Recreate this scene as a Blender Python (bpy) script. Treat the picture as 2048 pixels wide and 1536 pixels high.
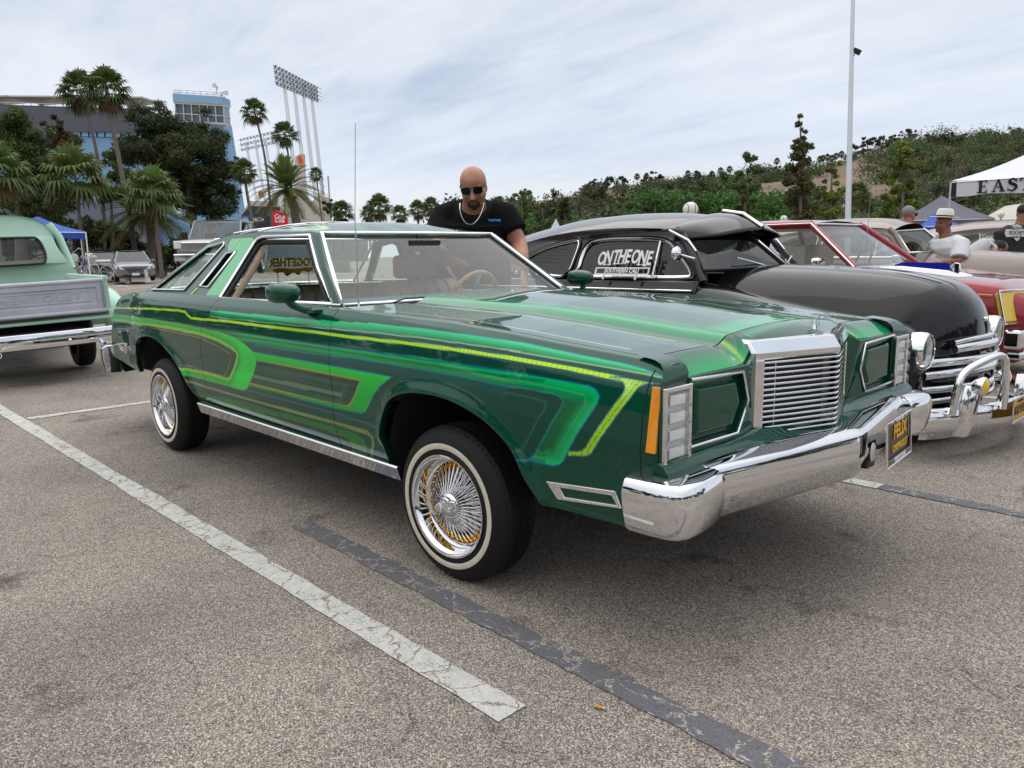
import bpy, bmesh, math, random
import numpy as np
from mathutils import Vector, Matrix, Euler
from mathutils.geometry import tessellate_polygon
random.seed(7); np.random.seed(7)
for o in list(bpy.data.objects): bpy.data.objects.remove(o)
S = bpy.context.scene
C = S.collection
R = math.radians
# ------------------------------------------------------------------ camera (lot plane is z=0; the lot itself slopes, UP is the plumb line)
UP = Vector((-0.0012, -0.0716, 0.9974)).normalized()
CAMP = Vector((2.1833, -2.6858, 1.2388))
CYAW, CPIT, CROL, FPX = 2.38214647, 0.16996133, -0.01665811, 1539.19
def cam_axes():
    f = Vector((math.cos(CYAW)*math.cos(CPIT), math.sin(CYAW)*math.cos(CPIT), -math.sin(CPIT)))
    r = Vector((math.sin(CYAW), -math.cos(CYAW), 0)); u = r.cross(f)
    c, s = math.cos(CROL), math.sin(CROL)
    return c*r+s*u, -s*r+c*u, f
CR, CU, CF = cam_axes()
cd = bpy.data.cameras.new('camera'); cam = bpy.data.objects.new('camera', cd); C.objects.link(cam)
m = Matrix((CR, CU, -CF)).transposed().to_4x4(); m.translation = CAMP; cam.matrix_world = m
cd.sensor_width = 36; cd.lens = 36*FPX/2048; cd.clip_start = .05; cd.clip_end = 5000
S.camera = cam
def ray(px, py): return CF + CR*((px-1024)/FPX) - CU*((py-768)/FPX)
def at_depth(px, py, d): return CAMP + ray(px, py)*d            # world point at a given distance along the view
def on_ground(px, py, z=0.0):
    k = ray(px, py); return CAMP + k*((z-CAMP.z)/k.z)
# ------------------------------------------------------------------ sky, sun, exposure
SUN_EL, SUN_AZ = R(64), R(146)          # direction towards the sun, azimuth in the xy plane
sun_dir = Vector((math.cos(SUN_EL)*math.cos(SUN_AZ), math.cos(SUN_EL)*math.sin(SUN_AZ), math.sin(SUN_EL)))
w = bpy.data.worlds.new('World'); S.world = w; w.use_nodes = True
nt = w.node_tree; N = nt.nodes; L = nt.links
for n in list(N): N.remove(n)
out = N.new('ShaderNodeOutputWorld'); bg = N.new('ShaderNodeBackground'); bg.inputs[1].default_value = .1
sky = N.new('ShaderNodeTexSky'); sky.sky_type = 'NISHITA'; sky.sun_disc = False
sky.sun_elevation = SUN_EL; sky.sun_rotation = math.pi/2 - SUN_AZ
tc = N.new('ShaderNodeTexCoord'); sep = N.new('ShaderNodeSeparateXYZ'); L.new(tc.outputs['Generated'], sep.inputs[0])
plumb = N.new('ShaderNodeVectorMath'); plumb.operation = 'DOT_PRODUCT'; plumb.inputs[1].default_value = UP; L.new(tc.outputs['Generated'], plumb.inputs[0]); ELEV = plumb.outputs['Value']
# project the view direction on a high cloud sheet so that clouds flatten towards the horizon
zmax = N.new('ShaderNodeMath'); zmax.operation = 'MAXIMUM'; zmax.inputs[1].default_value = .0; L.new(ELEV, zmax.inputs[0])
zadd = N.new('ShaderNodeMath'); zadd.operation = 'ADD'; zadd.inputs[1].default_value = .16; L.new(zmax.outputs[0], zadd.inputs[0])
dv = []
for i in (0, 1):
    d_ = N.new('ShaderNodeMath'); d_.operation = 'DIVIDE'; L.new(sep.outputs[i], d_.inputs[0]); L.new(zadd.outputs[0], d_.inputs[1]); dv.append(d_)
cmb = N.new('ShaderNodeCombineXYZ'); L.new(dv[0].outputs[0], cmb.inputs[0]); L.new(dv[1].outputs[0], cmb.inputs[1])
mp = N.new('ShaderNodeMapping'); mp.inputs['Rotation'].default_value = (0, 0, R(35)); mp.inputs['Scale'].default_value = (.55, 1.25, 1); mp.inputs['Location'].default_value = (1.3, .4, 0)
L.new(cmb.outputs[0], mp.inputs[0])
n1 = N.new('ShaderNodeTexNoise'); n1.inputs['Scale'].default_value = .9; n1.inputs['Detail'].default_value = 6; n1.inputs['Roughness'].default_value = .5; n1.inputs['Distortion'].default_value = .35
L.new(mp.outputs[0], n1.inputs['Vector'])
n2 = N.new('ShaderNodeTexNoise'); n2.inputs['Scale'].default_value = 3.4; n2.inputs['Detail'].default_value = 7; n2.inputs['Roughness'].default_value = .58; n2.inputs['Distortion'].default_value = .5; L.new(mp.outputs[0], n2.inputs['Vector'])
nm = N.new('ShaderNodeMixRGB'); nm.inputs[0].default_value = .30; L.new(n1.outputs[0], nm.inputs[1]); L.new(n2.outputs[0], nm.inputs[2])
cr = N.new('ShaderNodeValToRGB'); L.new(nm.outputs[0], cr.inputs[0])
e = cr.color_ramp.elements
e[0].position = .33; e[0].color = (.60, .68, .80, 1)
e[1].position = .66; e[1].color = (1.14, 1.11, 1.07, 1)
x_ = cr.color_ramp.elements.new(.50); x_.color = (.93, .95, .99, 1)
# the sheet thins low down: bluer and darker towards the horizon, then a pale rim
hr = N.new('ShaderNodeValToRGB'); L.new(ELEV, hr.inputs[0])
h = hr.color_ramp.elements; h[0].position = .0; h[0].color = (7.6, 7.8, 8.1, 1); h[1].position = 1.0; h[1].color = (15.0, 14.8, 14.5, 1)
x_ = hr.color_ramp.elements.new(.42); x_.color = (8.9, 8.85, 8.8, 1)
x_ = hr.color_ramp.elements.new(.07); x_.color = (6.7, 7.3, 8.3, 1)
x_ = hr.color_ramp.elements.new(.20); x_.color = (7.3, 7.6, 8.1, 1)
mx = N.new('ShaderNodeMixRGB'); mx.blend_type = 'MULTIPLY'; fd = N.new('ShaderNodeMapRange'); fd.inputs['From Min'].default_value = -.02; fd.inputs['From Max'].default_value = .16; fd.inputs['To Min'].default_value = .12; L.new(ELEV, fd.inputs['Value']); L.new(fd.outputs[0], mx.inputs[0]); L.new(hr.outputs[0], mx.inputs[1]); L.new(cr.outputs[0], mx.inputs[2])
mx2 = N.new('ShaderNodeMixRGB'); mx2.inputs[0].default_value = .93; L.new(sky.outputs[0], mx2.inputs[1]); L.new(mx.outputs[0], mx2.inputs[2])
L.new(mx2.outputs[0], bg.inputs[0]); L.new(bg.outputs[0], out.inputs[0])
sd = bpy.data.lights.new('sun', 'SUN'); sd.energy = .8; sd.angle = R(70); sd.color = (1, .96, .9)
so = bpy.data.objects.new('sun', sd); C.objects.link(so)
so.rotation_euler = (-sun_dir).to_track_quat('-Z', 'Y').to_euler()
S.view_settings.view_transform = 'Standard'; S.view_settings.look = 'None'; S.view_settings.exposure = .2; S.view_settings.gamma = 1
S.view_settings.use_curve_mapping = False
S.render.engine = 'CYCLES'
S.cycles.max_bounces = 8; S.cycles.transparent_max_bounces = 24; S.cycles.use_denoising = True
S.cycles.caustics_reflective = False; S.cycles.caustics_refractive = False; S.cycles.sample_clamp_indirect = 4

# ------------------------------------------------------------------ materials
MAT = {}
def lin(c): return tuple((v/12.92 if v <= .04045 else ((v+.055)/1.055)**2.4) for v in (x/255 for x in c))
def mat(name, rgb=(.5, .5, .5), rough=.5, metal=0., coat=0., coat_r=.03, spec=.5, var=0., vs=8., bump=0., bs=40., rgb2=None, attr=None, emis=None, sub=0., tr=0., alpha=None, sheen=0., ior=None):
    if name in MAT: return MAT[name]
    M = bpy.data.materials.new(name); M.use_nodes = True
    nt = M.node_tree; b = nt.nodes['Principled BSDF']; I = b.inputs
    I['Base Color'].default_value = (*rgb, 1); I['Roughness'].default_value = rough; I['Metallic'].default_value = metal
    I['Coat Weight'].default_value = coat; I['Coat IOR'].default_value = 1.42; I['Coat Roughness'].default_value = coat_r; I['Specular IOR Level'].default_value = spec
    if ior: I['IOR'].default_value = ior
    if sheen: I['Sheen Weight'].default_value = sheen
    if sub: I['Subsurface Weight'].default_value = sub; I['Subsurface Radius'].default_value = (.02, .008, .004)
    if tr: I['Transmission Weight'].default_value = tr
    if emis: I['Emission Color'].default_value = (*emis[0], 1); I['Emission Strength'].default_value = emis[1]
    src = None
    if attr:
        a = nt.nodes.new('ShaderNodeVertexColor'); a.layer_name = attr; src = a.outputs[0]
        nt.links.new(src, I['Base Color'])
    if var or rgb2 or bump:
        t = nt.nodes.new('ShaderNodeTexCoord')
    if var or rgb2:
        n = nt.nodes.new('ShaderNodeTexNoise'); n.inputs['Scale'].default_value = vs; n.inputs['Detail'].default_value = 6; n.inputs['Roughness'].default_value = .6
        nt.links.new(t.outputs['Object'], n.inputs['Vector'])
        cr = nt.nodes.new('ShaderNodeValToRGB'); nt.links.new(n.outputs[0], cr.inputs[0])
        c1 = rgb; c2 = rgb2 if rgb2 else tuple(v*(1-var) for v in rgb)
        if not rgb2: c1 = tuple(min(1, v*(1+var*.6)) for v in rgb)
        cr.color_ramp.elements[0].position = .35; cr.color_ramp.elements[0].color = (*c2, 1)
        cr.color_ramp.elements[1].position = .65; cr.color_ramp.elements[1].color = (*c1, 1)
        nt.links.new(cr.outputs[0], I['Base Color'])
    if bump:
        n = nt.nodes.new('ShaderNodeTexNoise'); n.inputs['Scale'].default_value = bs; n.inputs['Detail'].default_value = 5
        nt.links.new(t.outputs['Object'], n.inputs['Vector'])
        bp = nt.nodes.new('ShaderNodeBump'); bp.inputs['Strength'].default_value = bump; bp.inputs['Distance'].default_value = .02
        nt.links.new(n.outputs[0], bp.inputs['Height']); nt.links.new(bp.outputs[0], I['Normal'])
    MAT[name] = M
    return M
def glass(name, tint=(.8, .88, .86), refl=1.0, rough=0.0):
    if name in MAT: return MAT[name]
    M = bpy.data.materials.new(name); M.use_nodes = True; nt = M.node_tree
    nt.nodes.remove(nt.nodes['Principled BSDF'])
    o = nt.nodes['Material Output']; t = nt.nodes.new('ShaderNodeBsdfTransparent'); t.inputs[0].default_value = (*tint, 1)
    g = nt.nodes.new('ShaderNodeBsdfGlossy'); g.inputs['Roughness'].default_value = rough; g.inputs[0].default_value = (refl, refl, refl, 1)
    f = nt.nodes.new('ShaderNodeFresnel'); g_ = nt.nodes.new('ShaderNodeNewGeometry'); mr = nt.nodes.new('ShaderNodeMapRange'); mr.inputs['To Min'].default_value = 1.55; mr.inputs['To Max'].default_value = 1/1.55; nt.links.new(g_.outputs['Backfacing'], mr.inputs['Value']); nt.links.new(mr.outputs[0], f.inputs[0])   # same reflectance from both sides of a pane
    mx = nt.nodes.new('ShaderNodeMixShader'); nt.links.new(f.outputs[0], mx.inputs[0]); nt.links.new(t.outputs[0], mx.inputs[1]); nt.links.new(g.outputs[0], mx.inputs[2])
    nt.links.new(mx.outputs[0], o.inputs[0]); MAT[name] = M
    return M
CHROME = mat('chrome', (.82, .83, .85), .045, 1.0, bump=.012, bs=9.)
CHROME_R = mat('chrome_worn', (.72, .72, .73), .13, 1.0)
GOLD = mat('gold_nipples', (.85, .45, .06), .18, 1.0)
BLACKRUB = mat('black_rubber', (.018, .018, .019), .62, bump=.05, bs=120)
TYRE = mat('tyre_rubber', (.007, .007, .0075), .6, spec=.3, bump=.06, bs=160)
DARK = mat('underbody_black', (.008, .008, .008), .8)
BLACKP = mat('black_plastic', (.012, .012, .013), .4)
GLASS = glass('clear_glass', (.80, .88, .85))
GLASS_D = glass('dark_tinted_glass', (.16, .17, .18))
TAN = mat('tan_vinyl', (.36, .28, .2), .55, var=.12, vs=20)
CREAM = mat('cream_vinyl', (.55, .52, .43), .5, var=.06, vs=10)
LENS = mat('clear_lens', (.75, .76, .75), .12, 0, coat=1)
WHITE = mat('white_paint', (.8, .8, .79), .45)
GREYMETAL = mat('grey_metal', (.34, .37, .40), .45, .6)
ALU = mat('aluminium_pole', (.62, .64, .66), .38, .8)

# ------------------------------------------------------------------ mesh helpers
class MB:
    def __init__(s): s.v = []; s.f = []; s.m = []; s.c = None
    def add(s, V, F, mi=0):
        k = len(s.v); s.v.extend([tuple(p) for p in V]); s.f.extend([tuple(i+k for i in f) for f in F]); s.m.extend([mi]*len(F)); return s
    def box(s, c, d, rot=None, mi=0):
        h = [(x*d[0]/2, y*d[1]/2, z*d[2]/2) for x in (-1, 1) for y in (-1, 1) for z in (-1, 1)]
        if rot is not None:
            E_ = rot if isinstance(rot, Matrix) else Euler(rot).to_matrix(); h = [tuple(E_ @ Vector(p)) for p in h]
        return s.add([(p[0]+c[0], p[1]+c[1], p[2]+c[2]) for p in h], [(0, 1, 3, 2), (4, 6, 7, 5), (0, 4, 5, 1), (2, 3, 7, 6), (0, 2, 6, 4), (1, 5, 7, 3)], mi)
    def tube(s, path, r, n=8, closed=False, cap=True, mi=0, flat=1.0):
        P = [Vector(p) for p in path]; m_ = len(P); rr = r if hasattr(r, '__len__') else [r]*m_
        V = []; up = None
        for i, p in enumerate(P):
            if closed: t = P[(i+1) % m_]-P[i-1]
            else: t = P[min(i+1, m_-1)]-P[max(i-1, 0)]
            if t.length < 1e-9: t = Vector((0, 0, 1))
            t.normalize()
            if up is None:
                a = Vector((0, 0, 1)) if abs(t.z) < .9 else Vector((1, 0, 0)); up = (a-t*a.dot(t)).normalized()
            else:
                up = up-t*up.dot(t)
                if up.length < 1e-6: up = t.orthogonal()
                up.normalize()
            sd_ = t.cross(up)
            for j in range(n):
                a = 2*math.pi*j/n; V.append(p+(up*math.cos(a)*flat+sd_*math.sin(a))*rr[i])
        F = []
        for i in range(m_ if closed else m_-1):
            for j in range(n):
                a = i*n+j; b = i*n+(j+1) % n; c = ((i+1) % m_)*n+(j+1) % n; d = ((i+1) % m_)*n+j; F.append((a, b, c, d))
        if cap and not closed: F.append(tuple(range(n-1, -1, -1))); F.append(tuple(range((m_-1)*n, m_*n)))
        return s.add(V, F, mi)
    def lathe(s, prof, n=24, M=None, mi=0, closed=False, a0=0., a1=2*math.pi):
        full = abs(a1-a0-2*math.pi) < 1e-6; k = n if full else n+1; V = []
        for r, z in prof:
            for j in range(k):
                a = a0+(a1-a0)*j/n; p = Vector((r*math.cos(a), r*math.sin(a), z)); V.append(M @ p if M else p)
        F = []; q = len(prof)
        for i in range(q if closed else q-1):
            for j in range(n):
                b = (j+1) % k; i2 = (i+1) % q; F.append((i*k+j, i*k+b, i2*k+b, i2*k+j))
        return s.add(V, F, mi)
    def loft(s, secs, close_ring=True, cap=True, mi=0):
        n = len(secs[0]); V = [p for q in secs for p in q]; F = []
        for i in range(len(secs)-1):
            for j in range(n if close_ring else n-1):
                b = (j+1) % n; F.append((i*n+j, i*n+b, (i+1)*n+b, (i+1)*n+j))
        if cap and close_ring: F.append(tuple(range(n-1, -1, -1))); F.append(tuple(range((len(secs)-1)*n, len(secs)*n)))
        return s.add(V, F, mi)
    def poly(s, outer, holes=(), f3=None, thick=None, mi=0):
        """flat polygon with holes; f3 maps (a,b)->3d; thick = offset vector for a back face and rims"""
        loops = [list(outer)]+[list(h_) for h_ in holes]; flat = [p for l in loops for p in l]
        T = tessellate_polygon([[Vector((p[0], p[1], 0)) for p in l] for l in loops])
        V = [Vector(f3(*p)) for p in flat]; F = [tuple(t) for t in T]
        if thick is None: return s.add(V, F, mi)
        t = Vector(thick); n = len(V); V2 = V+[p+t for p in V]; F2 = F+[tuple(i+n for i in reversed(f)) for f in F]; k = 0
        for l in loops:
            q = len(l)
            for i in range(q): a = k+i; b = k+(i+1) % q; F2.append((a, b, b+n, a+n))
            k += q
        return s.add(V2, F2, mi)
    def build(s, name, mats, parent=None, smooth=None, bevel=0., seg=2, sub=0, loc=None, col=None, solid=0.):
        me = bpy.data.meshes.new(name); me.from_pydata(s.v, [], s.f); 
        ms = mats if isinstance(mats, (list, tuple)) else [mats]
        for q in ms: me.materials.append(q)
        if len(ms) > 1: me.polygons.foreach_set('material_index', s.m)
        bm = bmesh.new(); bm.from_mesh(me); bmesh.ops.recalc_face_normals(bm, faces=bm.faces); bm.to_mesh(me); bm.free()
        if smooth is not None:
            me.polygons.foreach_set('use_smooth', [True]*len(me.polygons))
            if smooth < 179: me.set_sharp_from_angle(angle=R(smooth))
        if col is not None:
            a = me.color_attributes.new('Col', 'FLOAT_COLOR', 'POINT'); a.data.foreach_set('color', np.asarray(col, np.float32).ravel())
        o = bpy.data.objects.new(name, me); C.objects.link(o)
        if parent is not None: o.parent = parent
        if loc is not None: o.location = loc
        if solid: k = o.modifiers.new('solid', 'SOLIDIFY'); k.thickness = solid; k.offset = -1
        if sub: k = o.modifiers.new('sub', 'SUBSURF'); k.levels = sub; k.render_levels = sub
        if bevel: k = o.modifiers.new('bevel', 'BEVEL'); k.width = bevel; k.segments = seg; k.limit_method = 'ANGLE'; k.angle_limit = R(35)
        return o
def gridmesh(name, P, mat_, parent=None, col=None, smooth=40, flip=False, mask=None):
    """P: (nu,nv,3) numpy grid"""
    nu, nv = P.shape[:2]; idx = np.arange(nu*nv).reshape(nu, nv)
    q = np.stack([idx[:-1, :-1], idx[1:, :-1], idx[1:, 1:], idx[:-1, 1:]], -1)
    if mask is not None: q = q[mask]
    q = q.reshape(-1, 4)
    if flip: q = q[:, ::-1]
    me = bpy.data.meshes.new(name); me.vertices.add(nu*nv); me.vertices.foreach_set('co', P.astype(np.float32).ravel())
    me.loops.add(q.size); me.loops.foreach_set('vertex_index', q.astype(np.int32).ravel())
    me.polygons.add(len(q)); me.polygons.foreach_set('loop_start', np.arange(0, q.size, 4, dtype=np.int32))
    me.polygons.foreach_set('loop_total', np.full(len(q), 4, np.int32)); me.update(calc_edges=True)
    me.polygons.foreach_set('use_smooth', [True]*len(q))
    if smooth < 179: me.set_sharp_from_angle(angle=R(smooth))
    if col is not None:
        a = me.color_attributes.new('Col', 'FLOAT_COLOR', 'POINT'); c4 = np.ones((nu*nv, 4), np.float32); c4[:, :3] = np.asarray(col).reshape(-1, 3); a.data.foreach_set('color', c4.ravel())
    me.materials.append(mat_)
    o = bpy.data.objects.new(name, me); C.objects.link(o)
    if parent is not None: o.parent = parent
    return o
def thing(name, label, cat, loc=(0, 0, 0), rot=(0, 0, 0), group=None, up=False):
    o = bpy.data.objects.new(name, None); C.objects.link(o); o.empty_display_size = .2
    o.location = loc; o['label'] = label; o['category'] = cat
    if up: o.rotation_euler = (UP.to_track_quat('Z', 'Y').to_matrix() @ Euler(rot).to_matrix()).to_euler() if False else (Vector((0, 0, 1)).rotation_difference(UP).to_matrix() @ Euler(rot).to_matrix()).to_euler()
    else: o.rotation_euler = rot
    if group: o['group'] = group
    return o
def tag(o, label, cat, group=None, kind=None):
    o['label'] = label; o['category'] = cat
    if group: o['group'] = group
    if kind: o['kind'] = kind
    return o
def copy_tree(o, parent=None):
    c = o.copy(); C.objects.link(c); c.parent = parent
    for ch in list(o.children): copy_tree(ch, c)
    return c
def text(name, s, size, mat_, parent=None, M=None, ext=.002, sx=1., bold=0., shear=0., spacing=1., align='CENTER'):
    cu = bpy.data.curves.new(name, 'FONT'); cu.body = s; cu.size = size; cu.extrude = ext; cu.align_x = align; cu.align_y = 'CENTER'; cu.offset = bold; cu.shear = shear; cu.space_character = spacing
    cu.resolution_u = 3; cu.materials.append(mat_)
    tmp = bpy.data.objects.new(name, cu); C.objects.link(tmp)
    me = bpy.data.meshes.new_from_object(tmp.evaluated_get(bpy.context.evaluated_depsgraph_get())); bpy.data.objects.remove(tmp); bpy.data.curves.remove(cu); me.name = name
    if not me.materials: me.materials.append(mat_)
    o = bpy.data.objects.new(name, me); C.objects.link(o)
    if parent is not None: o.parent = parent
    if M is not None: o.matrix_local = M @ Matrix.Diagonal((sx, 1, 1, 1))
    return o
def frame(o, xa, ya):
    """matrix with origin o, local x along xa, local y along ya"""
    x = Vector(xa).normalized(); y = Vector(ya); y = (y-x*y.dot(x)).normalized(); z = x.cross(y)
    m_ = Matrix((x, y, z)).transposed().to_4x4(); m_.translation = Vector(o); return m_
def in_poly(X, Z, poly):
    r = np.zeros(X.shape, bool); n = len(poly); j = n-1
    for i in range(n):
        xi, zi = poly[i]; xj, zj = poly[j]
        c_ = ((zi > Z) != (zj > Z)) & (X < (xj-xi)*(Z-zi)/(zj-zi+1e-12)+xi); r ^= c_; j = i
    return r
def d_line(X, Z, pl, closed=False):
    d = np.full(X.shape, 9.); q = list(pl)+([pl[0]] if closed else [])
    for (x0, z0), (x1, z1) in zip(q[:-1], q[1:]):
        dx, dz = x1-x0, z1-z0; t = np.clip(((X-x0)*dx+(Z-z0)*dz)/(dx*dx+dz*dz+1e-12), 0, 1)
        d = np.minimum(d, np.hypot(X-x0-t*dx, Z-z0-t*dz))
    return d
def sstep(a, b, x):
    t = np.clip((x-a)/(b-a), 0, 1); return t*t*(3-2*t)
def spline(pts, n=8, closed=False):
    P = [np.array(p, float) for p in pts]; m_ = len(P); o_ = []
    for i in range(m_ if closed else m_-1):
        if closed: p0, p1, p2, p3 = P[i-1], P[i], P[(i+1) % m_], P[(i+2) % m_]
        else: p0, p1, p2, p3 = P[max(i-1, 0)], P[i], P[i+1], P[min(i+2, m_-1)]
        for k in range(n):
            t = k/n; o_.append(tuple(.5*((2*p1)+(-p0+p2)*t+(2*p0-5*p1+4*p2-p3)*t*t+(-p0+3*p1-3*p2+p3)*t**3)))
    if not closed: o_.append(tuple(P[-1]))
    return o_
# ================================================================== GROUND
def asphalt(name, paint=None, cover=.5, wear_scale=9., fleck=None):
    M = bpy.data.materials.new(name); M.use_nodes = True; nt = M.node_tree; b = nt.nodes['Principled BSDF']; N = nt.nodes; L = nt.links
    g = N.new('ShaderNodeNewGeometry'); pos = g.outputs['Position']
    def noise(sc, det=4, ro=.55, vec=None):
        n = N.new('ShaderNodeTexNoise'); n.inputs['Scale'].default_value = sc; n.inputs['Detail'].default_value = det; n.inputs['Roughness'].default_value = ro; L.new(vec or pos, n.inputs['Vector']); return n
    def ramp(src, els):
        r = N.new('ShaderNodeValToRGB'); L.new(src, r.inputs[0]); E_ = r.color_ramp.elements
        E_[0].position, E_[0].color = els[0][0], (*els[0][1], 1); E_[1].position, E_[1].color = els[-1][0], (*els[-1][1], 1)
        for p, c in els[1:-1]: q = E_.new(p); q.color = (*c, 1)
        return r
    def mixc(fac, a, b_, mode='MIX'):
        m_ = N.new('ShaderNodeMixRGB'); m_.blend_type = mode
        for k, v in ((0, fac), (1, a), (2, b_)):
            if isinstance(v, (int, float)): m_.inputs[k].default_value = v
            elif isinstance(v, tuple): m_.inputs[k].default_value = (*v, 1)
            else: L.new(v, m_.inputs[k])
        return m_.outputs[0]
    # stones
    v1 = N.new('ShaderNodeTexVoronoi'); v1.inputs['Scale'].default_value = 270; L.new(pos, v1.inputs['Vector'])
    sp = N.new('ShaderNodeSeparateColor'); L.new(v1.outputs['Color'], sp.inputs[0])
    st = ramp(sp.outputs[0], [(0., (.030, .028, .027)), (.20, (.07, .065, .061)), (.45, (.205, .19, .175)), (.7, (.335, .31, .285)), (.88, (.52, .485, .44)), (1., (.80, .77, .72))])
    v2 = N.new('ShaderNodeTexVoronoi'); v2.inputs['Scale'].default_value = 520; L.new(pos, v2.inputs['Vector'])
    sp2 = N.new('ShaderNodeSeparateColor'); L.new(v2.outputs['Color'], sp2.inputs[0])
    st2 = ramp(sp2.outputs[1], [(0., (.045, .041, .039)), (.5, (.22, .195, .175)), (1., (.48, .44, .40))])
    fine = mixc(.35, st.outputs[0], st2.outputs[0])
    big = noise(.55, 5, .6); bigr = ramp(big.outputs[0], [(.3, (.78, .75, .72)), (.5, (1.16, 1.10, 1.04)), (.72, (1.42, 1.36, 1.28))])
    col = mixc(1., fine, bigr.outputs[0], 'MULTIPLY')
    # oil drips and dirt blotches
    ob = noise(2.6, 4, .6); obr = ramp(ob.outputs[0], [(.60, (1, 1, 1)), (.74, (.42, .40, .38))]); col = mixc(1., col, obr.outputs[0], 'MULTIPLY')
    # faint raveled seams: thin stretched dark lines
    mpg = N.new('ShaderNodeMapping'); mpg.inputs['Scale'].default_value = (.7, 2.2, 1); mpg.inputs['Rotation'].default_value = (0, 0, R(62)); L.new(pos, mpg.inputs[0])
    dn = noise(3., 3); 
    va = N.new('ShaderNodeVectorMath'); va.operation = 'SCALE'; L.new(dn.outputs['Color'], va.inputs[0]); va.inputs['Scale'].default_value = .55
    vb = N.new('ShaderNodeVectorMath'); vb.operation = 'ADD'; L.new(mpg.outputs[0], vb.inputs[0]); L.new(va.outputs[0], vb.inputs[1])
    ve = N.new('ShaderNodeTexVoronoi'); ve.feature = 'DISTANCE_TO_EDGE'; ve.inputs['Scale'].default_value = 1.5; L.new(vb.outputs[0], ve.inputs['Vector'])
    cre = ramp(ve.outputs[0], [(0., (.5, .49, .48)), (.010, (.82, .81, .80)), (.022, (1, 1, 1))]); brk = noise(1.7, 3)
    bm_ = ramp(brk.outputs[0], [(.52, (0, 0, 0)), (.68, (1, 1, 1))]); cre2 = mixc(bm_.outputs[0], (1., 1., 1.), cre.outputs[0]); col = mixc(1., col, cre2, 'MULTIPLY')
    if paint:
        wn = noise(wear_scale, 8, .68); grain = mixc(.42, wn.outputs[0], sp.outputs[0]); wr = ramp(grain, [(cover-.03, (0, 0, 0)), (cover+.04, (1, 1, 1))])
        # crack network across the paint
        dn2 = noise(9., 3); va2 = N.new('ShaderNodeVectorMath'); va2.operation = 'SCALE'; L.new(dn2.outputs['Color'], va2.inputs[0]); va2.inputs['Scale'].default_value = .16
        vb2 = N.new('ShaderNodeVectorMath'); vb2.operation = 'ADD'; L.new(pos, vb2.inputs[0]); L.new(va2.outputs[0], vb2.inputs[1])
        vc = N.new('ShaderNodeTexVoronoi'); vc.feature = 'DISTANCE_TO_EDGE'; vc.inputs['Scale'].default_value = 6.2; L.new(vb2.outputs[0], vc.inputs['Vector'])
        cm = ramp(vc.outputs[0], [(.0, (0, 0, 0)), (.018, (.15, .15, .15)), (.035, (1, 1, 1))])
        msk = mixc(1., wr.outputs[0], cm.outputs[0], 'MULTIPLY')
        pn = noise(30, 4); pc = ramp(pn.outputs[0], [(.3, tuple(v*.78 for v in paint)), (.7, paint)])
        pc2 = mixc(.12, pc.outputs[0], fine)
        if fleck:
            mpf = N.new('ShaderNodeMapping'); mpf.inputs['Scale'].default_value = (14, 46, 1); mpf.inputs['Rotation'].default_value = (0, 0, R(25)); L.new(pos, mpf.inputs[0]); fn = noise(1., 6, .7, mpf.outputs[0]); fr_ = ramp(fn.outputs[0], [(.60, (0, 0, 0)), (.64, (1, 1, 1))]); pc2 = mixc(fr_.outputs[0], pc2, fleck)
        col = mixc(msk, col, pc2)
    L.new(col, b.inputs['Base Color']); b.inputs['Roughness'].default_value = .88; b.inputs['Specular IOR Level'].default_value = .25
    bp = N.new('ShaderNodeBump'); bp.inputs['Strength'].default_value = .75 if not paint else .45; bp.inputs['Distance'].default_value = .004; bp.invert = True
    L.new(v1.outputs['Distance'], bp.inputs['Height']); L.new(bp.outputs[0], b.inputs['Normal'])
    return M
ASPH = asphalt('asphalt_aggregate')
mb = MB(); mb.add([(-260, -260, 0), (260, -260, 0), (260, 330, 0), (-260, 330, 0)], [(0, 1, 2, 3)])
gr = mb.build('ground', ASPH); gr['kind'] = 'structure'; gr['label'] = 'grey brown aggregate asphalt of the parking lot'
def stripe(name, p0, p1, wdt, mat_, label, jit=.0032, z=.004):
    p0, p1 = Vector((*p0, 0)), Vector((*p1, 0)); d = (p1-p0); n = max(2, int(d.length/.05)); t = d.normalized(); s_ = Vector((-t.y, t.x, 0)); mb = MB(); V = []
    rnd = random.Random(len(name)+int(wdt*1000)); ja = jb = 0
    for i in range(n+1):
        ja = ja*.7+rnd.uniform(-jit, jit); jb = jb*.7+rnd.uniform(-jit, jit); p = p0+d*(i/n)
        V += [p+s_*(wdt/2+ja)+Vector((0, 0, z)), p-s_*(wdt/2+jb)+Vector((0, 0, z))]
    mb.add(V, [(2*i, 2*i+1, 2*i+3, 2*i+2) for i in range(n)])
    o = mb.build(name, mat_); o['kind'] = 'structure'; o['label'] = label
    return o
PW = asphalt('worn_white_paint', (.68, .68, .64), .30); PG = asphalt('worn_slate_paint', (.145, .155, .19), .37, 7., (.55, .55, .55))
stripe('parking_line', (-16, -1.52), (.79, -1.383), .10, PW, 'long cracked white parking line left of the green car')
stripe('parking_line', (-4.78, -1.36), (-4.78, 9.5), .10, PW, 'white cross line behind the green car')
stripe('parking_line', (-1.0, -1.04), (2.2, -1.09), .10, PG, 'slate overpainted line under the green car', .007)
stripe('parking_line', (-4.7, 1.355), (.70, 1.355), .10, PW, 'white line between green and black cars')
stripe('parking_line', (.705, 1.355), (3.2, 1.36), .095, PG, 'slate line continuing ahead of the white one', .007)
stripe('parking_line', (-4.6, 4.4), (.74, 4.4), .10, PW, 'white line between black and red cars')
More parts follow.
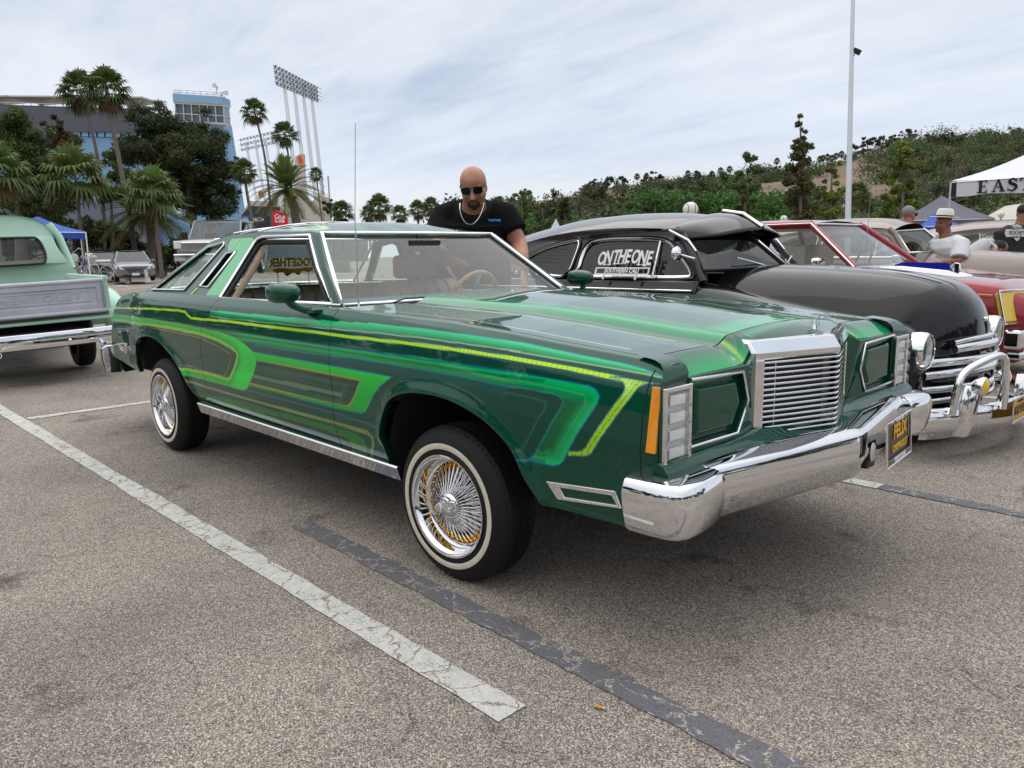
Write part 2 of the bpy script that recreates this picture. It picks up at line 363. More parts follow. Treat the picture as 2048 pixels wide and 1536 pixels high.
# cigarette butt
p = on_ground(1201, 1420); t = thing('cigarette_butt', 'orange cigarette butt lying on the asphalt in the foreground', 'cigarette butt', p, (0, 0, R(20)))
mb = MB(); mb.tube([(-.016, 0, .008), (.006, .001, .008)], .004, 10); mb.build('filter', mat('cigarette_filter', (.62, .30, .07), .8, var=.25, vs=300), t, smooth=40)
mb = MB(); mb.tube([(.0061, .001, .008), (.013, .0015, .0079)], [.004, .0036], 10); mb.build('paper_end', mat('cigarette_paper', (.6, .55, .48), .9), t, smooth=40)
# ================================================================== GREEN LOWRIDER COUPE
# paint layout on the body side, metres (x forward from the front axle, z up)
PS_lime=[(-4.079,0.876),(-3.024,0.918),(-2.522,0.928),(-2.413,0.925),(-2.367,0.907),(-2.31,0.892),(-2.112,0.895),(-1.925,0.899),(-1.358,0.9),(-0.783,0.899),(-0.742,0.898),(-0.409,0.9),(-0.152,0.901),(0.13,0.898),(0.148,0.898),(0.379,0.89),(0.577,0.878),(0.779,0.862)]
PS_limefork=[(0.75,0.868),(0.875,0.862),(0.911,0.861),(0.861,0.857),(0.839,0.845),(0.818,0.812),(0.683,0.623),(0.66,0.611),(0.591,0.602),(0.596,0.616),(0.642,0.624),(0.662,0.638),(0.789,0.823),(0.796,0.84),(0.786,0.853),(0.759,0.862),(0.735,0.863)]
PS_upband_top=[(-2.062,0.948),(-1.381,0.951),(-0.808,0.954),(-0.508,0.961),(-0.183,0.96),(0.099,0.954),(0.355,0.943),(0.392,0.94),(0.611,0.918),(0.759,0.906),(0.84,0.896),(0.928,0.878)]
PS_upband_bot=[(-2.058,0.913),(-1.362,0.917),(-0.789,0.922),(-0.487,0.926),(-0.161,0.926),(0.119,0.922),(0.374,0.915),(0.327,0.915),(0.531,0.902),(0.849,0.883),(0.93,0.875)]
PS_midtop=[(-1.992,0.854),(-1.606,0.849),(-1.15,0.849),(-0.772,0.848),(-0.614,0.849),(-0.142,0.857),(0.139,0.853),(0.393,0.848),(0.43,0.845),(0.668,0.833)]
PS_midouter=[(-1.992,0.854),(-1.606,0.849),(-1.15,0.849),(-0.772,0.848),(-0.614,0.849),(-0.142,0.857),(0.139,0.853),(0.393,0.848),(0.43,0.845),(0.668,0.833),(0.694,0.824),(0.71,0.806),(0.708,0.785),(0.596,0.621),(0.573,0.581),(0.557,0.566),(0.53,0.556),(0.437,0.558),(0.378,0.554)]
PS_midinner=[(-1.606,0.802),(-1.15,0.803),(-0.772,0.805),(-0.614,0.812),(-0.138,0.811),(0.145,0.808),(0.38,0.797),(0.308,0.801),(0.437,0.8),(0.552,0.793),(0.574,0.783),(0.576,0.77),(0.566,0.747),(0.449,0.574),(0.424,0.558),(0.378,0.555)]
PS_mid2=[(0.163,0.825),(0.434,0.82),(0.647,0.805),(0.663,0.795),(0.662,0.774),(0.534,0.588)]
PS_innerA=[(0.327,0.77),(0.353,0.778),(0.503,0.768),(0.511,0.759),(0.504,0.739),(0.402,0.592),(0.376,0.58)]
PS_D_out=[(-1.563,0.763),(-1.475,0.763),(-0.771,0.765),(-0.69,0.764),(-0.466,0.765),(-0.301,0.763),(-0.389,0.717),(-0.457,0.668),(-0.488,0.631),(-0.517,0.594),(-0.553,0.579),(-0.644,0.577),(-0.891,0.573),(-1.293,0.577),(-1.627,0.575)]
PS_D_in=[(-1.536,0.72),(-1.481,0.72),(-0.978,0.723),(-0.539,0.722),(-0.638,0.61),(-0.665,0.595),(-1.005,0.594),(-1.611,0.592)]
PS_D_st=[(-1.565,0.643),(-0.697,0.649),(-0.713,0.63),(-1.577,0.622)]
PS_D_st2=[(-1.526,0.687),(-0.659,0.699),(-0.639,0.688),(-0.716,0.602),(-0.749,0.597),(-0.69,0.674),(-0.704,0.681),(-1.539,0.668)]
PS_E_out=[(-4.068,0.836),(-3.409,0.854),(-2.944,0.858),(-2.504,0.854),(-2.178,0.845),(-1.906,0.839),(-1.731,0.823),(-1.617,0.799),(-1.517,0.766),(-1.488,0.737),(-1.498,0.705),(-1.622,0.57),(-1.662,0.549),(-1.707,0.541),(-2.2,0.544),(-2.558,0.543),(-2.615,0.581)]
PS_E_bead=[(-4.054,0.795),(-3.075,0.817),(-2.646,0.82),(-2.167,0.811),(-1.941,0.794),(-1.775,0.766),(-1.709,0.746),(-1.71,0.718),(-1.839,0.591),(-1.875,0.582),(-2.181,0.585),(-2.4,0.584),(-2.605,0.574)]
PS_E_pin=[(-4.056,0.778),(-3.179,0.803),(-2.647,0.798),(-2.18,0.79),(-1.945,0.76),(-1.802,0.729),(-1.799,0.71),(-1.895,0.604),(-1.94,0.597),(-2.203,0.598),(-2.396,0.608),(-2.62,0.586)]
PS_low=[(-2.295,0.492),(-1.589,0.498),(-0.788,0.505),(-0.588,0.502),(-0.522,0.501),(-0.493,0.482),(-0.503,0.451),(-0.572,0.366)]
PS_lowrear=[(-2.504,0.513),(-2.226,0.499),(-1.414,0.499)]
PS_G_top=[(-2.341,0.441),(-1.83,0.472),(-1.253,0.478),(-0.773,0.479),(-0.622,0.482),(-0.571,0.466),(-0.562,0.435),(-0.607,0.369)]
PS_G_bot=[(-2.371,0.416),(-1.863,0.43),(-1.27,0.453),(-0.799,0.449),(-0.703,0.443),(-0.686,0.418),(-0.722,0.368)]
PS_H=[(-2.371,0.416),(-1.917,0.419),(-1.414,0.424),(-1.36,0.42),(-1.347,0.402),(-1.361,0.369)]
PS_bluelow=[(-1.641,0.55),(-1.22,0.55),(-0.775,0.549),(-0.433,0.539)]
PS_seamR=[(-2.041,0.995),(-2.065,0.964),(-2.106,0.914),(-2.147,0.859),(-2.169,0.808),(-2.18,0.757),(-2.206,0.664),(-2.191,0.594),(-2.191,0.537),(-2.182,0.465)]
PS_seamF=[(-0.8,1.007),(-0.797,0.977),(-0.783,0.936),(-0.777,0.878),(-0.773,0.794),(-0.775,0.725),(-0.781,0.663),(-0.78,0.601),(-0.777,0.558),(-0.803,0.513),(-0.788,0.451),(-0.8,0.37)]
def inter(pl, x, k=1):
    q = sorted(pl); return np.interp(x, [p[0] for p in q], [p[k] for p in q])
ZW = np.array([.36, .42, .50, .58, .64, .76, .86, .93, .97, .995, 1.005]); YW = np.array([.905, .935, .957, .966, .962, .975, .968, .953, .935, .912, .895])
_zz = np.linspace(.33, 1.01, 200); _yy = np.interp(_zz, ZW, YW); _k = np.exp(-np.linspace(-2, 2, 13)**2); _k /= _k.sum()
_ys = np.convolve(np.pad(_yy, 6, 'edge'), _k, 'valid')
def side_dz(x): return np.interp(x, [-4.05, -3.8, -3.4, -2.6, -1.0, -.5, 0, .3, .6, .85, .97], [-.06, -.02, .012, .012, 0, -.008, -.02, -.04, -.068, -.088, -.105])
def side_y(x, z):
    return np.interp(z-side_dz(x), _zz, _ys)-.05*sstep(.15, .95, x)-.055*(1-sstep(-4.0, -3.1, x))
DKG = np.array([.001, .062, .036]); GRN = np.array([.0, .56, .045]); EMR = np.array([.0, .46, .13]); LIM = np.array([.55, .92, .03]); TEAL = np.array([.004, .09, .09]); BLU = np.array([.01, .12, .28]); ORG = np.array([.50, .26, .05]); PALE = np.array([.30, .50, .28])
def side_paint(X, Z):
    sh = X.shape; col = np.tile(DKG, (*sh, 1)).astype(float)
    def lay(mask, c): 
        m_ = np.clip(mask, 0, 1)[..., None]; col[:] = col*(1-m_)+np.asarray(c)*m_
    def soft(d, w_, s_=.0018): return np.clip((w_-d)/s_+.5, 0, 1)
    streak = lambda f, a: .5+.5*np.sin(Z*f+1.3*np.sin(Z*f*.37+a)+.4*np.sin(X*2.1+a))
    # upper band: bright at its top edge, fading down to a pale line
    zt = inter(PS_upband_top, X); zb = inter(PS_upband_bot, X); inb = (Z < zt) & (Z > zb) & (X > -2.06)
    g = np.clip((Z-zb)/np.maximum(zt-zb, 1e-4), 0, 1); lay(inb*(.15+.85*g**.8)*sstep(-2.2, -1.9, X), [.01, .56, .19])
    lay(soft(d_line(X, Z, PS_upband_bot), .002), PALE); lay(soft(d_line(X, Z, PS_upband_top), .0016)*.8*(X > -.3), BLU)
    # mid band
    zt = inter(PS_midtop, X); zi = inter([p for p in PS_midinner if p[1] > .79], X)
    m_ = in_poly(X, Z, PS_midouter+[(.2, .5), (-.3, .60), (-2.2, .60)]) & ~in_poly(X, Z, PS_midinner+[(.2, .5), (-.3, .55), (-2.0, .55), (-2.0, .80)])
    d_out = d_line(X, Z, PS_midouter); gg = np.clip(1-d_out/.06, 0, 1)
    c_ = EMR*(.30+.90*gg[..., None])*(1-.55*streak(260, .4)[..., None]*(X < .5)[..., None])
    sel = m_ & (X > -2.1); col[sel] = (col*(1-sstep(-2.1, -1.5, X))[..., None]+c_*sstep(-2.1, -1.5, X)[..., None])[sel]
    lay(soft(d_line(X, Z, PS_mid2), .0016)*.5*m_, [.12, .45, .2])
    below = (Z < zi) & (Z > zi-.055) & (X < .35); lay(below*(.7*np.clip((Z-zi+.055)/.055, 0, 1)), TEAL*1.2)
    lay(soft(d_line(X, Z, PS_midouter), .0022)*(X > -1.3), BLU); lay(soft(d_line(X, Z, PS_midinner), .0026)*(X > -1.5), [.01, .22, .24])
    lay(soft(d_line(X, Z, PS_innerA), .003, .003)*.35, [.05, .25, .2])
    # door scallop
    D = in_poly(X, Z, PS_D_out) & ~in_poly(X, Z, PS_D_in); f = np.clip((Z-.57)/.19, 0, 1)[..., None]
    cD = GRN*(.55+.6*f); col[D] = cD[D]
    inn = in_poly(X, Z, PS_D_in); cI = DKG*(.75+.5*streak(230, 1.)[..., None])+np.array([.015, .02, .016])*streak(330, 2.)[..., None]; col[inn] = cI[inn]
    lay(in_poly(X, Z, PS_D_st2)*.30, [.06, .16, .10]); lay(in_poly(X, Z, PS_D_st)*.85, [.13, .22, .13])
    lay(soft(d_line(X, Z, PS_D_in), .0024)*(X > -1.6), ORG); lay(soft(d_line(X, Z, PS_D_out), .002)*(X > -1.5), BLU)
    # rear arrow
    E_ = in_poly(X, Z, PS_E_out+[(-3.3, .5), (-4.3, .6)]); e2 = in_poly(X, Z, PS_E_bead+[(-3.3, .5), (-4.3, .6)]); e = E_ & ~e2
    de = d_line(X, Z, PS_E_bead); cE = GRN*(.5+.75*np.clip(de/.05, 0, 1)[..., None]); col[e] = cE[e]
    inside = e2 & (X > -4.3); lay(inside*1., DKG)
    lay(soft(d_line(X, Z, PS_E_out), .0022), [.12, .22, .08]); lay(soft(d_line(X, Z, PS_E_pin), .0022), ORG*.8)
    arc = (X*1.0+Z*.6); bead = np.sin(arc*2*np.pi/.022) > -.1
    lay(soft(de, .009)*(Z > .5), np.where(bead[..., None], LIM*[.75, .9, .8], GRN*.6)); lay(soft(np.abs(de-.016), .003)*e2*.7, BLU*.6)
    # lower panel
    lo = [p for p in PS_lowrear]+PS_low[1:]
    zt = inter([p for p in PS_G_top if p[1] > .44], X); pg = PS_G_top+PS_G_bot[::-1]; lay(in_poly(X, Z, pg)*.8, GRN*.42)
    lay(soft(d_line(X, Z, PS_G_bot), .0016)*.8, ORG*.6); lay(soft(d_line(X, Z, PS_H), .007)*.8, GRN*.5)
    bl = np.sin(arc*2*np.pi/.017) > -.3; lay(soft(d_line(X, Z, lo), .0075), np.where(bl[..., None], [.22, .36, .07], [.10, .2, .05]))
    lay(soft(d_line(X, Z, PS_bluelow), .003)*.8, [.01, .16, .26])
    # lime line with its scale pattern, and the forked front end
    dl = d_line(X, Z, PS_lime); sc = .5+.5*np.sin(X*2*np.pi/.02)
    lay(soft(dl, .0062), LIM[None, None]*(.82+.25*sc[..., None])); lay(soft(np.abs(dl-.010), .0012)*(X > -1)*.7, BLU)
    fk = in_poly(X, Z, PS_limefork); q = np.array([[.36, .72, .02]])+0*col
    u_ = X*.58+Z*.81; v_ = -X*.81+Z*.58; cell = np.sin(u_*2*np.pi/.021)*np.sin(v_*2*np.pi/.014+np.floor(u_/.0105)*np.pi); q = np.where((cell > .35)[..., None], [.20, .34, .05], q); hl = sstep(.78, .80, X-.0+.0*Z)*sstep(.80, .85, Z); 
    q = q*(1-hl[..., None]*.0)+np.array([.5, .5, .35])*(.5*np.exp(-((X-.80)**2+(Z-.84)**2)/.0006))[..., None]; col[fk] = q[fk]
    lay(soft(d_line(X, Z, PS_limefork, True), .0016)*.75, BLU)
    return col
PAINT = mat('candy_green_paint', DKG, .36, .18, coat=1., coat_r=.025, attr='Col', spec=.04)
PAINT_D = mat('deep_green_paint', tuple(DKG), .36, .18, coat=1., coat_r=.025, spec=.04)
car = thing('green_coupe', 'metallic green lowrider coupe with lime scallop stripes, raised on wire wheels', 'car')
ARF = [(-.415, .34), (-.41, .45), (-.405, .50), (-.39, .556), (-.348, .644), (-.26, .696), (-.129, .722), (.05, .721), (.212, .684), (.313, .629), (.385, .564), (.43, .494), (.48, .435), (.50, .415)]
ARR = [(-3.335, .46), (-3.325, .52), (-3.31, .58), (-3.297, .629), (-3.262, .683), (-3.163, .723), (-3.0, .744), (-2.828, .724), (-2.636, .651), (-2.497, .566), (-2.42, .459), (-2.385, .40), (-2.37, .36)]
ARFs = spline(ARF[2:-1], 6); ARRs = spline(ARR[1:-2], 6)
def zbot(x):
    z = np.interp(x, [-4.1, -3.94, -3.34, -2.37, -2.3, .5, .97], [.54, .52, .465, .36, .37, .37, .415]); z = np.where(x > .45, .412, z)
    zf = inter(ARFs, x); zr = inter(ARRs, x)
    z = np.where((x > -.405) & (x < .48), np.maximum(z, zf), z); z = np.where((x > -3.325) & (x < -2.42), np.maximum(z, zr), z)
    return z
def xs_of(pl): return lambda z: inter([(b, a) for a, b in pl], z)
seamR = xs_of(PS_seamR); seamF = xs_of([(-.79, .37), (-.79, .45), (-.785, .52), (-.777, .60), (-.775, .75), (-.777, .88), (-.785, .94), (-.80, 1.01)])
tail = lambda z: np.interp(z, [.5, .55, .61, .73, .88, .985], [-4.05, -4.04, -3.995, -3.93, -3.87, -3.80])-.02
nose = lambda z: np.interp(z, [.40, .60, .86, .92], [.915, .928, .928, .905])
def panel(name, xa, xb, sgn, du=.005, nv=120):
    x0, x1 = float(xa(.7)), float(xb(.7)); nu = int((x1-x0)/du); u = np.linspace(0, 1, nu)[:, None]; v = np.linspace(0, 1, nv)[None]
    X = x0+(x1-x0)*u+0*v; zb = zbot(X[:, 0])[:, None]; zt = 1.005+side_dz(X)
    vb = .55; zm = .775; Z = np.where(v < vb, zb+(zm-zb)*(v/vb), zm+(zt-zm)*((v-vb)/(1-vb))); X = X+(1-u)*(xa(Z)-x0)+u*(xb(Z)-x1); Y = side_y(X, Z)
    for a_ in (ARFs, ARRs):
        d = d_line(X, Z, a_); Y = Y+.016*np.exp(-(d/.032)**2)
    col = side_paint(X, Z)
    # roll the top edge over inwards, then flanges all round
    tx, tz, ty = X[:, -1:], Z[:, -1:], Y[:, -1:]
    ex = [(.012, .004), (.026, .005), (.036, .004), (.037, -.02)]
    X2 = np.concatenate([X[:, :1], X]+[tx]*4, 1); Z2 = np.concatenate([Z[:, :1]+.004, Z]+[tz+e_[1] for e_ in ex], 1); Y2 = np.concatenate([Y[:, :1]-.03, Y]+[ty-e_[0] for e_ in ex], 1)
    c2 = np.concatenate([col[:, :1]*.3, col]+[np.tile(DKG, (nu, 1, 1))]*4, 1)
    P = np.stack([X2, -Y2*sgn, Z2], -1)
    Pa, Pb = P[:1].copy(), P[-1:].copy(); Pa[..., 0] += .002; Pb[..., 0] -= .002; P[0, :, 0] += .0022; P[-1, :, 0] -= .0022
    Pa = P[:1].copy(); Pa[..., 1] += .02*sgn; Pb = P[-1:].copy(); Pb[..., 1] += .02*sgn
    P = np.concatenate([Pa, P, Pb], 0); c2 = np.concatenate([c2[:1]*.2, c2, c2[-1:]*.2], 0)
    return gridmesh(name, P, PAINT, car, c2, flip=(sgn < 0))
for sgn in (1, -1):
    du, nv = (.005, 124) if sgn > 0 else (.012, 60)
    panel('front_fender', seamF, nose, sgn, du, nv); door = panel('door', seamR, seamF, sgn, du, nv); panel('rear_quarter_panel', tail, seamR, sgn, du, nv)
# ---- hood and deck
def ytop(x): return side_y(x, 1.005+side_dz(x))-.040
def hood_z(X, Y):
    e = 1.005+side_dz(X)+.002; t = np.abs(Y)/ytop(X)
    bul = .022*sstep(.545, .47, t)+.024*(1-np.clip(t/.5, 0, 1)**2)+.004*sstep(.98, .7, t)-.006*np.exp(-((t-.57)/.03)**2)
    return e+bul
def hood_paint(X, Y):
    t = np.abs(Y)/ytop(X); col = np.tile(DKG, (*X.shape, 1)).astype(float)
    def lay(mask, c): m_ = np.clip(mask, 0, 1)[..., None]; col[:] = col*(1-m_)+np.asarray(c)*m_
    fr = sstep(.66, .56, X+.25*(1-t))             # panels close with rounded fronts
    a = t-.78; lay(((np.abs(a) < .15) & (X < .72-.3*np.abs(a)))*.75, [.03, .13, .09]); lay((np.abs(np.abs(a)-.15) < .006)*(X < .70)*.8, PALE)
    lay(np.exp(-((t-.60)/.022)**2)*.9, [.02, .38, .12]); lay((np.abs(t-.585) < .008)*1., LIM*.8)
    lay(np.exp(-((t-.47)/.05)**2)*.7, [.01, .42, .17]); lay((t < .40)*(X < .66)*.6, [.035, .15, .10]); lay(np.exp(-((t-.40)/.02)**2)*.6*(X < .66), [.01, .34, .14])
    lay(sstep(.62, .78, X)*(t < .42)*.9, [.01, .42, .17])
    return col
def hood_grid(name, x0, x1, nx, ny, paint):
    u = np.linspace(0, 1, nx)[:, None]; t = np.linspace(-1, 1, ny)[None]
    X = x0(t)+(x1(t)-x0(t))*u; Y = t*ytop(X)*.998; Z = hood_z(X, Y); P = np.stack([X, Y, Z], -1); col = paint(X, Y)
    for ax in (0, 1):
        a = np.take(P, [0], ax).copy(); b_ = np.take(P, [-1], ax).copy(); a[..., 2] -= .025; b_[..., 2] -= .025
        P = np.concatenate([a, P, b_], ax); ca = np.take(col, [0], ax)*.2; cb = np.take(col, [-1], ax)*.2; col = np.concatenate([ca, col, cb], ax)
    return gridmesh(name, P, PAINT, car, col)
cowl = lambda t: -.80-.07*np.abs(t)**3+.0*t
hf = lambda t: .812-.004*np.abs(t)
hood_grid('hood', cowl, hf, 180, 220, hood_paint)
# ---- header panel between hood and grille
def hdr_paint(X, Y):
    t = np.abs(Y)/ytop(X); col = np.tile(DKG, (*X.shape, 1)).astype(float)
    m_ = (sstep(.82, .93, X)*(t > .42)*(t < .97)*.9)[..., None]; col = col*(1-m_)+np.array([.0, .38, .11])*m_
    l = (np.exp(-((t-.52-.25*(X-.82))/.012)**2))[..., None]*.9; col = col*(1-.6*l)+LIM*l*.45; m_ = (sstep(.03, .0, np.abs(X-.85))*(t < .40)*.8)[..., None]; col = col*(1-m_)+np.array([.01, .3, .13])*m_
    return col
def hdr_f(t):
    y = np.abs(t)*.83; return np.interp(y, [0, .36, .42, .52, .83], [.985, .885, .905, .922, .915])
hb = lambda t: hf(t)+.006
u = np.linspace(0, 1, 30)[:, None]; t = np.linspace(-1, 1, 200)[None]
X = hb(t)+(hdr_f(t)-hb(t))*u; Y = t*.83*(1-.0*u); Zb = hood_z(hb(t)+0*u, Y); Ye = np.abs(Y)
zf = np.interp(Ye, [0, .32, .37, .45, .83], [.934, .928, .905, .872, .868]); Z = Zb+(zf-Zb)*u**1.6
P = np.stack([X, Y, Z], -1); dn = P[:, -1:].copy(); a = P[:1].copy(); a[..., 2] -= .02; b_ = P[-1:].copy(); b_[..., 2] -= .03; b_[..., 0] -= .004
cc = hdr_paint(X, Y); P = np.concatenate([a, P, b_], 0); cc = np.concatenate([cc[:1]*.2, cc, cc[-1:]], 0)
gridmesh('header_panel', P, PAINT, car, cc)
# ---- rear deck and tail
def deck_paint(X, Y):
    col = np.tile(DKG, (*X.shape, 1)).astype(float); t = np.abs(Y)/ytop(X)
    m_ = (np.exp(-((t-.9)/.06)**2)*.5)[..., None]; return col*(1-m_)+np.array([.01, .3, .1])*m_
u = np.linspace(0, 1, 60)[:, None]; t = np.linspace(-1, 1, 80)[None]
x0 = -3.86+0*t; x1 = -2.66+0*t; X = x0+(x1-x0)*u; Y = t*ytop(X)*.998; Z = 1.007+side_dz(X)+.02*(1-t**2)*sstep(-3.9, -3.5, X)
gridmesh('deck_lid', np.stack([X, Y, Z], -1), PAINT, car, deck_paint(X, Y))
mb = MB(); secs = []
for z, xo in ((.40, -4.0), (.56, -4.06), (.75, -3.98), (.90, -3.90), (.97, -3.86)):
    yy = .86+.03*(z > .5)*(z < .8); secs.append([(xo+.05, -yy, z), (xo, -yy*.9, z), (xo-.02, 0, z), (xo, yy*.9, z), (xo+.05, yy, z)])
mb.loft(secs, close_ring=False); mb.build('tail_panel', PAINT_D, car, smooth=40)
# ---- underbody, wheel wells
mb = MB(); mb.box((-1.4, 0, .385), (3.6, 1.3, .10)); mb.box((-1.39, 0, .44), (1.9, 1.72, .14)); mb.box((.70, 0, .46), (.42, 1.66, .10)); mb.box((-3.65, 0, .52), (.55, 1.6, .16)); mb.build('underbody', DARK, car)
for sx in (0., -2.87):
    for sy in (-1, 1):
        mb = MB(); cx = .04+sx; V = [];
        zb0 = .36 if sx == 0 else .49
        for k in range(19):
            a = math.pi*k/18; V += [(cx+.47*math.cos(a), sy*.925, zb0+(.84-zb0)*math.sin(a)), (cx+.47*math.cos(a), sy*.48, zb0+(.84-zb0)*math.sin(a))]
        mb.add(V, [(2*k, 2*k+1, 2*k+3, 2*k+2) for k in range(18)]); mb.add([(cx-.47, sy*.48, zb0-.05), (cx+.47, sy*.48, zb0-.05), (cx+.47, sy*.48, .86), (cx-.47, sy*.48, .86)], [(0, 1, 2, 3)])
        mb.build('wheel_well', DARK, car, smooth=40)
# ---- nose: fender ends, headlight doors, apron, valance
AMBER = mat('amber_lens', (.85, .30, .01), .2, coat=1.); REDL = mat('red_lens', (.45, .01, .01), .2, coat=1.)
for sy in (-1, 1):
    mb = MB(); yo, yi = .918, .775
    mb.loft([[(.922, sy*yi, z), (.929, sy*(yo+.004), z)] for z in (.45, .62, .865)], close_ring=False)
    mb.add([(.922, sy*yi, .45), (.922, sy*yi, .868), (.80, sy*yi, .868), (.80, sy*yi, .45)], [(0, 1, 2, 3)])
    mb.box((.895, sy*.845, .535), (.06, .136, .16)); mb.build('fender_end', PAINT_D, car, smooth=40)
    mb = MB(); mb.loft([[(.922+.008*f, sy*(.775+.146*f), .862), (.924+.003*f, sy*(.775+.134*f), .884), (.915, sy*(.775+.115*f), .903), (.896, sy*(.775+.101*f), .916), (.87, sy*(.775+.092*f), .9235), (.84, sy*(.775+.088*f), .9275), (.80, sy*(.775+.086*f), .931)] for f in np.linspace(0, 1, 8)], close_ring=False); mb.build('fender_cap', PAINT_D, car, smooth=60)
    lamp = MB(); x0 = .925
    fr = [(sy*.778, .615), (sy*.915, .615), (sy*.915, .853), (sy*.778, .853)]
    lamp.poly(fr, [[(sy*.792, .632), (sy*.900, .632), (sy*.900, .838), (sy*.792, .838)]], lambda a, b: (x0+.018, a, b), (-.02, 0, 0)); lo = lamp.build('parking_lamp', CHROME, car, bevel=.003)
    mb = MB(); mb.add([(x0+.003, sy*.79, .63), (x0+.003, sy*.902, .63), (x0+.003, sy*.902, .84), (x0+.003, sy*.79, .84)], [(0, 1, 2, 3)]); mb.build('reflector', mat('lamp_reflector', (.88, .88, .88), .25, .0), lo)
    for k in range(4):
        mb = MB(); zc = .658+k*.0515
        for (yy0, yy1, d) in ((.796, .897, .0), (.800, .893, .026), (.812, .881, .034)): pass
        r0 = [(x0+.006, sy*.796, zc-.024), (x0+.006, sy*.897, zc-.024), (x0+.006, sy*.897, zc+.024), (x0+.006, sy*.796, zc+.024)]
        r1 = [(x0+.030, sy*.800, zc-.020), (x0+.030, sy*.893, zc-.020), (x0+.030, sy*.893, zc+.020), (x0+.030, sy*.800, zc+.020)]
        r2 = [(x0+.040, sy*.815, zc-.012), (x0+.040, sy*.878, zc-.012), (x0+.040, sy*.878, zc+.012), (x0+.040, sy*.815, zc+.012)]
        mb.loft([r0, r1, r2]); mb.build('lens', glass('lamp_glass', (.94, .95, .95)), lo, bevel=.003)
        mb = MB(); mb.box((x0+.010, sy*.846, zc), (.006, .075, .030)); mb.build('bulb_plate', MAT['lamp_reflector'], lo, bevel=.002)
    mb = MB(); z0, z1 = .664, .853
    V = [(x, sy*(float(side_y(np.array(x), np.array(z)))+dd), z) for z in (z0, z1) for x in (.889, .922) for dd in (-.002, .010)]
    mb.add(V, [(0, 1, 3, 2), (4, 6, 7, 5), (0, 2, 6, 4), (1, 5, 7, 3), (0, 4, 5, 1), (2, 3, 7, 6)]); mb.build('side_marker', AMBER, car, bevel=.003)
    # headlight door: recessed pan, raised plate, chrome surround
    o5 = [(sy*.772, .656), (sy*.772, .860), (sy*.475, .850), (sy*.438, .752), (sy*.498, .652)]
    mb = MB(); mb.poly([(sy*.775, .60), (sy*.775, .868), (sy*.43, .868), (sy*.345, .90), (sy*.345, .60)], [o5], lambda a, b: (.926-.25*max(0, .43-abs(a)), a, b), (-.02, 0, 0)); mb.build('headlight_surround', PAINT_D, car, bevel=.004)
    mb = MB(); mb.poly(o5, (), lambda a, b: (.907, a, b)); mb.build('headlight_door', PAINT_D, car)
    i5 = [(sy*.742, .685), (sy*.742, .832), (sy*.505, .824), (sy*.478, .752), (sy*.525, .680)]; cen = (sy*.61, .755)
    mb = MB(); rings = []
    for sc_, dx in ((1.0, 0), (.97, .014), (.90, .020), (.86, .021)): rings.append([(.908+dx, cen[0]+(a-cen[0])*sc_, cen[1]+(b-cen[1])*sc_) for a, b in i5])
    mb.loft(rings); mb.build('headlight_cover', PAINT_D, car, bevel=.004, seg=3)
    mb = MB(); mb.tube([(.930, a, b) for a, b in o5[1:]]+[(.930, o5[0][0], o5[0][1])], .0055, 8); mb.build('headlight_trim', CHROME, car, smooth=50)
mb = MB(); secs = []
for y in np.linspace(-.93, .93, 41):
    a = abs(y); xf = 1.125-.15*min(a, .72)/.72; secs.append([(.915, y, .640), (.945, y, .632), (.965, y, .612), (xf-.055 if a < .74 else .965, y, .600), (xf-.05 if a < .74 else .96, y, .46), (.90, y, .45)])
mb.loft(secs, close_ring=False); mb.add(secs[0], [tuple(range(6))]); mb.add(secs[-1], [tuple(range(6))]); mb.build('front_apron', PAINT_D, car, smooth=35)
# ---- grille
gx = lambda y: 1.030-.35*abs(y)
mb = MB(); secs = []
for y in (-.366, -.36, -.18, 0, .18, .36, .366):
    x_ = gx(y); e_ = .004 if abs(y) < .364 else -.006
    secs.append([(x_-.004, y, .868-e_*.5), (x_+e_, y, .874), (x_+e_, y, .892), (x_-.022, y, .930+e_), (x_-.085, y, .936+e_), (x_-.09, y, .866)])
mb.loft(secs); mb.build('grille_cap', CHROME, car, bevel=.004, seg=3)
mb = MB()
mb.loft([[(gx(y)-.055, y, .57), (gx(y)-.055, y, .90)] for y in (-.35, 0, .35)], close_ring=False); mb.build('grille_backing', BLACKP, car)
for sy in (-1, 1):
    mb = MB(); mb.loft([[(.905, sy*.362, z), (.922, sy*.318, z), (.88, sy*.31, z), (.85, sy*.366, z)] for z in (.588, .872)]); mb.build('grille_post', CHROME, car, bevel=.006, seg=3)
    mb = MB(); mb.tube([(gx(.26)-.012, sy*.26, .59), (gx(.26)-.012, sy*.26, .872)], .003, 6); mb.build('grille_rod', CHROME_R, car, smooth=50)
for k in range(15):
    z = .598+k*.0186; mb = MB(); mb.tube([(gx(.33)-.004, -.33, z), (gx(.2), -.2, z), (gx(.03), -.03, z), (gx(0)-.002, 0, z), (gx(.03), .03, z), (gx(.2), .2, z), (gx(.33)-.004, .33, z)], .0044, 8); mb.build('grille_bar', CHROME, car, smooth=60)
mb = MB(); mb.loft([[(.915, -.36, .578), (.915, -.36, .59)], [(gx(0)+.01, 0, .568), (gx(0)+.01, 0, .583)], [(.915, .36, .578), (.915, .36, .59)]], close_ring=False); mb.build('grille_base', CHROME, car, solid=.02)
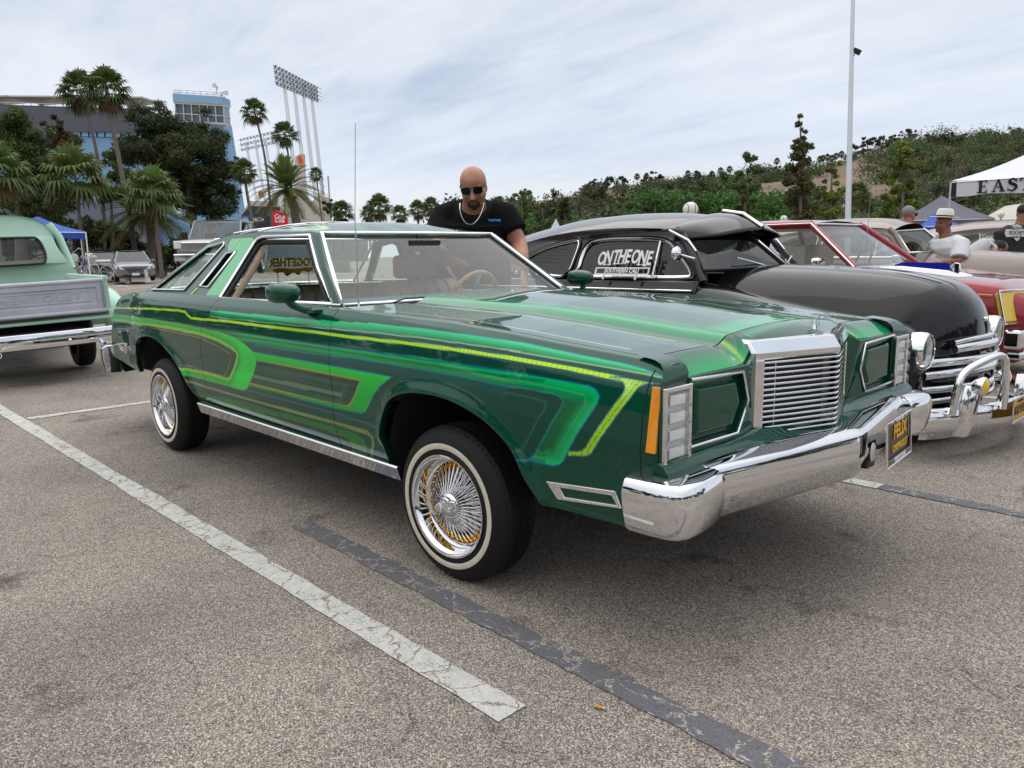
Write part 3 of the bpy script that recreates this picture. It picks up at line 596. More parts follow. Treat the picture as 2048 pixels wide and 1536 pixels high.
# hood ornament
orn = MB(); orn.lathe([(.0, .932), (.020, .932), (.018, .938), (.007, .946), (.004, .97), (.0, .972)], 10, Matrix.Translation((.935, 0, 0))); orn_o = orn.build('hood_ornament', CHROME, car, smooth=50)
for hw, h0, h1 in ((.036, .958, .996), (.019, .950, .984)):
    mb = MB(); mb.tube([(.935, -hw, h0), (.935, hw, h0), (.935, hw, h1), (.935, -hw, h1)], .0022, 6, closed=True); mb.build('ornament_wire', CHROME, orn_o, smooth=60)
# ---- bumpers
def bump(name, path, sec, parent=car, mi=CHROME, bev=.006):
    P = [Vector((*p, 0)) for p in path]; secs = []
    for i, p in enumerate(P):
        t_ = (P[min(i+1, len(P)-1)]-P[max(i-1, 0)]).normalized(); n_ = Vector((t_.y, -t_.x, 0)); secs.append([tuple(p+n_*d+Vector((0, 0, z))) for d, z in (sec(i) if callable(sec) else sec)])
    mb = MB(); mb.loft(secs); return mb.build(name, mi, parent, smooth=40, bevel=bev, seg=3)
cb = [(1.005+.128*(1-abs(y)/.72)**1.0, y) for y in (-.76, -.72, -.6, -.45, -.3, -.15, -.04, 0, .04, .15, .3, .45, .6, .72, .76)]
bump('front_bumper', cb, [(-.10, .606), (-.035, .606), (-.006, .592), (.0, .578), (.007, .508), (.0, .495), (-.02, .440), (-.035, .424), (-.10, .424)])
for sy in (-1, 1):
    pth = [(1.030, sy*.735), (1.042, sy*.78), (1.052, sy*.86), (1.050, sy*.92), (1.030, sy*.96), (.99, sy*.982), (.92, sy*.992), (.852, sy*.994)]
    if sy > 0: pth = pth[::-1]
    pth = pth if sy > 0 else pth[::-1]
    sc_ = [(-.12, .600), (-.03, .600), (-.008, .592), (.002, .574), (.006, .550), (.0, .495), (-.012, .448), (-.03, .428), (-.12, .428)]
    sc_ = sc_ if True else sc_
    pth2 = sorted(pth, key=lambda q: q[1]); bump('bumper_end', pth2, sc_)
rb = [(-4.0, -.985), (-4.10, -.97), (-4.17, -.92), (-4.20, -.80), (-4.21, -.4), (-4.21, .4), (-4.20, .80), (-4.17, .92), (-4.10, .97), (-4.0, .985)]
bump('rear_bumper', rb[::-1], [(-.10, .605), (-.03, .605), (-.005, .59), (0, .57), (.0, .50), (-.02, .415), (-.05, .395), (-.12, .395)])
# plate on its bracket
pc = Vector((1.168, .215, .545)); PM = frame(pc, (-.10, 1, .0), (-.06, 0, 1))
pl = bpy.data.objects.new('license_plate', None); C.objects.link(pl); pl.parent = car; pl.matrix_local = PM; pl['label'] = 'black dealer plate with gold FELIX CHEVROLET lettering'
mb = MB(); mb.box((0, 0, 0), (.285, .135, .003)); mb.build('plate_sheet', mat('plate_black', (.012, .012, .012), .3), pl, bevel=.004)
mb = MB(); mb.poly([(-.157, -.08), (.157, -.08), (.157, .08), (-.157, .08)], [[(-.142, -.056), (.142, -.056), (.142, .066), (-.142, .066)]], lambda a, b: (a, b, .003), (0, 0, .005)); mb.build('plate_frame', mat('plate_frame_black', (.03, .03, .03), .25, coat=.5), pl, bevel=.002)
mb = MB(); mb.tube([(-.157, -.08, .006), (.157, -.08, .006), (.157, .08, .006), (-.157, .08, .006)], .004, 6, closed=True); mb.build('frame_edge', CHROME, pl, smooth=50)
YEL = mat('gold_lettering', (.75, .42, .01), .45); LW = mat('white_lettering', (.8, .8, .8), .5)
text('lettering', 'FELIX', .070, YEL, pl, Matrix.Translation((.02, .030, .004)), .001, 1.0, .0022, .12)
text('lettering', 'CHEVROLET', .036, YEL, pl, Matrix.Translation((.02, -.027, .004)), .001, 1.0, .0008)
text('lettering', 'FELIX.COM', .026, LW, pl, Matrix.Translation((.0, -.068, .009)), .001, 1.1, .0008)
text('lettering', 'LOS ANGELES', .013, LW, pl, Matrix.Translation((.0, .073, .009)), .001, 1.3, .0003)
for a in (-.09, .09):
    mb = MB(); mb.lathe([(0, .010), (.006, .009), (.007, .004)], 10, Matrix.Translation((a, .073, 0))); mb.build('plate_bolt', CHROME, pl, smooth=50)
mb = MB(); mb.box((1.10, .10, .50), (.05, .07, .10)); mb.box((1.12, .20, .53), (.06, .20, .02)); mb.build('plate_bracket', BLACKP, car, bevel=.004)
mb = MB(); mb.lathe([(0, .012), (.022, .010), (.03, 0)], 16, frame((1.13, .09, .51), (0, 1, 0), (0, 0, 1)) @ Matrix.Diagonal((.6, 1.2, 1, 1))); mb.build('bracket_lens', LENS, car, smooth=60)
# cornering lamp
def on_side(x, z, o_=0., sy=-1): return (x, sy*(float(side_y(np.array(x), np.array(z)))+o_), z)
for sy in (-1, 1):
    q = [(.504, .502), (.772, .522), (.797, .471), (.546, .447)]; qi = [(.560, .490), (.760, .505), (.778, .479), (.575, .462)]
    mb = MB(); mb.poly(q, [qi], lambda a, b: on_side(a, b, .006, sy), (0, -sy*.02, 0)); lo = mb.build('cornering_lamp', CHROME, car, bevel=.0025)
    mb = MB(); n = 44
    for i in range(n+1):
        t_ = i/n; a = Vector(on_side(qi[3][0]+(qi[2][0]-qi[3][0])*t_, qi[3][1]+(qi[2][1]-qi[3][1])*t_, -.004+.004*(i % 2), sy)); b_ = Vector(on_side(qi[0][0]+(qi[1][0]-qi[0][0])*t_, qi[0][1]+(qi[1][1]-qi[0][1])*t_, -.004+.004*(i % 2), sy)); mb.v += [tuple(a), tuple(b_)]
    mb.f = [(2*i, 2*i+1, 2*i+3, 2*i+2) for i in range(n)]; mb.m = [0]*n; mb.build('ribbed_lens', mat('ribbed_lens', (.55, .54, .48), .18, coat=1.), lo)
    q = [(-3.815, .622), (-3.565, .612), (-3.61, .577), (-3.80, .585)]; qi = [(-3.74, .608), (-3.60, .604), (-3.625, .586), (-3.735, .590)]
    mb = MB(); mb.poly(q, [qi], lambda a, b: on_side(a, b, .006, sy), (0, -sy*.02, 0)); lo = mb.build('rear_marker', CHROME, car, bevel=.002)
    mb = MB(); mb.poly(qi, (), lambda a, b: on_side(a, b, .002, sy)); mb.build('marker_lens', REDL, lo)
    mb = MB(); mb.tube([on_side(np.interp(z, [.42, .63, .76, .865, .905], [.862, .864, .868, .872, .876]), z, .0, sy) for z in np.linspace(.43, .895, 30)], .0022, 5); mb.build('fender_seam', DARK, car)
    # rocker moulding
    mb = MB(); xs = np.linspace(-2.33, -.315, 24); mb.loft([[(x, -sy*-.925, .397), (x, sy*.958, .395), (x, sy*.966, .388), (x, sy*.962, .380), (x, sy*.945, .332), (x, sy*.90, .326)] for x in xs]); mb.build('rocker_moulding', CHROME, car, smooth=35, bevel=.002)
# ---- greenhouse
gy = lambda z, x=-3.: .885-(z-1.0)*.77-.085*float(sstep(-1.8, -.95, np.array(x)))*max(0., 1-(z-1.0)/.34)
def on_gh(x, z, o_=0., sy=-1): return (x, sy*(gy(z, x)+o_*.79), z+o_*.61)
GO = [(-.945, 1.004), (-1.20, 1.18), (-1.42, 1.352), (-1.55, 1.362), (-2.1, 1.378), (-2.48, 1.374), (-2.76, 1.335), (-3.03, 1.165), (-3.30, 1.012)]
W1 = [(-2.085, 1.010), (-2.10, 1.315), (-2.085, 1.335), (-2.04, 1.345), (-1.50, 1.338), (-1.265, 1.175), (-1.02, 1.010), (-1.5, 1.010)]
W2 = [(-2.462, 1.064), (-2.335, 1.062), (-2.272, 1.262), (-2.385, 1.258)]
W3 = [(-3.19, 1.030), (-2.65, 1.040), (-2.50, 1.305), (-2.53, 1.322), (-2.73, 1.300), (-2.99, 1.150)]
for sy in (-1, 1):
    mb = MB(); mb.poly(GO, [W1, W2, W3], lambda a, b: on_gh(a, b, 0, sy), (0, -sy*.028, -.01)); mb.build('cabin_side', PAINT_D, car, bevel=.003)
    # painted bands on the roof pillar
    LG = mat('pillar_light_green', (.03, .46, .14), .32, .45, coat=1.); LL = mat('lime_stripe', tuple(LIM), .35, .2, coat=1.)
    mb = MB()
    for pg in ([(-2.46, 1.345), (-2.18, 1.345), (-2.115, 1.325), (-2.11, 1.02), (-2.30, 1.02), (-2.255, 1.27), (-2.40, 1.272), (-2.44, 1.30)],): mb.poly(pg, (), lambda a, b: on_gh(a, b, .0016, sy))
    mb.build('pillar_band', LG, car)
    for pg in ([(-2.345, 1.345), (-2.335, 1.345), (-2.362, 1.275), (-2.372, 1.275)], [(-2.52, 1.02), (-2.505, 1.02), (-2.475, 1.055), (-2.49, 1.055)]): mb = MB(); mb.poly(pg, (), lambda a, b: on_gh(a, b, .003, sy)); mb.build('pillar_stripe', LL, car)
    for nm, W, r_ in (('window_trim', W1, .0105), ('opera_trim', W2, .010), ('quarter_trim', W3, .0095)):
        mb = MB(); mb.tube([on_gh(a, b, .004, sy) for a, b in W], r_, 8, closed=True, flat=.7); mb.build(nm, CHROME, car, smooth=60)
    mb = MB(); mb.tube([on_gh(a, b, -.016, sy) for a, b in [(-2.06, 1.012), (-2.07, 1.305), (-2.03, 1.325), (-1.52, 1.318), (-1.07, 1.012)]], .014, 6); mb.build('window_seal', BLACKRUB, car, smooth=60)
    mb = MB(); mb.tube([on_gh(a, b, -.05, sy) for a, b in [(-2.03, 1.0), (-2.05, 1.29)]], .020, 6); mb.build('inner_pillar_trim', TAN, car, smooth=60)
    mb = MB(); mb.poly(W3, (), lambda a, b: on_gh(a, b, -.014, sy)); mb.build('quarter_glass', GLASS, car)
    mb = MB(); mb.poly(W2, (), lambda a, b: on_gh(a, b, -.012, sy)); mb.build('opera_glass', GLASS_D, car)
    mb = MB(); mb.tube([on_gh(a, b, .002, sy) for a, b in [(-2.15, 1.012), (-2.0, 1.010), (-1.5, 1.008), (-.94, 1.008)]], .008, 8, flat=.8); mb.build('belt_trim', CHROME, car, smooth=60)
# shelf closing the body top under the windows
for sy in (-1, 1):
    mb = MB(); mb.loft([[(x, sy*(float(ytop(np.array(x)))+.004), 1.005+float(side_dz(x))+.003), (x, sy*.84, 1.004), (x, sy*.80, .93)] for x in np.linspace(-3.35, -.78, 30)], close_ring=False); mb.build('sill_panel', PAINT_D, car, smooth=40)
# ---- roof
u = np.linspace(0, 1, 90)[:, None]; t = np.linspace(-1, 1, 80)[None]
xf = -1.395-.035*np.abs(t)**2; xr = -2.70-.05*(1-t**2); X = xf+(xr-xf)*u
rail = np.interp(X, [-2.76, -2.48, -2.1, -1.55, -1.40], [1.337, 1.374, 1.378, 1.362, 1.350]); Y = t*(.885-(rail-1.0)*.77)
Z = rail+.052*(1-np.abs(t)**2.6)*sstep(-1.36, -1.75, X)*sstep(-2.95, -2.3, X)+.006*(1-t**2)
col = np.tile(DKG, (*X.shape, 1)).astype(float)
def layc(m_, c):
    m_ = np.clip(m_, 0, 1)[..., None]; col[:] = col*(1-m_)+np.asarray(c)*m_
layc((((X+1.72)/.16)**2+((np.abs(Y)-.50)/.07)**2 < 1)*1., LIM); layc((((X+1.74)/.13)**2+((np.abs(Y)-.50)/.045)**2 < 1)*1., [.05, .4, .1])
layc(np.exp(-((np.abs(Y)-.30-.2*(X+1.5))/.04)**2)*.6*(X > -2.1), [.01, .33, .14]); layc(np.exp(-((np.abs(Y)-.10)/.05)**2)*.5, [.01, .28, .12])
gridmesh('roof', np.stack([X, Y, Z], -1), PAINT, car, col, flip=True)
for xb in (-2.145, -2.475):
    mb = MB(); tt = np.linspace(-1, 1, 31); rz = np.interp(xb, [-2.76, -2.48, -2.1, -1.55, -1.40], [1.337, 1.374, 1.378, 1.362, 1.350]); k = float(sstep(-1.36, -1.75, np.array(xb))*sstep(-2.95, -2.3, np.array(xb)))
    mb.tube([(xb, a*gy(rz), rz+.052*(1-abs(a)**2.6)*k+.006*(1-a*a)+.003) for a in tt], .006, 6); mb.build('roof_moulding', CHROME, car, smooth=60)
# ---- windshield and backlight
def sheet(name, b0, b1, t0, t1, bow, mat_, nu=24, nv=8, zbow=0.):
    u = np.linspace(-1, 1, nu)[:, None]; v = np.linspace(0, 1, nv)[None]
    yb, xb, zb_ = b0[1], b0[0], b0[2]; X = (b0[0]+(t0[0]-b0[0])*v)+bow*(1-u**2); Y = u*(b0[1]+(t0[1]-b0[1])*v); Z = b0[2]+(t0[2]-b0[2])*v+zbow*(1-u**2)
    return gridmesh(name, np.stack([X, Y, Z], -1), mat_, car)
WSG = glass('windshield_glass', (.84, .91, .91), .95)
sheet('windshield', (-.985, .775, .998), None, (-1.445, .592, 1.342), None, .045, WSG)
wf = [(-.985+.045*(1-a*a), a*.775, .998) for a in np.linspace(-1, 1, 15)]; wt = [(-1.445+.045*(1-a*a), a*.592, 1.344) for a in np.linspace(1, -1, 15)]
mb = MB(); mb.tube([Vector(p)+Vector((.008, 0, .006)) for p in wf+wt], .0125, 8, closed=True); mb.build('windshield_trim', CHROME, car, smooth=60)
sheet('rear_window', (-3.27, .74, 1.030), None, (-2.73, .60, 1.345), None, -.06, GLASS)
rwb = [(-3.27-.06*(1-a*a), a*.74, 1.030) for a in np.linspace(-1, 1, 13)]; rwt = [(-2.73-.06*(1-a*a), a*.60, 1.347) for a in np.linspace(1, -1, 13)]
mb = MB(); mb.tube(rwb+rwt, .011, 8, closed=True); mb.build('rear_window_trim', CHROME, car, smooth=60)
mb = MB(); mb.loft([[(-.80, y*1.0, .99), (-.86, y, .985), (-1.0, y, .97)] for y in np.linspace(-.80, .80, 9)], close_ring=False); mb.build('cowl', BLACKP, car)
for y0, y1 in ((-.55, .0), (.05, .6)):
    mb = MB(); mb.tube([(-.90, y0, 1.005), (-.925, y0+.1, 1.022), (-.90, y1, 1.022)], .004, 6); mb.build('wiper', BLACKP, car, smooth=60)
# ---- interior
ITEAL = mat('teal_dash', (.05, .17, .20), .5)
mb = MB(); mb.loft([[(-1.02, y, 1.000), (-1.22, y, 1.022), (-1.30, y, .97), (-1.28, y, .75), (-1.0, y, .75)] for y in (-.76, -.3, .3, .76)]); mb.build('dashboard', ITEAL, car, bevel=.02, seg=3)
mb = MB(); mb.box((-2.1, 0, .50), (2.4, 1.6, .06)); mb.build('floor_pan', TAN, car)
def seat(name, x, y, wdt, hgt, mat_, rest=True):
    s_ = bpy.data.objects.new(name, None); C.objects.link(s_); s_.parent = car; s_.location = (x, y, 0)
    mb = MB(); mb.box((.22, 0, .68), (.52, wdt, .18)); mb.build('cushion', mat_, s_, bevel=.05, seg=4)
    mb = MB(); n = max(3, int(wdt/.09))
    for k in range(n):
        yy = -wdt/2+wdt*(k+.5)/n; mb.loft([[(-.02-.14*(z-.75)/.4+(.06 if f_ > 0 else -.06)*(1-.5*(z > hgt-.05)), yy+e_*wdt/n*.5, z) for f_, e_ in ((1, -1), (1.001, 1), (-1, 1), (-1, -1))] for z in (.72, .9, hgt-.06, hgt)])
    mb.build('backrest', mat_, s_, bevel=.022, seg=3)
    if rest:
        mb = MB(); mb.box((-.16, 0, hgt+.085), (.09, wdt*.55, .15)); mb.build('headrest', mat_, s_, bevel=.035, seg=4)
        for q in (-.06, .06): mb = MB(); mb.tube([(-.16, q, hgt-.05), (-.16, q, hgt+.03)], .007, 6); mb.build('headrest_post', CHROME_R, s_, smooth=60)
    return s_
seat('front_seat', -1.70, -.37, .58, .97, TAN, False); seat('front_seat', -1.78, .37, .58, 1.07, TAN); seat('rear_seat', -2.62, 0, 1.35, 1.04, CREAM, False)
mb = MB(); mb.box((-2.98, 0, 1.0), (.5, 1.4, .03)); mb.build('parcel_shelf', CREAM, car, bevel=.008)
for sy in (-1, 1):
    mb = MB(); mb.box((-1.45, sy*.80, .80), (1.25, .04, .38)); mb.box((-2.45, sy*.79, .82), (.72, .04, .34)); mb.build('door_card', CREAM, car, bevel=.01)
hl = MB(); u_ = np.linspace(-.57, .57, 9); hl.loft([[(x, y, 1.335+.03*(1-(y/.57)**2)) for y in u_] for x in (-1.46, -2.0, -2.65)], close_ring=False); hl.build('headliner', CREAM, car, smooth=60)
st = bpy.data.objects.new('steering_wheel', None); C.objects.link(st); st.parent = car; st.matrix_local = frame((-1.38, .38, .965), (0, 1, 0), (.42, 0, .9))
mb = MB(); mb.tube([(.175*math.cos(a), .175*math.sin(a), 0) for a in np.linspace(0, 2*math.pi, 33)[:-1]], .014, 8, closed=True); mb.build('wheel_rim', mat('wood_rim', (.50, .19, .06), .3, coat=.7, var=.3, vs=30), st, smooth=60)
mb = MB(); mb.lathe([(0, .02), (.04, .018), (.05, -.01)], 14)
for k in range(3): a = R(90+120*k); mb.box((.1*math.cos(a), .1*math.sin(a), 0), (.14, .03, .006), (0, 0, a))
mb.build('wheel_hub', CHROME_R, st, smooth=40)
mb = MB(); mb.box((-1.34, 0, 1.285), (.025, .21, .055)); mb.tube([(-1.36, 0, 1.29), (-1.42, 0, 1.335)], .008, 6); mb.build('rear_view_mirror', BLACKP, car, bevel=.01)
# ---- door mirrors, antenna
for sy in (-1, 1):
    mr = bpy.data.objects.new('door_mirror', None); C.objects.link(mr); mr.parent = car; mr.location = (-1.06, sy*1.015, 1.072)
    mb = MB(); secs = []
    for x, s_ in ((-.072, .80), (-.066, .92), (-.04, 1.), (.0, .98), (.04, .84), (.068, .55), (.080, .22)):
        secs.append([(x, .068*s_*math.copysign(abs(math.cos(a))**.75, math.cos(a)), .048*s_*math.copysign(abs(math.sin(a))**.75, math.sin(a))) for a in np.linspace(0, 2*math.pi, 21)[:-1]])
    mb.loft(secs); mb.build('mirror_shell', PAINT_D, mr, smooth=50)
    mb = MB(); mb.lathe([(0, -.0725), (.040, -.0725)], 20, Matrix.Rotation(R(90), 4, 'Y') @ Matrix.Diagonal((1, 1.5, 1, 1))); mb.build('mirror_glass', CHROME, mr)
    mb = MB(); mb.tube([(.02, -sy*.005, -.03), (.03, -sy*.02, -.055), (.055, -sy*.06, -.075), (.075, -sy*.085, -.08)], [.022, .018, .018, .022], 10); mb.box((.085, -sy*.085, -.082), (.11, .05, .014)); mb.build('mirror_stalk', PAINT_D, mr, smooth=50)
mb = MB(); mb.lathe([(0, .99), (.02, .985), (.018, .975), (.006, .998), (.004, 1.03)], 12, Matrix.Translation((-.79, -.80, .005))); mb.tube([(-.79, -.80, 1.0), (-.785, -.80, 1.40)], .0028, 6); mb.tube([(-.785, -.80, 1.40), (-.745, -.80, 1.79)], .0018, 6); mb.build('antenna', CHROME_R, car, smooth=50)
# ---- wire wheels
WW = mat('whitewall', (.62, .58, .47), .55, var=.06, vs=30)
def wire_wheel(x, sy, steer=0.):
    wl = bpy.data.objects.new('wheel', None); C.objects.link(wl); wl.parent = car; wl.location = (x, sy*.962, .302); wl.rotation_euler = (0, 0, steer)
    # local: outboard = -y when sy=-1
    M = Matrix.Rotation(R(90), 4, 'X') if sy < 0 else Matrix.Rotation(R(-90), 4, 'X')      # lathe axis z -> outboard
    mb = MB(); mb.lathe([(.196, -.012), (.200, .0), (.219, .0035)], 64, M); mb.lathe([(.241, .0035), (.258, -.002), (.276, -.012), (.290, -.026), (.300, -.040)], 64, M); mb.lathe([(.300, -.040), (.3022, -.052), (.3022, -.065)], 64, M)
    for k in range(5): z0 = -.065-.016*k; mb.lathe([(.3022, z0), (.298, z0-.001), (.298, z0-.004), (.3022, z0-.005), (.3022, z0-.016)], 64, M)
    mb.lathe([(.3022, -.145), (.300, -.160), (.285, -.18), (.24, -.192), (.19, -.185)], 64, M)
    for k in range(72):
        a = k*2*math.pi/72; p_ = M @ Vector((.292*math.cos(a), .292*math.sin(a), -.029)); mb.box(p_, (.006, .004, .006), (0, -a if sy < 0 else a, 0))
    ty = mb.build('tyre', TYRE, wl, smooth=50)
    mb = MB(); mb.lathe([(.219, .0036), (.222, .005), (.236, .005), (.241, .0036)], 64, M); mb.build('whitewall', WW, ty, smooth=50)
    mb = MB(); mb.lathe([(.199, -.004), (.198, .006), (.190, .004), (.186, -.008), (.178, -.014), (.176, -.05), (.170, -.055), (.160, -.058), (.156, -.075), (.150, -.085), (.148, -.14), (.165, -.16), (.18, -.175)], 64, M)
    mb.build('rim', CHROME, wl, smooth=35)
    mb = MB(); mb.lathe([(.0, -.15), (.15, -.15)], 32, M); mb.build('brake_plate', mat('brake_drum', (.05, .045, .04), .6), wl)  # dark brown disc closing the wheel behind the spokes
    sp_, ni = MB(), MB()
    for k in range(36):
        for row, (r0, z0, r1, z1, off) in enumerate(((.048, -.012, .157, -.066, .10), (.048, -.022, .157, -.072, -.10), (.044, -.055, .150, -.105, .16), (.044, -.06, .150, -.112, -.16))):
            a0 = 2*math.pi*(k+.5*(row % 2))/36; a1 = a0+off
            p0 = Vector((r0*math.cos(a0), r0*math.sin(a0), z0)); p1 = Vector((r1*math.cos(a1), r1*math.sin(a1), z1)); pm = p1+(p0-p1)*.17
            sp_.tube([M @ p0, M @ pm], .0021, 5, cap=False)
            ni.tube([M @ pm, M @ (p1+(p0-p1)*.02)], [.0030, .0042], 6, cap=False)
    s1 = sp_.build('spoke_lacing', CHROME, wl, smooth=80); s1['kind'] = 'stuff'; s2 = ni.build('gold_nipple_ring', GOLD, wl, smooth=80); s2['kind'] = 'stuff'
    mb = MB(); mb.lathe([(.0, .012), (.030, .011), (.036, .006), (.037, -.002), (.046, -.006), (.050, -.014), (.050, -.03), (.046, -.07)], 32, M); hub = mb.build('hub', CHROME, wl, smooth=40)
    mb = MB()
    for k in range(2):
        a = R(20)+math.pi*k; d = Vector((math.cos(a), math.sin(a), 0)); e_ = Vector((-d.y, d.x, 0)); secs = []
        for r_, w_, h_ in ((.020, .024, .014), (.045, .020, .016), (.064, .012, .012)): secs.append([M @ (d*r_+e_*w_*s1_+Vector((0, 0, h_*s2_))) for s1_, s2_ in ((-1, .2), (1, .2), (.7, 1), (-.7, 1))])
        mb.loft(secs)
    mb.build('knock_off', CHROME, hub, bevel=.003, seg=3)
    return wl
wire_wheel(0, -1, R(3)); wire_wheel(-2.896, -1); wire_wheel(0, 1, R(3)); wire_wheel(-2.896, 1)
# club plaque in the back window, its face to the rear
pq = thing('club_plaque', 'gold TOGETHER club plaque in the rear window of the green coupe, seen reversed', 'plaque', (0, 0, 0))
PQM = frame((-2.90, .01, 1.165), (0, -1, 0), (0, 0, 1)); GP = mat('gold_plaque', (.65, .42, .12), .28, 1.)
text('plaque_letters', 'TOGETHER', .078, GP, pq, PQM @ Matrix.Translation((0, .025, 0)), .003, .88, .004, 0, 1.02)
mb = MB(); q = spline([(-.16, -.02), (-.12, -.045), (-.07, -.035), (-.04, -.065), (.0, -.045), (.05, -.07), (.08, -.04), (.13, -.045), (.16, -.02), (.10, -.012), (0, -.018), (-.10, -.012)], 4, True)
mb.poly([tuple(k) for k in q], (), lambda a, b: PQM @ Vector((a, b, -.003)), PQM.to_3x3() @ Vector((0, 0, .006))); mb.build('plaque_scroll', GP, pq)
for a in (-.12, .12):
    mb = MB(); mb.tube([PQM @ Vector((a, -.03, 0)), PQM @ Vector((a, -.148, 0))], .003, 6); mb.build('plaque_foot', GP, pq, smooth=60)
# ================================================================== 1940s FASTBACKS
def simple_wheel(parent, x, y, r, wdt, sy, cap=CHROME, white=False):
    wl = bpy.data.objects.new('wheel', None); C.objects.link(wl); wl.parent = parent; wl.location = (x, y, r)
    M = Matrix.Rotation(R(90), 4, 'X') if sy < 0 else Matrix.Rotation(R(-90), 4, 'X')
    mb = MB(); mb.lathe([(r*.60, -.02), (r*.64, .0), (r*.85, .004), (r*.95, -.015), (r, -.04), (r, -wdt+.04), (r*.93, -wdt), (r*.6, -wdt)], 40, M); mb.build('tyre', TYRE, wl, smooth=50)
    mb = MB(); mb.lathe([(r*.64, -.004), (r*.60, .004), (r*.55, -.02), (r*.45, -.015), (r*.40, .02), (r*.2, .032), (0, .035)], 32, M); mb.build('hub_cap', cap, wl, smooth=40)
    return wl
def old_car(root, paint, glassm, zs=1.0, visor=False, chrome_lip=True, door_glass=True, interior=TAN, rear_win=True):
    """children are placed in the root's frame: x forward (same datum as the front axle), y left"""
    Zs = lambda z: z*zs
    # lower sides (doors and rear quarters as separate panels with a seam)
    prof = [(.83, .20), (.875, .34), (.895, .50), (.89, .66), (.875, .80), (.845, .92), (.812, .985), (.800, 1.005), (.785, 1.012)]
    pr = spline(prof, 4)
    def side(name, x0, x1, sy, n=40):
        xs = np.linspace(x0+.002, x1-.002, n); P = np.zeros((n+2, len(pr), 3))
        for i, x in enumerate([xs[0]]+list(xs)+[xs[-1]]):
            tp = 1-.30*float(1-sstep(-4.7, -3.2, np.array(x)))-.02*float(sstep(-1.2, -.6, np.array(x))); inn = .02 if i in (0, n+1) else 0
            dz = -.42*float(1-sstep(-4.65, -3.4, np.array(x)))
            for j, (y, z) in enumerate(pr):
                bulge = .055*math.exp(-((x+3.1)/.55)**2)*math.exp(-((z-.5)/.22)**2)
                P[i, j] = (x, sy*(y*tp+bulge-inn), Zs(.2+(z-.2)*(1+dz/.8)))
        return gridmesh(name, P, paint, root, flip=(sy > 0))
    for sy in (-1, 1):
        side('door', -2.12, -.90, sy); side('rear_quarter_panel', -4.62, -2.12, sy, 60); side('cowl_side', -.90, -.88, sy, 4)
        mb = MB(); mb.tube([(x, sy*(.853-.02*float(sstep(-1.2, -.6, np.array(x)))), Zs(.945)) for x in np.linspace(-2.6, -.9, 20)], .008, 6); mb.build('belt_moulding', CHROME, root, smooth=60)
        mb = MB(); mb.box((-1.78, sy*.885, Zs(.80)), (.16, .02, .025)); mb.build('door_handle', CHROME, root, bevel=.008)
    # greenhouse side
    yg = lambda x, z: (.795-(z-1.0)*.50)*(1-.42*float(1-sstep(-4.6, -2.2, np.array(x)))-.06*float(sstep(-1.5, -.9, np.array(x))))
    GO_ = spline([(-.86, 1.0), (-.93, 1.10), (-1.07, 1.29), (-1.16, 1.37), (-1.5, 1.405), (-2.0, 1.41), (-2.5, 1.37), (-3.0, 1.28), (-3.5, 1.15), (-3.95, 1.0)], 4)
    Wd = spline([(-2.02, 1.045), (-2.045, 1.12), (-2.035, 1.25), (-1.93, 1.315), (-1.6, 1.325), (-1.28, 1.30), (-1.14, 1.20), (-1.00, 1.07), (-1.06, 1.04), (-1.5, 1.04)], 5, True)
    Wq = spline([(-2.17, 1.05), (-2.13, 1.2), (-2.14, 1.31), (-2.25, 1.315), (-2.55, 1.255), (-2.78, 1.15), (-2.80, 1.07), (-2.70, 1.05), (-2.4, 1.045)], 5, True)
    f3 = lambda sy, o_=0.: (lambda a, b: (a, sy*(yg(a, b)+o_), Zs(b)))
    for sy in (-1, 1):
        mb = MB(); n = len(GO_); mb.poly(GO_, [Wd, Wq], f3(sy), (0, -sy*.03, 0)); mb.build('cabin_side', paint, root, smooth=30, bevel=.004)
        for W in (Wd, Wq):
            mb = MB(); mb.tube([f3(sy, .004)(a, b) for a, b in W], .013, 6, closed=True, flat=.6); mb.build('window_trim', CHROME_R, root, smooth=60)
            mb = MB(); cx_ = sum(a for a, b in W)/len(W); cz_ = sum(b for a, b in W)/len(W); mb.tube([f3(sy, .006)(cx_+(a-cx_)*1.06, cz_+(b-cz_)*1.09) for a, b in W], .012, 6, closed=True, flat=.6); mb.build('window_moulding', paint, root, smooth=60)
        mb = MB(); mb.poly(Wq, (), f3(sy, -.012)); mb.build('quarter_glass', glassm, root)
        mb = MB(); mb.poly(Wd, (), f3(sy, -.012)); mb.build('door_glass', glassm, root)
        mb = MB(); mb.tube([f3(sy, .0)(-1.30, 1.045), f3(sy, .0)(-1.32, 1.30)], .010, 6); mb.build('vent_post', CHROME_R, root, smooth=60)
    # roof and fastback
    rc = [(-4.62, .80), (-4.3, .97), (-3.9, 1.16), (-3.5, 1.32), (-3.08, 1.43), (-2.45, 1.525), (-1.89, 1.545), (-1.45, 1.53), (-1.22, 1.49), (-1.10, 1.43)]
    rr = [(-4.62, .78), (-4.3, .88), (-3.95, 1.0), (-3.5, 1.15), (-3.0, 1.28), (-2.5, 1.37), (-2.0, 1.41), (-1.5, 1.405), (-1.16, 1.37), (-1.05, 1.32)]
    xs = np.linspace(-4.62, -1.10, 80); t = np.linspace(-1, 1, 41); P = np.zeros((80, 41, 3)); zc = np.interp(xs, *zip(*rc)); zr = np.interp(xs, *zip(*rr))
    k = np.ones(7)/7; zc = np.convolve(np.pad(zc, 3, 'edge'), k, 'valid'); zr = np.convolve(np.pad(zr, 3, 'edge'), k, 'valid')
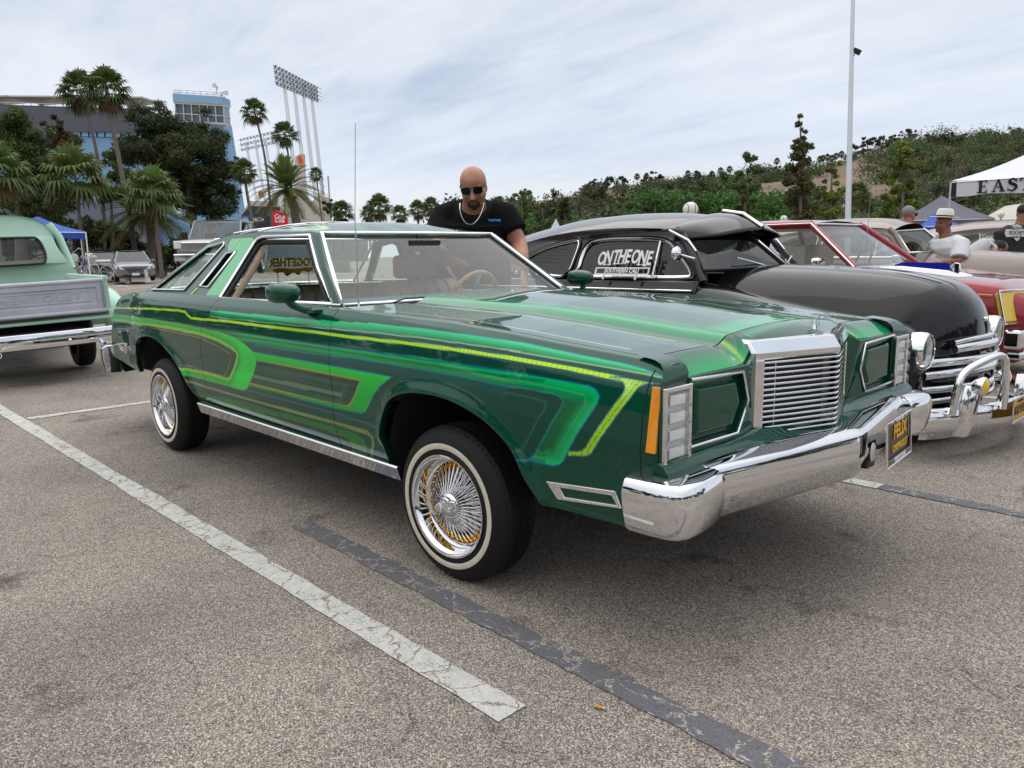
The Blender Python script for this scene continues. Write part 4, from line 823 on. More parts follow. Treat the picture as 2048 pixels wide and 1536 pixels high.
    for i, x in enumerate(xs):
        yr = yg(x, zr[i])*1.0
        P[i, :, 0] = x-.06*(t**2)*float(sstep(-1.5, -1.1, np.array(x))); P[i, :, 1] = t*yr; P[i, :, 2] = [Zs(zr[i]+(zc[i]-zr[i])*(1-abs(a)**2.3)) for a in t]
    gridmesh('roof', P, paint, root, flip=True, smooth=179)
    # windshield, split in two flat panes
    for sy in (-1, 1):
        q = [(-.63, sy*.015, 1.10), (-.90, sy*.71, 1.085), (-1.13, sy*.585, 1.345), (-.99, sy*.015, 1.37)]
        mb = MB(); mb.add([(a, b, Zs(c_)) for a, b, c_ in q], [(0, 1, 2, 3)]); mb.build('windshield_pane', glassm if not visor else GLASS, root)
        mb = MB(); mb.tube([(a+.006, b, Zs(c_)) for a, b, c_ in q], .016, 6, closed=True); mb.build('windshield_trim', CHROME_R if not visor else BLACKRUB, root, smooth=60)
        mb = MB(); mb.tube([(-.70, sy*.12, Zs(1.10)), (-.80, sy*.42, Zs(1.17))], .006, 6); mb.build('wiper', CHROME_R, root, smooth=60)
        mb = MB(); mb.tube([(-.88, sy*.735, Zs(1.0)), (-.96, sy*.70, Zs(1.12)), (-1.13, sy*.61, Zs(1.33)), (-1.20, sy*.60, Zs(1.38))], .035, 8); mb.build('windshield_pillar', paint, root, smooth=60)
    mb = MB(); mb.tube([(-.62, 0, Zs(1.09)), (-.99, 0, Zs(1.38))], .016, 6); mb.build('windshield_divider', CHROME_R, root, smooth=60)
    # hood: a rounded nose
    cl = spline([(-.92, 1.11), (-.6, 1.115), (-.15, 1.095), (.19, 1.07), (.42, 1.03), (.56, .985), (.66, .90), (.72, .78), (.745, .64)], 8); n = len(cl); t = np.linspace(-1, 1, 41); P = np.zeros((n, 41, 3))
    for i, (x, z) in enumerate(cl):
        w_ = .70-.09*float(sstep(-.9, .2, np.array(x)))-.13*float(sstep(.2, .74, np.array(x))); nf = float(sstep(.30, .74, np.array(x))); drop = .42-.20*nf
        P[i, :, 0] = x-(.26*nf)*np.abs(t)**2.2; P[i, :, 1] = t*w_; P[i, :, 2] = [Zs(z-drop*abs(a)**3.6) for a in t]
    gridmesh('hood', P, paint, root, flip=False, smooth=179)
    # catwalk and fenders
    for sy in (-1, 1):
        mb = MB(); secs = []
        for x in np.linspace(-.95, .60, 34):
            f = (x+.95)/1.55; zt = np.interp(x, [-.95, -.7, -.4, 0, .3, .5, .6], [1.0, .965, .90, .84, .80, .775, .735]); yi = np.interp(x, [-.95, .1, .6], [.42, .38, .46]); yo = np.interp(x, [-.95, -.5, .2, .6], [.885, .905, .915, .87])
            if x > .45: k_ = 1-.22*((x-.45)/.15)**2
            else: k_ = 1.
            zc_ = .52; ring = []
            for j in range(28):
                a = 2*math.pi*j/28; ca, sa = math.cos(a), math.sin(a); e_ = .62
                ring.append((x, sy*((yo+yi)/2+(yo-yi)/2*math.copysign(abs(ca)**e_, ca)*k_), Zs(zc_+(zt-zc_ if sa > 0 else zc_-.24)*math.copysign(abs(sa)**e_, sa)*k_)))
            secs.append(ring)
        mb.loft(secs); mb.build('front_fender', paint, root, smooth=60)
        hl_ = bpy.data.objects.new('headlight', None); C.objects.link(hl_); hl_.parent = root; hl_.matrix_local = frame((.60, sy*.705, Zs(.625)), (0, 1, 0), (0, 0, 1))
        mb = MB(); mb.lathe([(.112, -.06), (.116, -.01), (.112, .02), (.100, .034), (.094, .030)], 40); mb.build('headlight_ring', CHROME, hl_, smooth=45)
        mb = MB(); mb.lathe([(.095, .024), (.08, .036), (.05, .046), (0, .05)], 32); mb.build('headlight_lens', glass('headlamp_lens', (.86, .88, .87)), hl_, smooth=60)
        mb = MB(); mb.lathe([(.095, .02), (.07, .0), (.03, -.02), (0, -.024)], 32); mb.build('headlight_reflector', mat('reflector', (.78, .79, .8), .25, .6), hl_, smooth=60)
        mb = MB(); mb.box((0, 0, .03), (.004, .10, .002)); mb.build('lens_rib', CHROME_R, hl_)
    mb = MB(); mb.loft([[(x, -.62, Zs(z)), (x, 0, Zs(z+.03)), (x, .62, Zs(z))] for x, z in ((-.95, .90), (-.6, .80), (.2, .72), (.5, .66))], close_ring=False); mb.build('catwalk', paint, root)
    # black body of the grille, floor and firewall so nothing shows through
    mb = MB(); mb.loft([[(np.interp(abs(y), [0, .35, .62], [.71, .66, .50]), y, .12), (np.interp(abs(y), [0, .35, .62], [.71, .66, .50]), y, Zs(.66))] for y in np.linspace(-.66, .66, 15)], close_ring=False); mb.build('grille_backing', paint, root)
    mb = MB(); mb.box((-1.9, 0, .26), (4.4, 1.4, .10)); mb.build('underbody', DARK, root)
    for x in (-1.75, -2.6):
        mb = MB(); mb.box((x, 0, Zs(.80)), (.20, 1.2, Zs(.52))); mb.build('seat_back', interior, root, bevel=.07, seg=4)
    mb = MB(); mb.tube([(-1.20+.05*math.sin(a), .36+.2*math.cos(a), Zs(1.02)+.17*math.sin(a)) for a in np.linspace(0, 2*math.pi, 25)[:-1]], .011, 6, closed=True); mb.build('steering_wheel', BLACKP, root, smooth=60)
    for x in (-.10, -3.05):
        for sy in (-1, 1): simple_wheel(root, x, sy*.80, .31, .16, sy)
BLK = mat('gloss_black_paint', (.006, .006, .008), .28, .0, coat=1., coat_r=.02, spec=.1)
bc = thing('black_fastback', 'glossy black vintage fastback with sun visor parked beside the green coupe', 'car', (0, 2.85, 0))
old_car(bc, BLK, GLASS_D, 1.0, visor=True)
# visor: two curved panels with a raised centre rib
for sy in (-1, 1):
    n, m_ = 16, 12; P = np.zeros((n, m_, 3))
    for i in range(n):
        a = i/(n-1)
        rear = Vector((-1.17-.10*a**2, sy*(.01+.69*a), 1.515-.135*a**1.8)); frnt = Vector((-.835-.13*a**1.5-.12*max(0, a-.75)*4*a, sy*(.01+.62*a), 1.385-.075*a**1.3))
        for j in range(m_): b = j/(m_-1); p_ = rear.lerp(frnt, b); p_.z += .035*math.sin(math.pi*b)*(1-.3*a); P[i, j] = p_
    o = gridmesh('visor_panel', P, BLK, bc, flip=(sy > 0), smooth=60); k = o.modifiers.new('s', 'SOLIDIFY'); k.thickness = .012
    mb = MB(); mb.tube([(-1.20, sy*.70, 1.375), (-1.06, sy*.66, 1.30), (-.99, sy*.66, 1.22)], .012, 8); mb.build('visor_bracket', CHROME_R, bc, smooth=60)
mb = MB(); mb.tube([(-1.18, 0, 1.53), (-1.0, 0, 1.50), (-.835, 0, 1.395)], .018, 8); mb.build('visor_rib', CHROME_R, bc, smooth=60)
# round mirror on the pillar
mb = MB(); mb.tube([(-.95, -.74, 1.17), (-1.02, -.82, 1.20)], .008, 8); mb.lathe([(.0, .02), (.05, .016), (.055, 0), (.04, -.02), (0, -.028)], 24, frame((-1.03, -.84, 1.205), (0, -1, .1), (0, 0, 1))); mb.build('round_mirror', CHROME, bc, smooth=50)
# side spear
mb = MB(); mb.loft([[(x, -.902-.012*w_, .875+h_), (x, -.906-.012*w_, .875-h_), (x, -.86, .875-h_), (x, -.86, .875+h_)] for x, h_, w_ in ((-.90, .016, .6), (-.82, .018, 1), (-.45, .016, 1), (-.34, .010, .8), (-.31, .002, .2))]); mb.build('side_spear', CHROME, bc, smooth=40)
# grille bars (wrap round the nose), hood lip, ornament, bumper
def gbar(z, yh, r_, xo=0., name='grille_bar', rise=.0, flat=1.25):
    mb = MB(); ys = np.linspace(-yh, yh, 33); mb.tube([(.775+xo-.16*(abs(y)/.62)**1.5, y, z+rise*(1-(abs(y)/yh)**2)) for y in ys], r_, 10, flat=flat); return mb.build(name, CHROME, bc, smooth=60)
gbar(.615, .42, .020, 0, rise=.01); gbar(.545, .64, .021, rise=-.005); gbar(.470, .66, .021, rise=.006); gbar(.385, .68, .019, rise=-.01); gbar(.31, .66, .016, rise=0)
gbar(.650, .40, .012, -.02, 'hood_lip', rise=.02)
mb = MB(); mb.box((.70, 0, .772), (.025, .14, .018)); mb.loft([[(.64, y_, .768), (.72, y_, .768), (.73, y_, .785), (.66, y_, .785)] for y_ in (-.012, .012)]); mb.tube([(.62, -.07, .775), (.735, -.005, .775)], [.004, .011], 8); mb.build('nose_emblem', CHROME, bc, bevel=.004)
mb = MB(); mb.tube([(.735, 0, .76), (.742, 0, .70), (.748, 0, .65)], .008, 8); mb.build('nose_strip', CHROME, bc, smooth=60)
orn = MB(); orn.loft([[(x, -w_, z-h_), (x, w_, z-h_), (x, w_*.6, z+h_), (x, -w_*.6, z+h_)] for x, z, w_, h_ in ((.05, 1.092, .004, .004), (.20, 1.088, .024, .014), (.45, 1.06, .028, .018), (.56, 1.045, .022, .016), (.63, 1.04, .006, .006))]); oo = orn.build('hood_ornament', CHROME, bc, smooth=40, bevel=.003)
BLUP = mat('blue_plastic_fin', (.012, .015, .38), .18, 0, coat=1.)
mb = MB(); mb.loft([[(x, -.005, z0), (x, .005, z0), (x, .003, z1), (x, -.003, z1)] for x, z0, z1 in ((.15, 1.10, 1.108), (.20, 1.10, 1.128), (.48, 1.076, 1.122), (.50, 1.073, 1.112))]); mb.build('ornament_fin', BLUP, oo)
mb = MB(); mb.loft([[(x, -.016, z0), (x, .016, z0), (x, .012, z1), (x, -.012, z1)] for x, z0, z1 in ((.495, 1.06, 1.10), (.525, 1.055, 1.125), (.55, 1.05, 1.12), (.555, 1.05, 1.08))]); mb.build('ornament_head', CHROME, oo, bevel=.004)
bx = lambda y: .985-.30*(abs(y)/.90)**2.0
mb = MB(); secs = []
for y in np.linspace(-.93, .93, 41):
    x_ = bx(y); secs.append([(x_-.07, y, .300), (x_-.03, y, .312), (x_-.006, y, .295), (x_+.004, y, .245), (x_, y, .19), (x_-.02, y, .165), (x_-.07, y, .165)])
mb.loft(secs); mb.build('front_bumper', CHROME, bc, smooth=50)
mb = MB(); secs = []
for y in np.linspace(-.80, .80, 31):
    x_ = bx(y)-.05; secs.append([(x_-.05, y, .165), (x_, y, .163), (x_-.02, y, .12), (x_-.06, y, .115)])
mb.loft(secs); mb.build('bumper_pan', CHROME, bc, smooth=50)
for sy, yy in ((-1, -.62), (1, .02)):
    mb = MB(); secs = []
    for z, w_, d in ((.14, .055, .02), (.22, .065, .05), (.32, .06, .055), (.40, .052, .045), (.44, .03, .02)): secs.append([(bx(yy)-.03+d*(1-(a/1.0)**2)+.02, yy+w_*a, z) for a in np.linspace(-1, 1, 9)]+[(bx(yy)-.06, yy+w_, z), (bx(yy)-.06, yy-w_, z)])
    mb.loft(secs); mb.build('bumper_guard', CHROME, bc, smooth=50)
mb = MB(); mb.tube([tuple(q) for q in spline([(bx(.72), -.75, .28), (bx(.72)+.02, -.76, .44), (bx(.68)+.02, -.70, .53), (bx(.5)+.02, -.50, .595), (bx(.4)+.02, -.42, .585), (bx(.37)+.02, -.39, .49), (bx(.36)+.02, -.38, .28)], 6)], .022, 10); mb.build('grille_guard', CHROME, bc, smooth=60)
FOGY = mat('yellow_fog_lens', (.75, .50, .01), .15, coat=1.)
for yy in (-.73, -.30):
    fl = bpy.data.objects.new('fog_lamp', None); C.objects.link(fl); fl.parent = bc; fl.matrix_local = frame((.93, yy, .455), (.1, 1, 0), (0, 0, 1))
    mb = MB(); mb.lathe([(0, -.05), (.035, -.045), (.052, -.01), (.056, .01), (.050, .018)], 24); mb.build('fog_shell', CHROME, fl, smooth=50)
    mb = MB(); mb.lathe([(.05, .016), (.03, .026), (0, .03)], 24); mb.build('fog_lens', FOGY, fl, smooth=60)
    mb = MB(); mb.tube([(0, -.05, -.01), (0, -.16, -.03)], .008, 6); mb.build('fog_stem', CHROME_R, fl, smooth=60)
pl = bpy.data.objects.new('license_plate', None); C.objects.link(pl); pl.parent = bc; pl.matrix_local = frame((1.0, -.215, .265), (0, 1, 0), (0, 0, 1)); pl['label'] = 'yellow plate reading BULV155'
mb = MB(); mb.box((0, 0, 0), (.305, .14, .003)); mb.build('plate_sheet', mat('plate_yellow', (.55, .30, .02), .4), pl, bevel=.004)
mb = MB(); mb.poly([(-.158, -.078), (.158, -.078), (.158, .078), (-.158, .078)], [[(-.145, -.062), (.145, -.062), (.145, .062), (-.145, .062)]], lambda a, b: (a, b, .002), (0, 0, .006)); mb.build('plate_frame', CHROME, pl, bevel=.002)
text('lettering', 'BULV155', .075, mat('dark_lettering', (.02, .02, .02), .5), pl, Matrix.Translation((0, -.006, .003)), .001, .95, .001)
text('lettering', 'CALIFORNIA', .018, MAT['dark_lettering'], pl, Matrix.Translation((0, .048, .003)), .001, 1.0, .0003)
# plaque standing in the side window
pq = thing('club_plaque', 'white ON THE ONE SOUTHERN CALI club plaque in the black fastback side window', 'plaque', (0, 2.85, 0))
PLW = mat('plaque_white', (.8, .8, .8), .4); PQM = frame((-1.535, -.80, 1.13), (1, 0, 0), (0, .45, 1))
word = [('O', -.235, 0), ('N', -.170, .012), ('T', -.097, .022), ('H', -.040, .026), ('E', .018, .026), ('O', .092, .020), ('N', .160, .010), ('E', .222, -.002)]
for ch, xo, zo in word:
    text('plaque_letter', ch, .155-.010*0, PLW, pq, PQM @ Matrix.Translation((xo, .045+zo*.6, .0)), .003, .62, .0035)
    for sx_ in (-.022, .022):
        if ch in 'NTHE' and not (ch == 'T' and sx_ > 0):
            xx = xo+(0 if ch == 'T' else sx_-(.004 if ch == 'E' else 0)); 
            if ch == 'E' and sx_ > 0: continue
            mb = MB(); mb.box((0, 0, 0), (.034, .008, .006)); o = mb.build('letter_serif', PLW, pq); o.matrix_local = PQM @ Matrix.Translation((xx, .045+zo*.6-.054, 0))
mb = MB(); mb.poly([(-.27, -.085), (.25, -.085), (.25, -.025), (-.27, -.025)], [[(-.255, -.075), (.24, -.075), (.24, -.034), (-.255, -.034)]], lambda a, b: PQM @ Vector((a, b, -.003)), PQM.to_3x3() @ Vector((0, 0, .006))); mb.build('plaque_bar', PLW, pq)
text('plaque_lettering', 'SOUTHERN CALI', .047, PLW, pq, PQM @ Matrix.Translation((-.01, -.054, 0)), .003, .92, .001)
for a in (-.17, .14): mb = MB(); mb.tube([PQM @ Vector((a, -.08, 0)), PQM @ Vector((a, -.125, 0))], .009, 8); mb.build('plaque_foot', PLW, pq, smooth=60)
# tan sedans behind
TANP = mat('taupe_paint', (.20, .155, .13), .4, .1, coat=.9, coat_r=.06)
tc_ = thing('taupe_sedan', 'taupe vintage sedan with split windshield parked behind the red coupe', 'car', (-.62, 8.55, .0)); old_car(tc_, TANP, glass('old_glass', (.62, .70, .67)), 1.055)
t2 = thing('taupe_sedan', 'second taupe vintage sedan behind the man in the white hat', 'car', (.15, 13.0, .0)); old_car(t2, TANP, MAT['old_glass'], 1.07)
# ================================================================== OTHER CARS
def modern(root, L0, L1, hw, sill, roofz, hoodz, deckz, ws, rw, paint, glassm, cw=.62, chrome=False, ground=.22, wheels=(0., -2.7), wr=.32, seats=TAN):
    """L0 nose x, L1 tail x; ws=(base x, top x); rw=(top x, base x); root frame x forward"""
    xs = [L1, L1+.03, L1+.15, L1+.5, rw[1], rw[0], ws[1], ws[0], ws[0]+.15, L0-.55, L0-.2, L0-.05, L0]
    zt = [deckz*.80, deckz*.93, deckz, deckz+.01, sill, sill, sill, sill, sill-.005, hoodz+.04, hoodz, hoodz-.05, hoodz-.16]
    wt = [.86, .93, .96, .99, 1, 1, 1, 1, 1, .98, .95, .90, .84]
    xi = np.linspace(L1, L0, 70); ztf = np.interp(xi, xs, zt); wf = np.interp(xi, xs, wt); kk = np.ones(5)/5; ztf = np.convolve(np.pad(ztf, 2, 'edge'), kk, 'valid'); wf = np.convolve(np.pad(wf, 2, 'edge'), kk, 'valid')
    prof = [(.86, 0.), (.95, .10), (.985, .35), (1., .62), (.985, .80), (.95, .93), (.88, .985), (.6, 1.012), (.3, 1.022), (0, 1.025)]; pr = spline(prof, 3); nP = len(pr)
    P = np.zeros((70, 2*nP-1, 3))
    for i in range(70):
        zb = ground+.04*(i in (0, 69))
        for wx in wheels:
            d = abs(xi[i]-wx)
            if d < wr+.07: zb = max(zb, min(ztf[i]-.12, math.sqrt(max(0, (wr+.07)**2-d*d))+wr*.98))
        row = [(xi[i], hw*wf[i]*y, zb+(ztf[i]-zb)*z) for y, z in pr]
        P[i] = [(a, -b, c_) for a, b, c_ in row]+[r_ for r_ in reversed(row[:-1])]
    gridmesh('body', P, paint, root, flip=True, smooth=45)
    for xe in (0, 69):
        mb = MB(); mb.add([tuple(p_) for p_ in P[xe]], [tuple(range(2*nP-1))]); mb.build('end_panel', paint, root)
    z0 = sill-.01; yb = hw*.93; yt = cw
    c0 = {(e_, s_): Vector(v) for e_, s_, v in (('wb', -1, (ws[0], -yb*.94, z0)), ('wb', 1, (ws[0], yb*.94, z0)), ('wt', -1, (ws[1], -yt, roofz-.05)), ('wt', 1, (ws[1], yt, roofz-.05)), ('rt', -1, (rw[0], -yt, roofz-.05)), ('rt', 1, (rw[0], yt, roofz-.05)), ('rb', -1, (rw[1], -yb*.9, z0)), ('rb', 1, (rw[1], yb*.9, z0)))}
    mid = lambda s_: (Vector(((ws[1]+rw[0])/2-.1, s_*yb, z0)), Vector(((ws[1]+rw[0])/2-.1, s_*yt, roofz-.045)))
    u = np.linspace(0, 1, 16)[:, None]; t = np.linspace(-1, 1, 21)[None]; X = ws[1]+(rw[0]-ws[1])*u+.03*(1-t**2)*(1-u)-.03*(1-t**2)*u; Y = t*(yt+.01)+0*u; Z = roofz-.05+.075*(1-np.abs(t)**2.5)*(np.sin(np.pi*np.clip(u*.9+.05, 0, 1))**.35)
    gridmesh('roof', np.stack([X, Y, Z], -1), paint, root, flip=True, smooth=60)
    for s_ in (-1, 1):
        mb = MB()
        for a, b in ((('wb', s_), ('wt', s_)), (('rt', s_), ('rb', s_))): mb.tube([c0[a], c0[b]], .035, 8)
        mb.tube([c0[('wt', s_)], c0[('rt', s_)]], .042, 8); mb.build('roof_pillar', paint, root, smooth=50)
        m0, m1 = mid(s_); mb = MB(); mb.tube([m0, m1], .03, 6); mb.build('door_pillar', paint if not chrome else BLACKP, root, smooth=50)
        mb = MB(); mb.add([c0[('wb', s_)], m0, m1, c0[('wt', s_)]], [(0, 1, 2, 3)]); mb.build('door_window', glassm, root)
        mb = MB(); mb.add([m0, c0[('rb', s_)], c0[('rt', s_)], m1], [(0, 1, 2, 3)]); mb.build('rear_door_window', glassm, root)
        if chrome:
            mb = MB(); mb.tube([c0[('wb', s_)]+Vector((.01, s_*.03, .0)), c0[('wt', s_)]+Vector((.01, s_*.03, .01)), c0[('rt', s_)]+Vector((0, s_*.03, .01))], .011, 6); mb.build('drip_trim', CHROME, root, smooth=60)
    for nm, a, b in (('windshield', 'wb', 'wt'), ('rear_window', 'rb', 'rt')):
        bow = .10 if nm == 'windshield' else -.08; uu = np.linspace(-1, 1, 13)[:, None]; vv = np.linspace(0, 1, 5)[None]
        B0, T0 = c0[(a, 1)], c0[(b, 1)]; X = B0.x+(T0.x-B0.x)*vv+bow*(1-uu**2)*(1-.7*vv); Y = uu*(B0.y+(T0.y-B0.y)*vv); Z = B0.z+(T0.z-B0.z)*vv+0*uu
        gridmesh(nm, np.stack([X, Y, Z], -1), glassm, root)
        if chrome:
            q = [(X[i, 0], Y[i, 0], Z[i, 0]) for i in range(13)]+[(X[i, -1], Y[i, -1], Z[i, -1]) for i in range(12, -1, -1)]; mb = MB(); mb.tube([Vector(p_)+Vector((.01 if bow > 0 else -.01, 0, .008)) for p_ in q], .012, 6, closed=True); mb.build('glass_trim', CHROME, root, smooth=60)
    mb = MB(); mb.box(((L0+L1)/2, 0, ground+.06), (abs(L0-L1)*.86, hw*1.5, .12)); mb.build('underbody', DARK, root)
    for yy in (-.36, .36):
        mb = MB(); mb.box((ws[1]-.35, yy, sill-.05), (.16, .46, .55)); mb.build('seat_back', seats, root, bevel=.05, seg=3)
    mb = MB(); mb.box((rw[0]+.05, 0, sill-.08), (.16, 1.1, .42)); mb.build('rear_seat', seats, root, bevel=.05, seg=3)
    mb = MB(); mb.box((ws[0]-.15, 0, sill-.06), (.3, yb*1.6, .14)); mb.build('dashboard', BLACKP, root, bevel=.03, seg=3)
    mb = MB(); mb.tube([(ws[0]-.42+.06*math.sin(a), .36+.18*math.cos(a), sill+.03+.16*math.sin(a)) for a in np.linspace(0, 2*math.pi, 25)[:-1]], .011, 6, closed=True); mb.build('steering_wheel', BLACKP, root, smooth=60)
    for wx in wheels:
        for s_ in (-1, 1): simple_wheel(root, wx, s_*(hw-.02), wr, .2, s_, CHROME_R)
def mirrors(root, x, y, z, paint):
    for s_ in (-1, 1):
        mb = MB(); mb.box((x, s_*(y+.08), z), (.09, .16, .11)); mb.build('door_mirror', paint, root, bevel=.03, seg=3)
# red coupe
REDP = mat('candy_red_paint', (.28, .008, .02), .3, .4, coat=1., coat_r=.03)
rd = thing('red_coupe', 'candy red coupe with chrome trim and amber corner lamp beside the black fastback', 'car', (-.30, 5.72, 0))
modern(rd, .78, -4.5, .95, 1.04, 1.515, .90, 1.0, (-.66, -1.22), (-2.5, -3.1), REDP, glass('red_glass', (.78, .86, .84)), .62, True, wheels=(-.25, -3.2))
mb = MB(); mb.box((.72, 0, .44), (.14, 1.86, .17)); mb.build('front_bumper', CHROME, rd, bevel=.03, seg=3)
mb = MB(); mb.box((.735, 0, .30), (.12, 1.80, .07)); mb.build('bumper_lower', CHROME, rd, bevel=.02, seg=3)
for s_ in (-1, 1):
    la = bpy.data.objects.new('corner_lamp', None); C.objects.link(la); la.parent = rd; la.matrix_local = frame((.66, s_*.80, .70), (-.35, s_*.9, 0) if s_ > 0 else (.35, .9, 0), (-.3, 0, 1))
    mb = MB(); mb.box((0, 0, .02), (.34, .26, .05)); mb.build('lamp_lens', FOGY, la, bevel=.015, seg=3)
    mb = MB(); mb.tube([(-.18, -.14, .045), (.18, -.14, .045), (.18, .14, .045), (-.18, .14, .045)], .012, 6, closed=True); mb.build('lamp_bezel', CHROME, la, smooth=50)
for k in range(7):
    mb = MB(); mb.box((.78, 0, .58+k*.035), (.02, 1.0, .012)); mb.build('grille_bar', CHROME, rd, bevel=.004)
mb = MB(); mb.tube([(x, -.945, .86-.05*float(sstep(-.3, .6, np.array(x)))) for x in np.linspace(-1.0, .55, 18)], .006, 6); mb.build('gold_pinstripe', mat('gold_pinstripe', (.6, .35, .04), .4), rd, smooth=60)
mb = MB(); mb.lathe([(0, 1.03), (.014, 1.02), (.005, 1.05)], 8, Matrix.Translation((-.62, -.72, 0))); mb.tube([(-.62, -.72, 1.02), (-.60, -.72, 1.85)], .0025, 5); mb.build('antenna', CHROME_R, rd, smooth=60)
mirrors(rd, -.95, .93, 1.08, CHROME)
# silver sedan far left, facing the camera
def facing(px, py, d, z=0.): 
    p_ = at_depth(px, py, d); return p_
SIL = mat('silver_paint', (.22, .23, .25), .35, .6, coat=1.)
p_ = at_depth(266, 561, 38.5); to = (CAMP-p_); az = math.atan2(to.y, to.x)
sv = thing('silver_sedan', 'silver grey modern sedan facing the lot in front of the palm trunks', 'car', p_, (0, 0, az+R(4)))
modern(sv, 2.1, -2.4, .90, .92, 1.47, .82, 1.0, (1.0, .15), (-1.2, -1.9), SIL, glass('sedan_glass', (.35, .40, .42)), .58, wheels=(1.25, -1.4), wr=.31, seats=BLACKP)
mb = MB(); mb.poly([(-.42, .62), (.42, .62), (.30, .42), (-.30, .42)], (), lambda a, b: (2.115, a, b), (.01, 0, 0)); mb.build('grille', mat('grille_mesh', (.10, .11, .12), .3, .7), sv)
mb = MB(); mb.box((2.118, 0, .27), (.02, 1.15, .13)); mb.build('lower_intake', BLACKP, sv)
mb = MB(); mb.box((2.13, 0, .35), (.015, .32, .12)); mb.build('license_plate', WHITE, sv)
mb = MB(); mb.tube([(2.13, -.44, .63), (2.13, -.22, .45), (2.14, .22, .45), (2.13, .44, .63)], .018, 6); mb.build('grille_trim', CHROME, sv, smooth=60)
for s_ in (-1, 1):
    mb = MB(); mb.poly([(s_*.46, .56), (s_*.84, .60), (s_*.86, .78), (s_*.60, .70)], (), lambda a, b: (2.12-.22*max(0, abs(a)-.5), a, b), (.02, 0, 0)); mb.build('headlight', LENS, sv)
mirrors(sv, .75, .85, .98, SIL)
# dark car partly behind it
p_ = at_depth(206, 556, 42.); dk = thing('dark_hatchback', 'dark car half hidden between the blue canopy and silver sedan', 'car', p_, (0, 0, az+R(8)))
modern(dk, 2.0, -2.2, .88, .90, 1.42, .82, .98, (.9, .1), (-1.3, -1.9), mat('dark_paint', (.02, .02, .025), .35, .3, coat=1.), GLASS_D, .58, wheels=(1.2, -1.4), wr=.31, seats=BLACKP)
# grey pickup up on the bank
GPK = mat('warm_grey_paint', (.26, .25, .24), .4, .5, coat=.8)
p_ = at_depth(452, 550, 28.5); to = (CAMP-p_); az2 = math.atan2(to.y, to.x)
pk = thing('grey_pickup', 'grey crew cab pickup standing higher behind the palm trees', 'pickup truck', p_, (0, 0, az2+R(-14)))
modern(pk, 2.6, -3.2, 1.0, 1.30, 1.98, 1.22, 1.32, (1.15, .55), (-1.3, -1.55), GPK, glass('truck_glass', (.45, .55, .56)), .80, ground=.45, wheels=(1.75, -1.9), wr=.42, seats=BLACKP)
mb = MB(); mb.box((2.62, 0, 1.02), (.06, 1.5, .30)); mb.build('grille', CHROME_R, pk, bevel=.03)
mb = MB(); mb.box((2.66, 0, .66), (.16, 1.95, .24)); mb.build('front_bumper', CHROME, pk, bevel=.04, seg=3)
for s_ in (-1, 1):
    mb = MB(); mb.box((2.55, s_*.84, 1.08), (.16, .26, .26)); mb.build('headlight', LENS, pk, bevel=.03)
    mb = MB(); mb.box((.75, s_*1.15, 1.42), (.10, .22, .30)); mb.build('door_mirror', BLACKP, pk, bevel=.04, seg=3)
    mb = MB(); mb.lathe([(.50, .0), (.56, .03), (.50, .06)], 24, Matrix.Translation((1.75, s_*1.0-s_*.03*(s_ > 0), .45)) @ Matrix.Rotation(R(90) if s_ < 0 else R(-90), 4, 'X'), a0=0, a1=math.pi); mb.build('fender_flare', GPK, pk, smooth=50)
# sliver of a white car beyond the man
p_ = at_depth(1110, 560, 17.); wc = thing('white_car', 'white car roof showing between the man and the black fastback', 'car', (p_.x, p_.y, 0), (0, 0, R(0)))
modern(wc, 2.2, -2.4, .9, .95, 1.50, .85, 1.0, (1.0, .2), (-1.3, -1.9), mat('white_car_paint', (.75, .75, .74), .4, coat=1.), GLASS_D, .62, wheels=(1.3, -1.4), wr=.32)
# ------------------------------------------------------------------ mint pickup, seen from behind
MINT = mat('mint_paint', (.50, .74, .61), .5, 0., coat=.35, coat_r=.25, rgb2=(.43, .67, .54), vs=2.5)
PRIM = mat('grey_primer', (.50, .52, .59), .55, 0., coat=.2, coat_r=.3, var=.12, vs=4., bump=.05, bs=15)
TX, TY = -6.6, -.80
tk = thing('mint_pickup', 'mint green vintage pickup with grey tailgate seen from behind', 'pickup truck', (TX, TY, 0), (R(2.2), 0, R(-4)))
# tailgate: pan with rolled edges and a recessed lettered panel
tg = bpy.data.objects.new('tailgate', None); C.objects.link(tg); tg.parent = tk; tg.matrix_local = frame((.0, 0, .855), (0, 1, 0), (0, 0, 1))
mb = MB(); mb.poly([(-.63, -.15), (.63, -.15), (.63, .13), (-.63, .13)], [[(-.56, -.085), (.56, -.085), (.56, .075), (-.56, .075)]], lambda a, b: (a, b, .0), (0, 0, .012)); mb.build('gate_frame', PRIM, tg, bevel=.006, seg=3)
mb = MB(); mb.box((0, -.005, -.004), (1.13, .17, .008)); mb.build('gate_panel', PRIM, tg)
mb = MB(); mb.poly([(-.50, -.062), (.50, -.062), (.50, .056), (-.50, .056)], [[(-.485, -.050), (.485, -.050), (.485, .044), (-.485, .044)]], lambda a, b: (a, b, .0), (0, 0, .005)); mb.build('panel_border', PRIM, tg, bevel=.002)
text('raised_lettering', 'CHEVROLET', .098, PRIM, tg, Matrix.Translation((0, -.004, .001)), .005, 1.30, .001, 0, 1.25)
for zz in (.145, -.165): mb = MB(); mb.tube([(-.63, zz, .0), (.63, zz, .0)], .024, 10); mb.build('rolled_edge', PRIM, tg, smooth=60)
for a in (-.62, .62): mb = MB(); mb.tube([(a, -.13, .02), (a, .12, .02)], .012, 8); mb.build('gate_latch', GREYMETAL, tg, smooth=60)
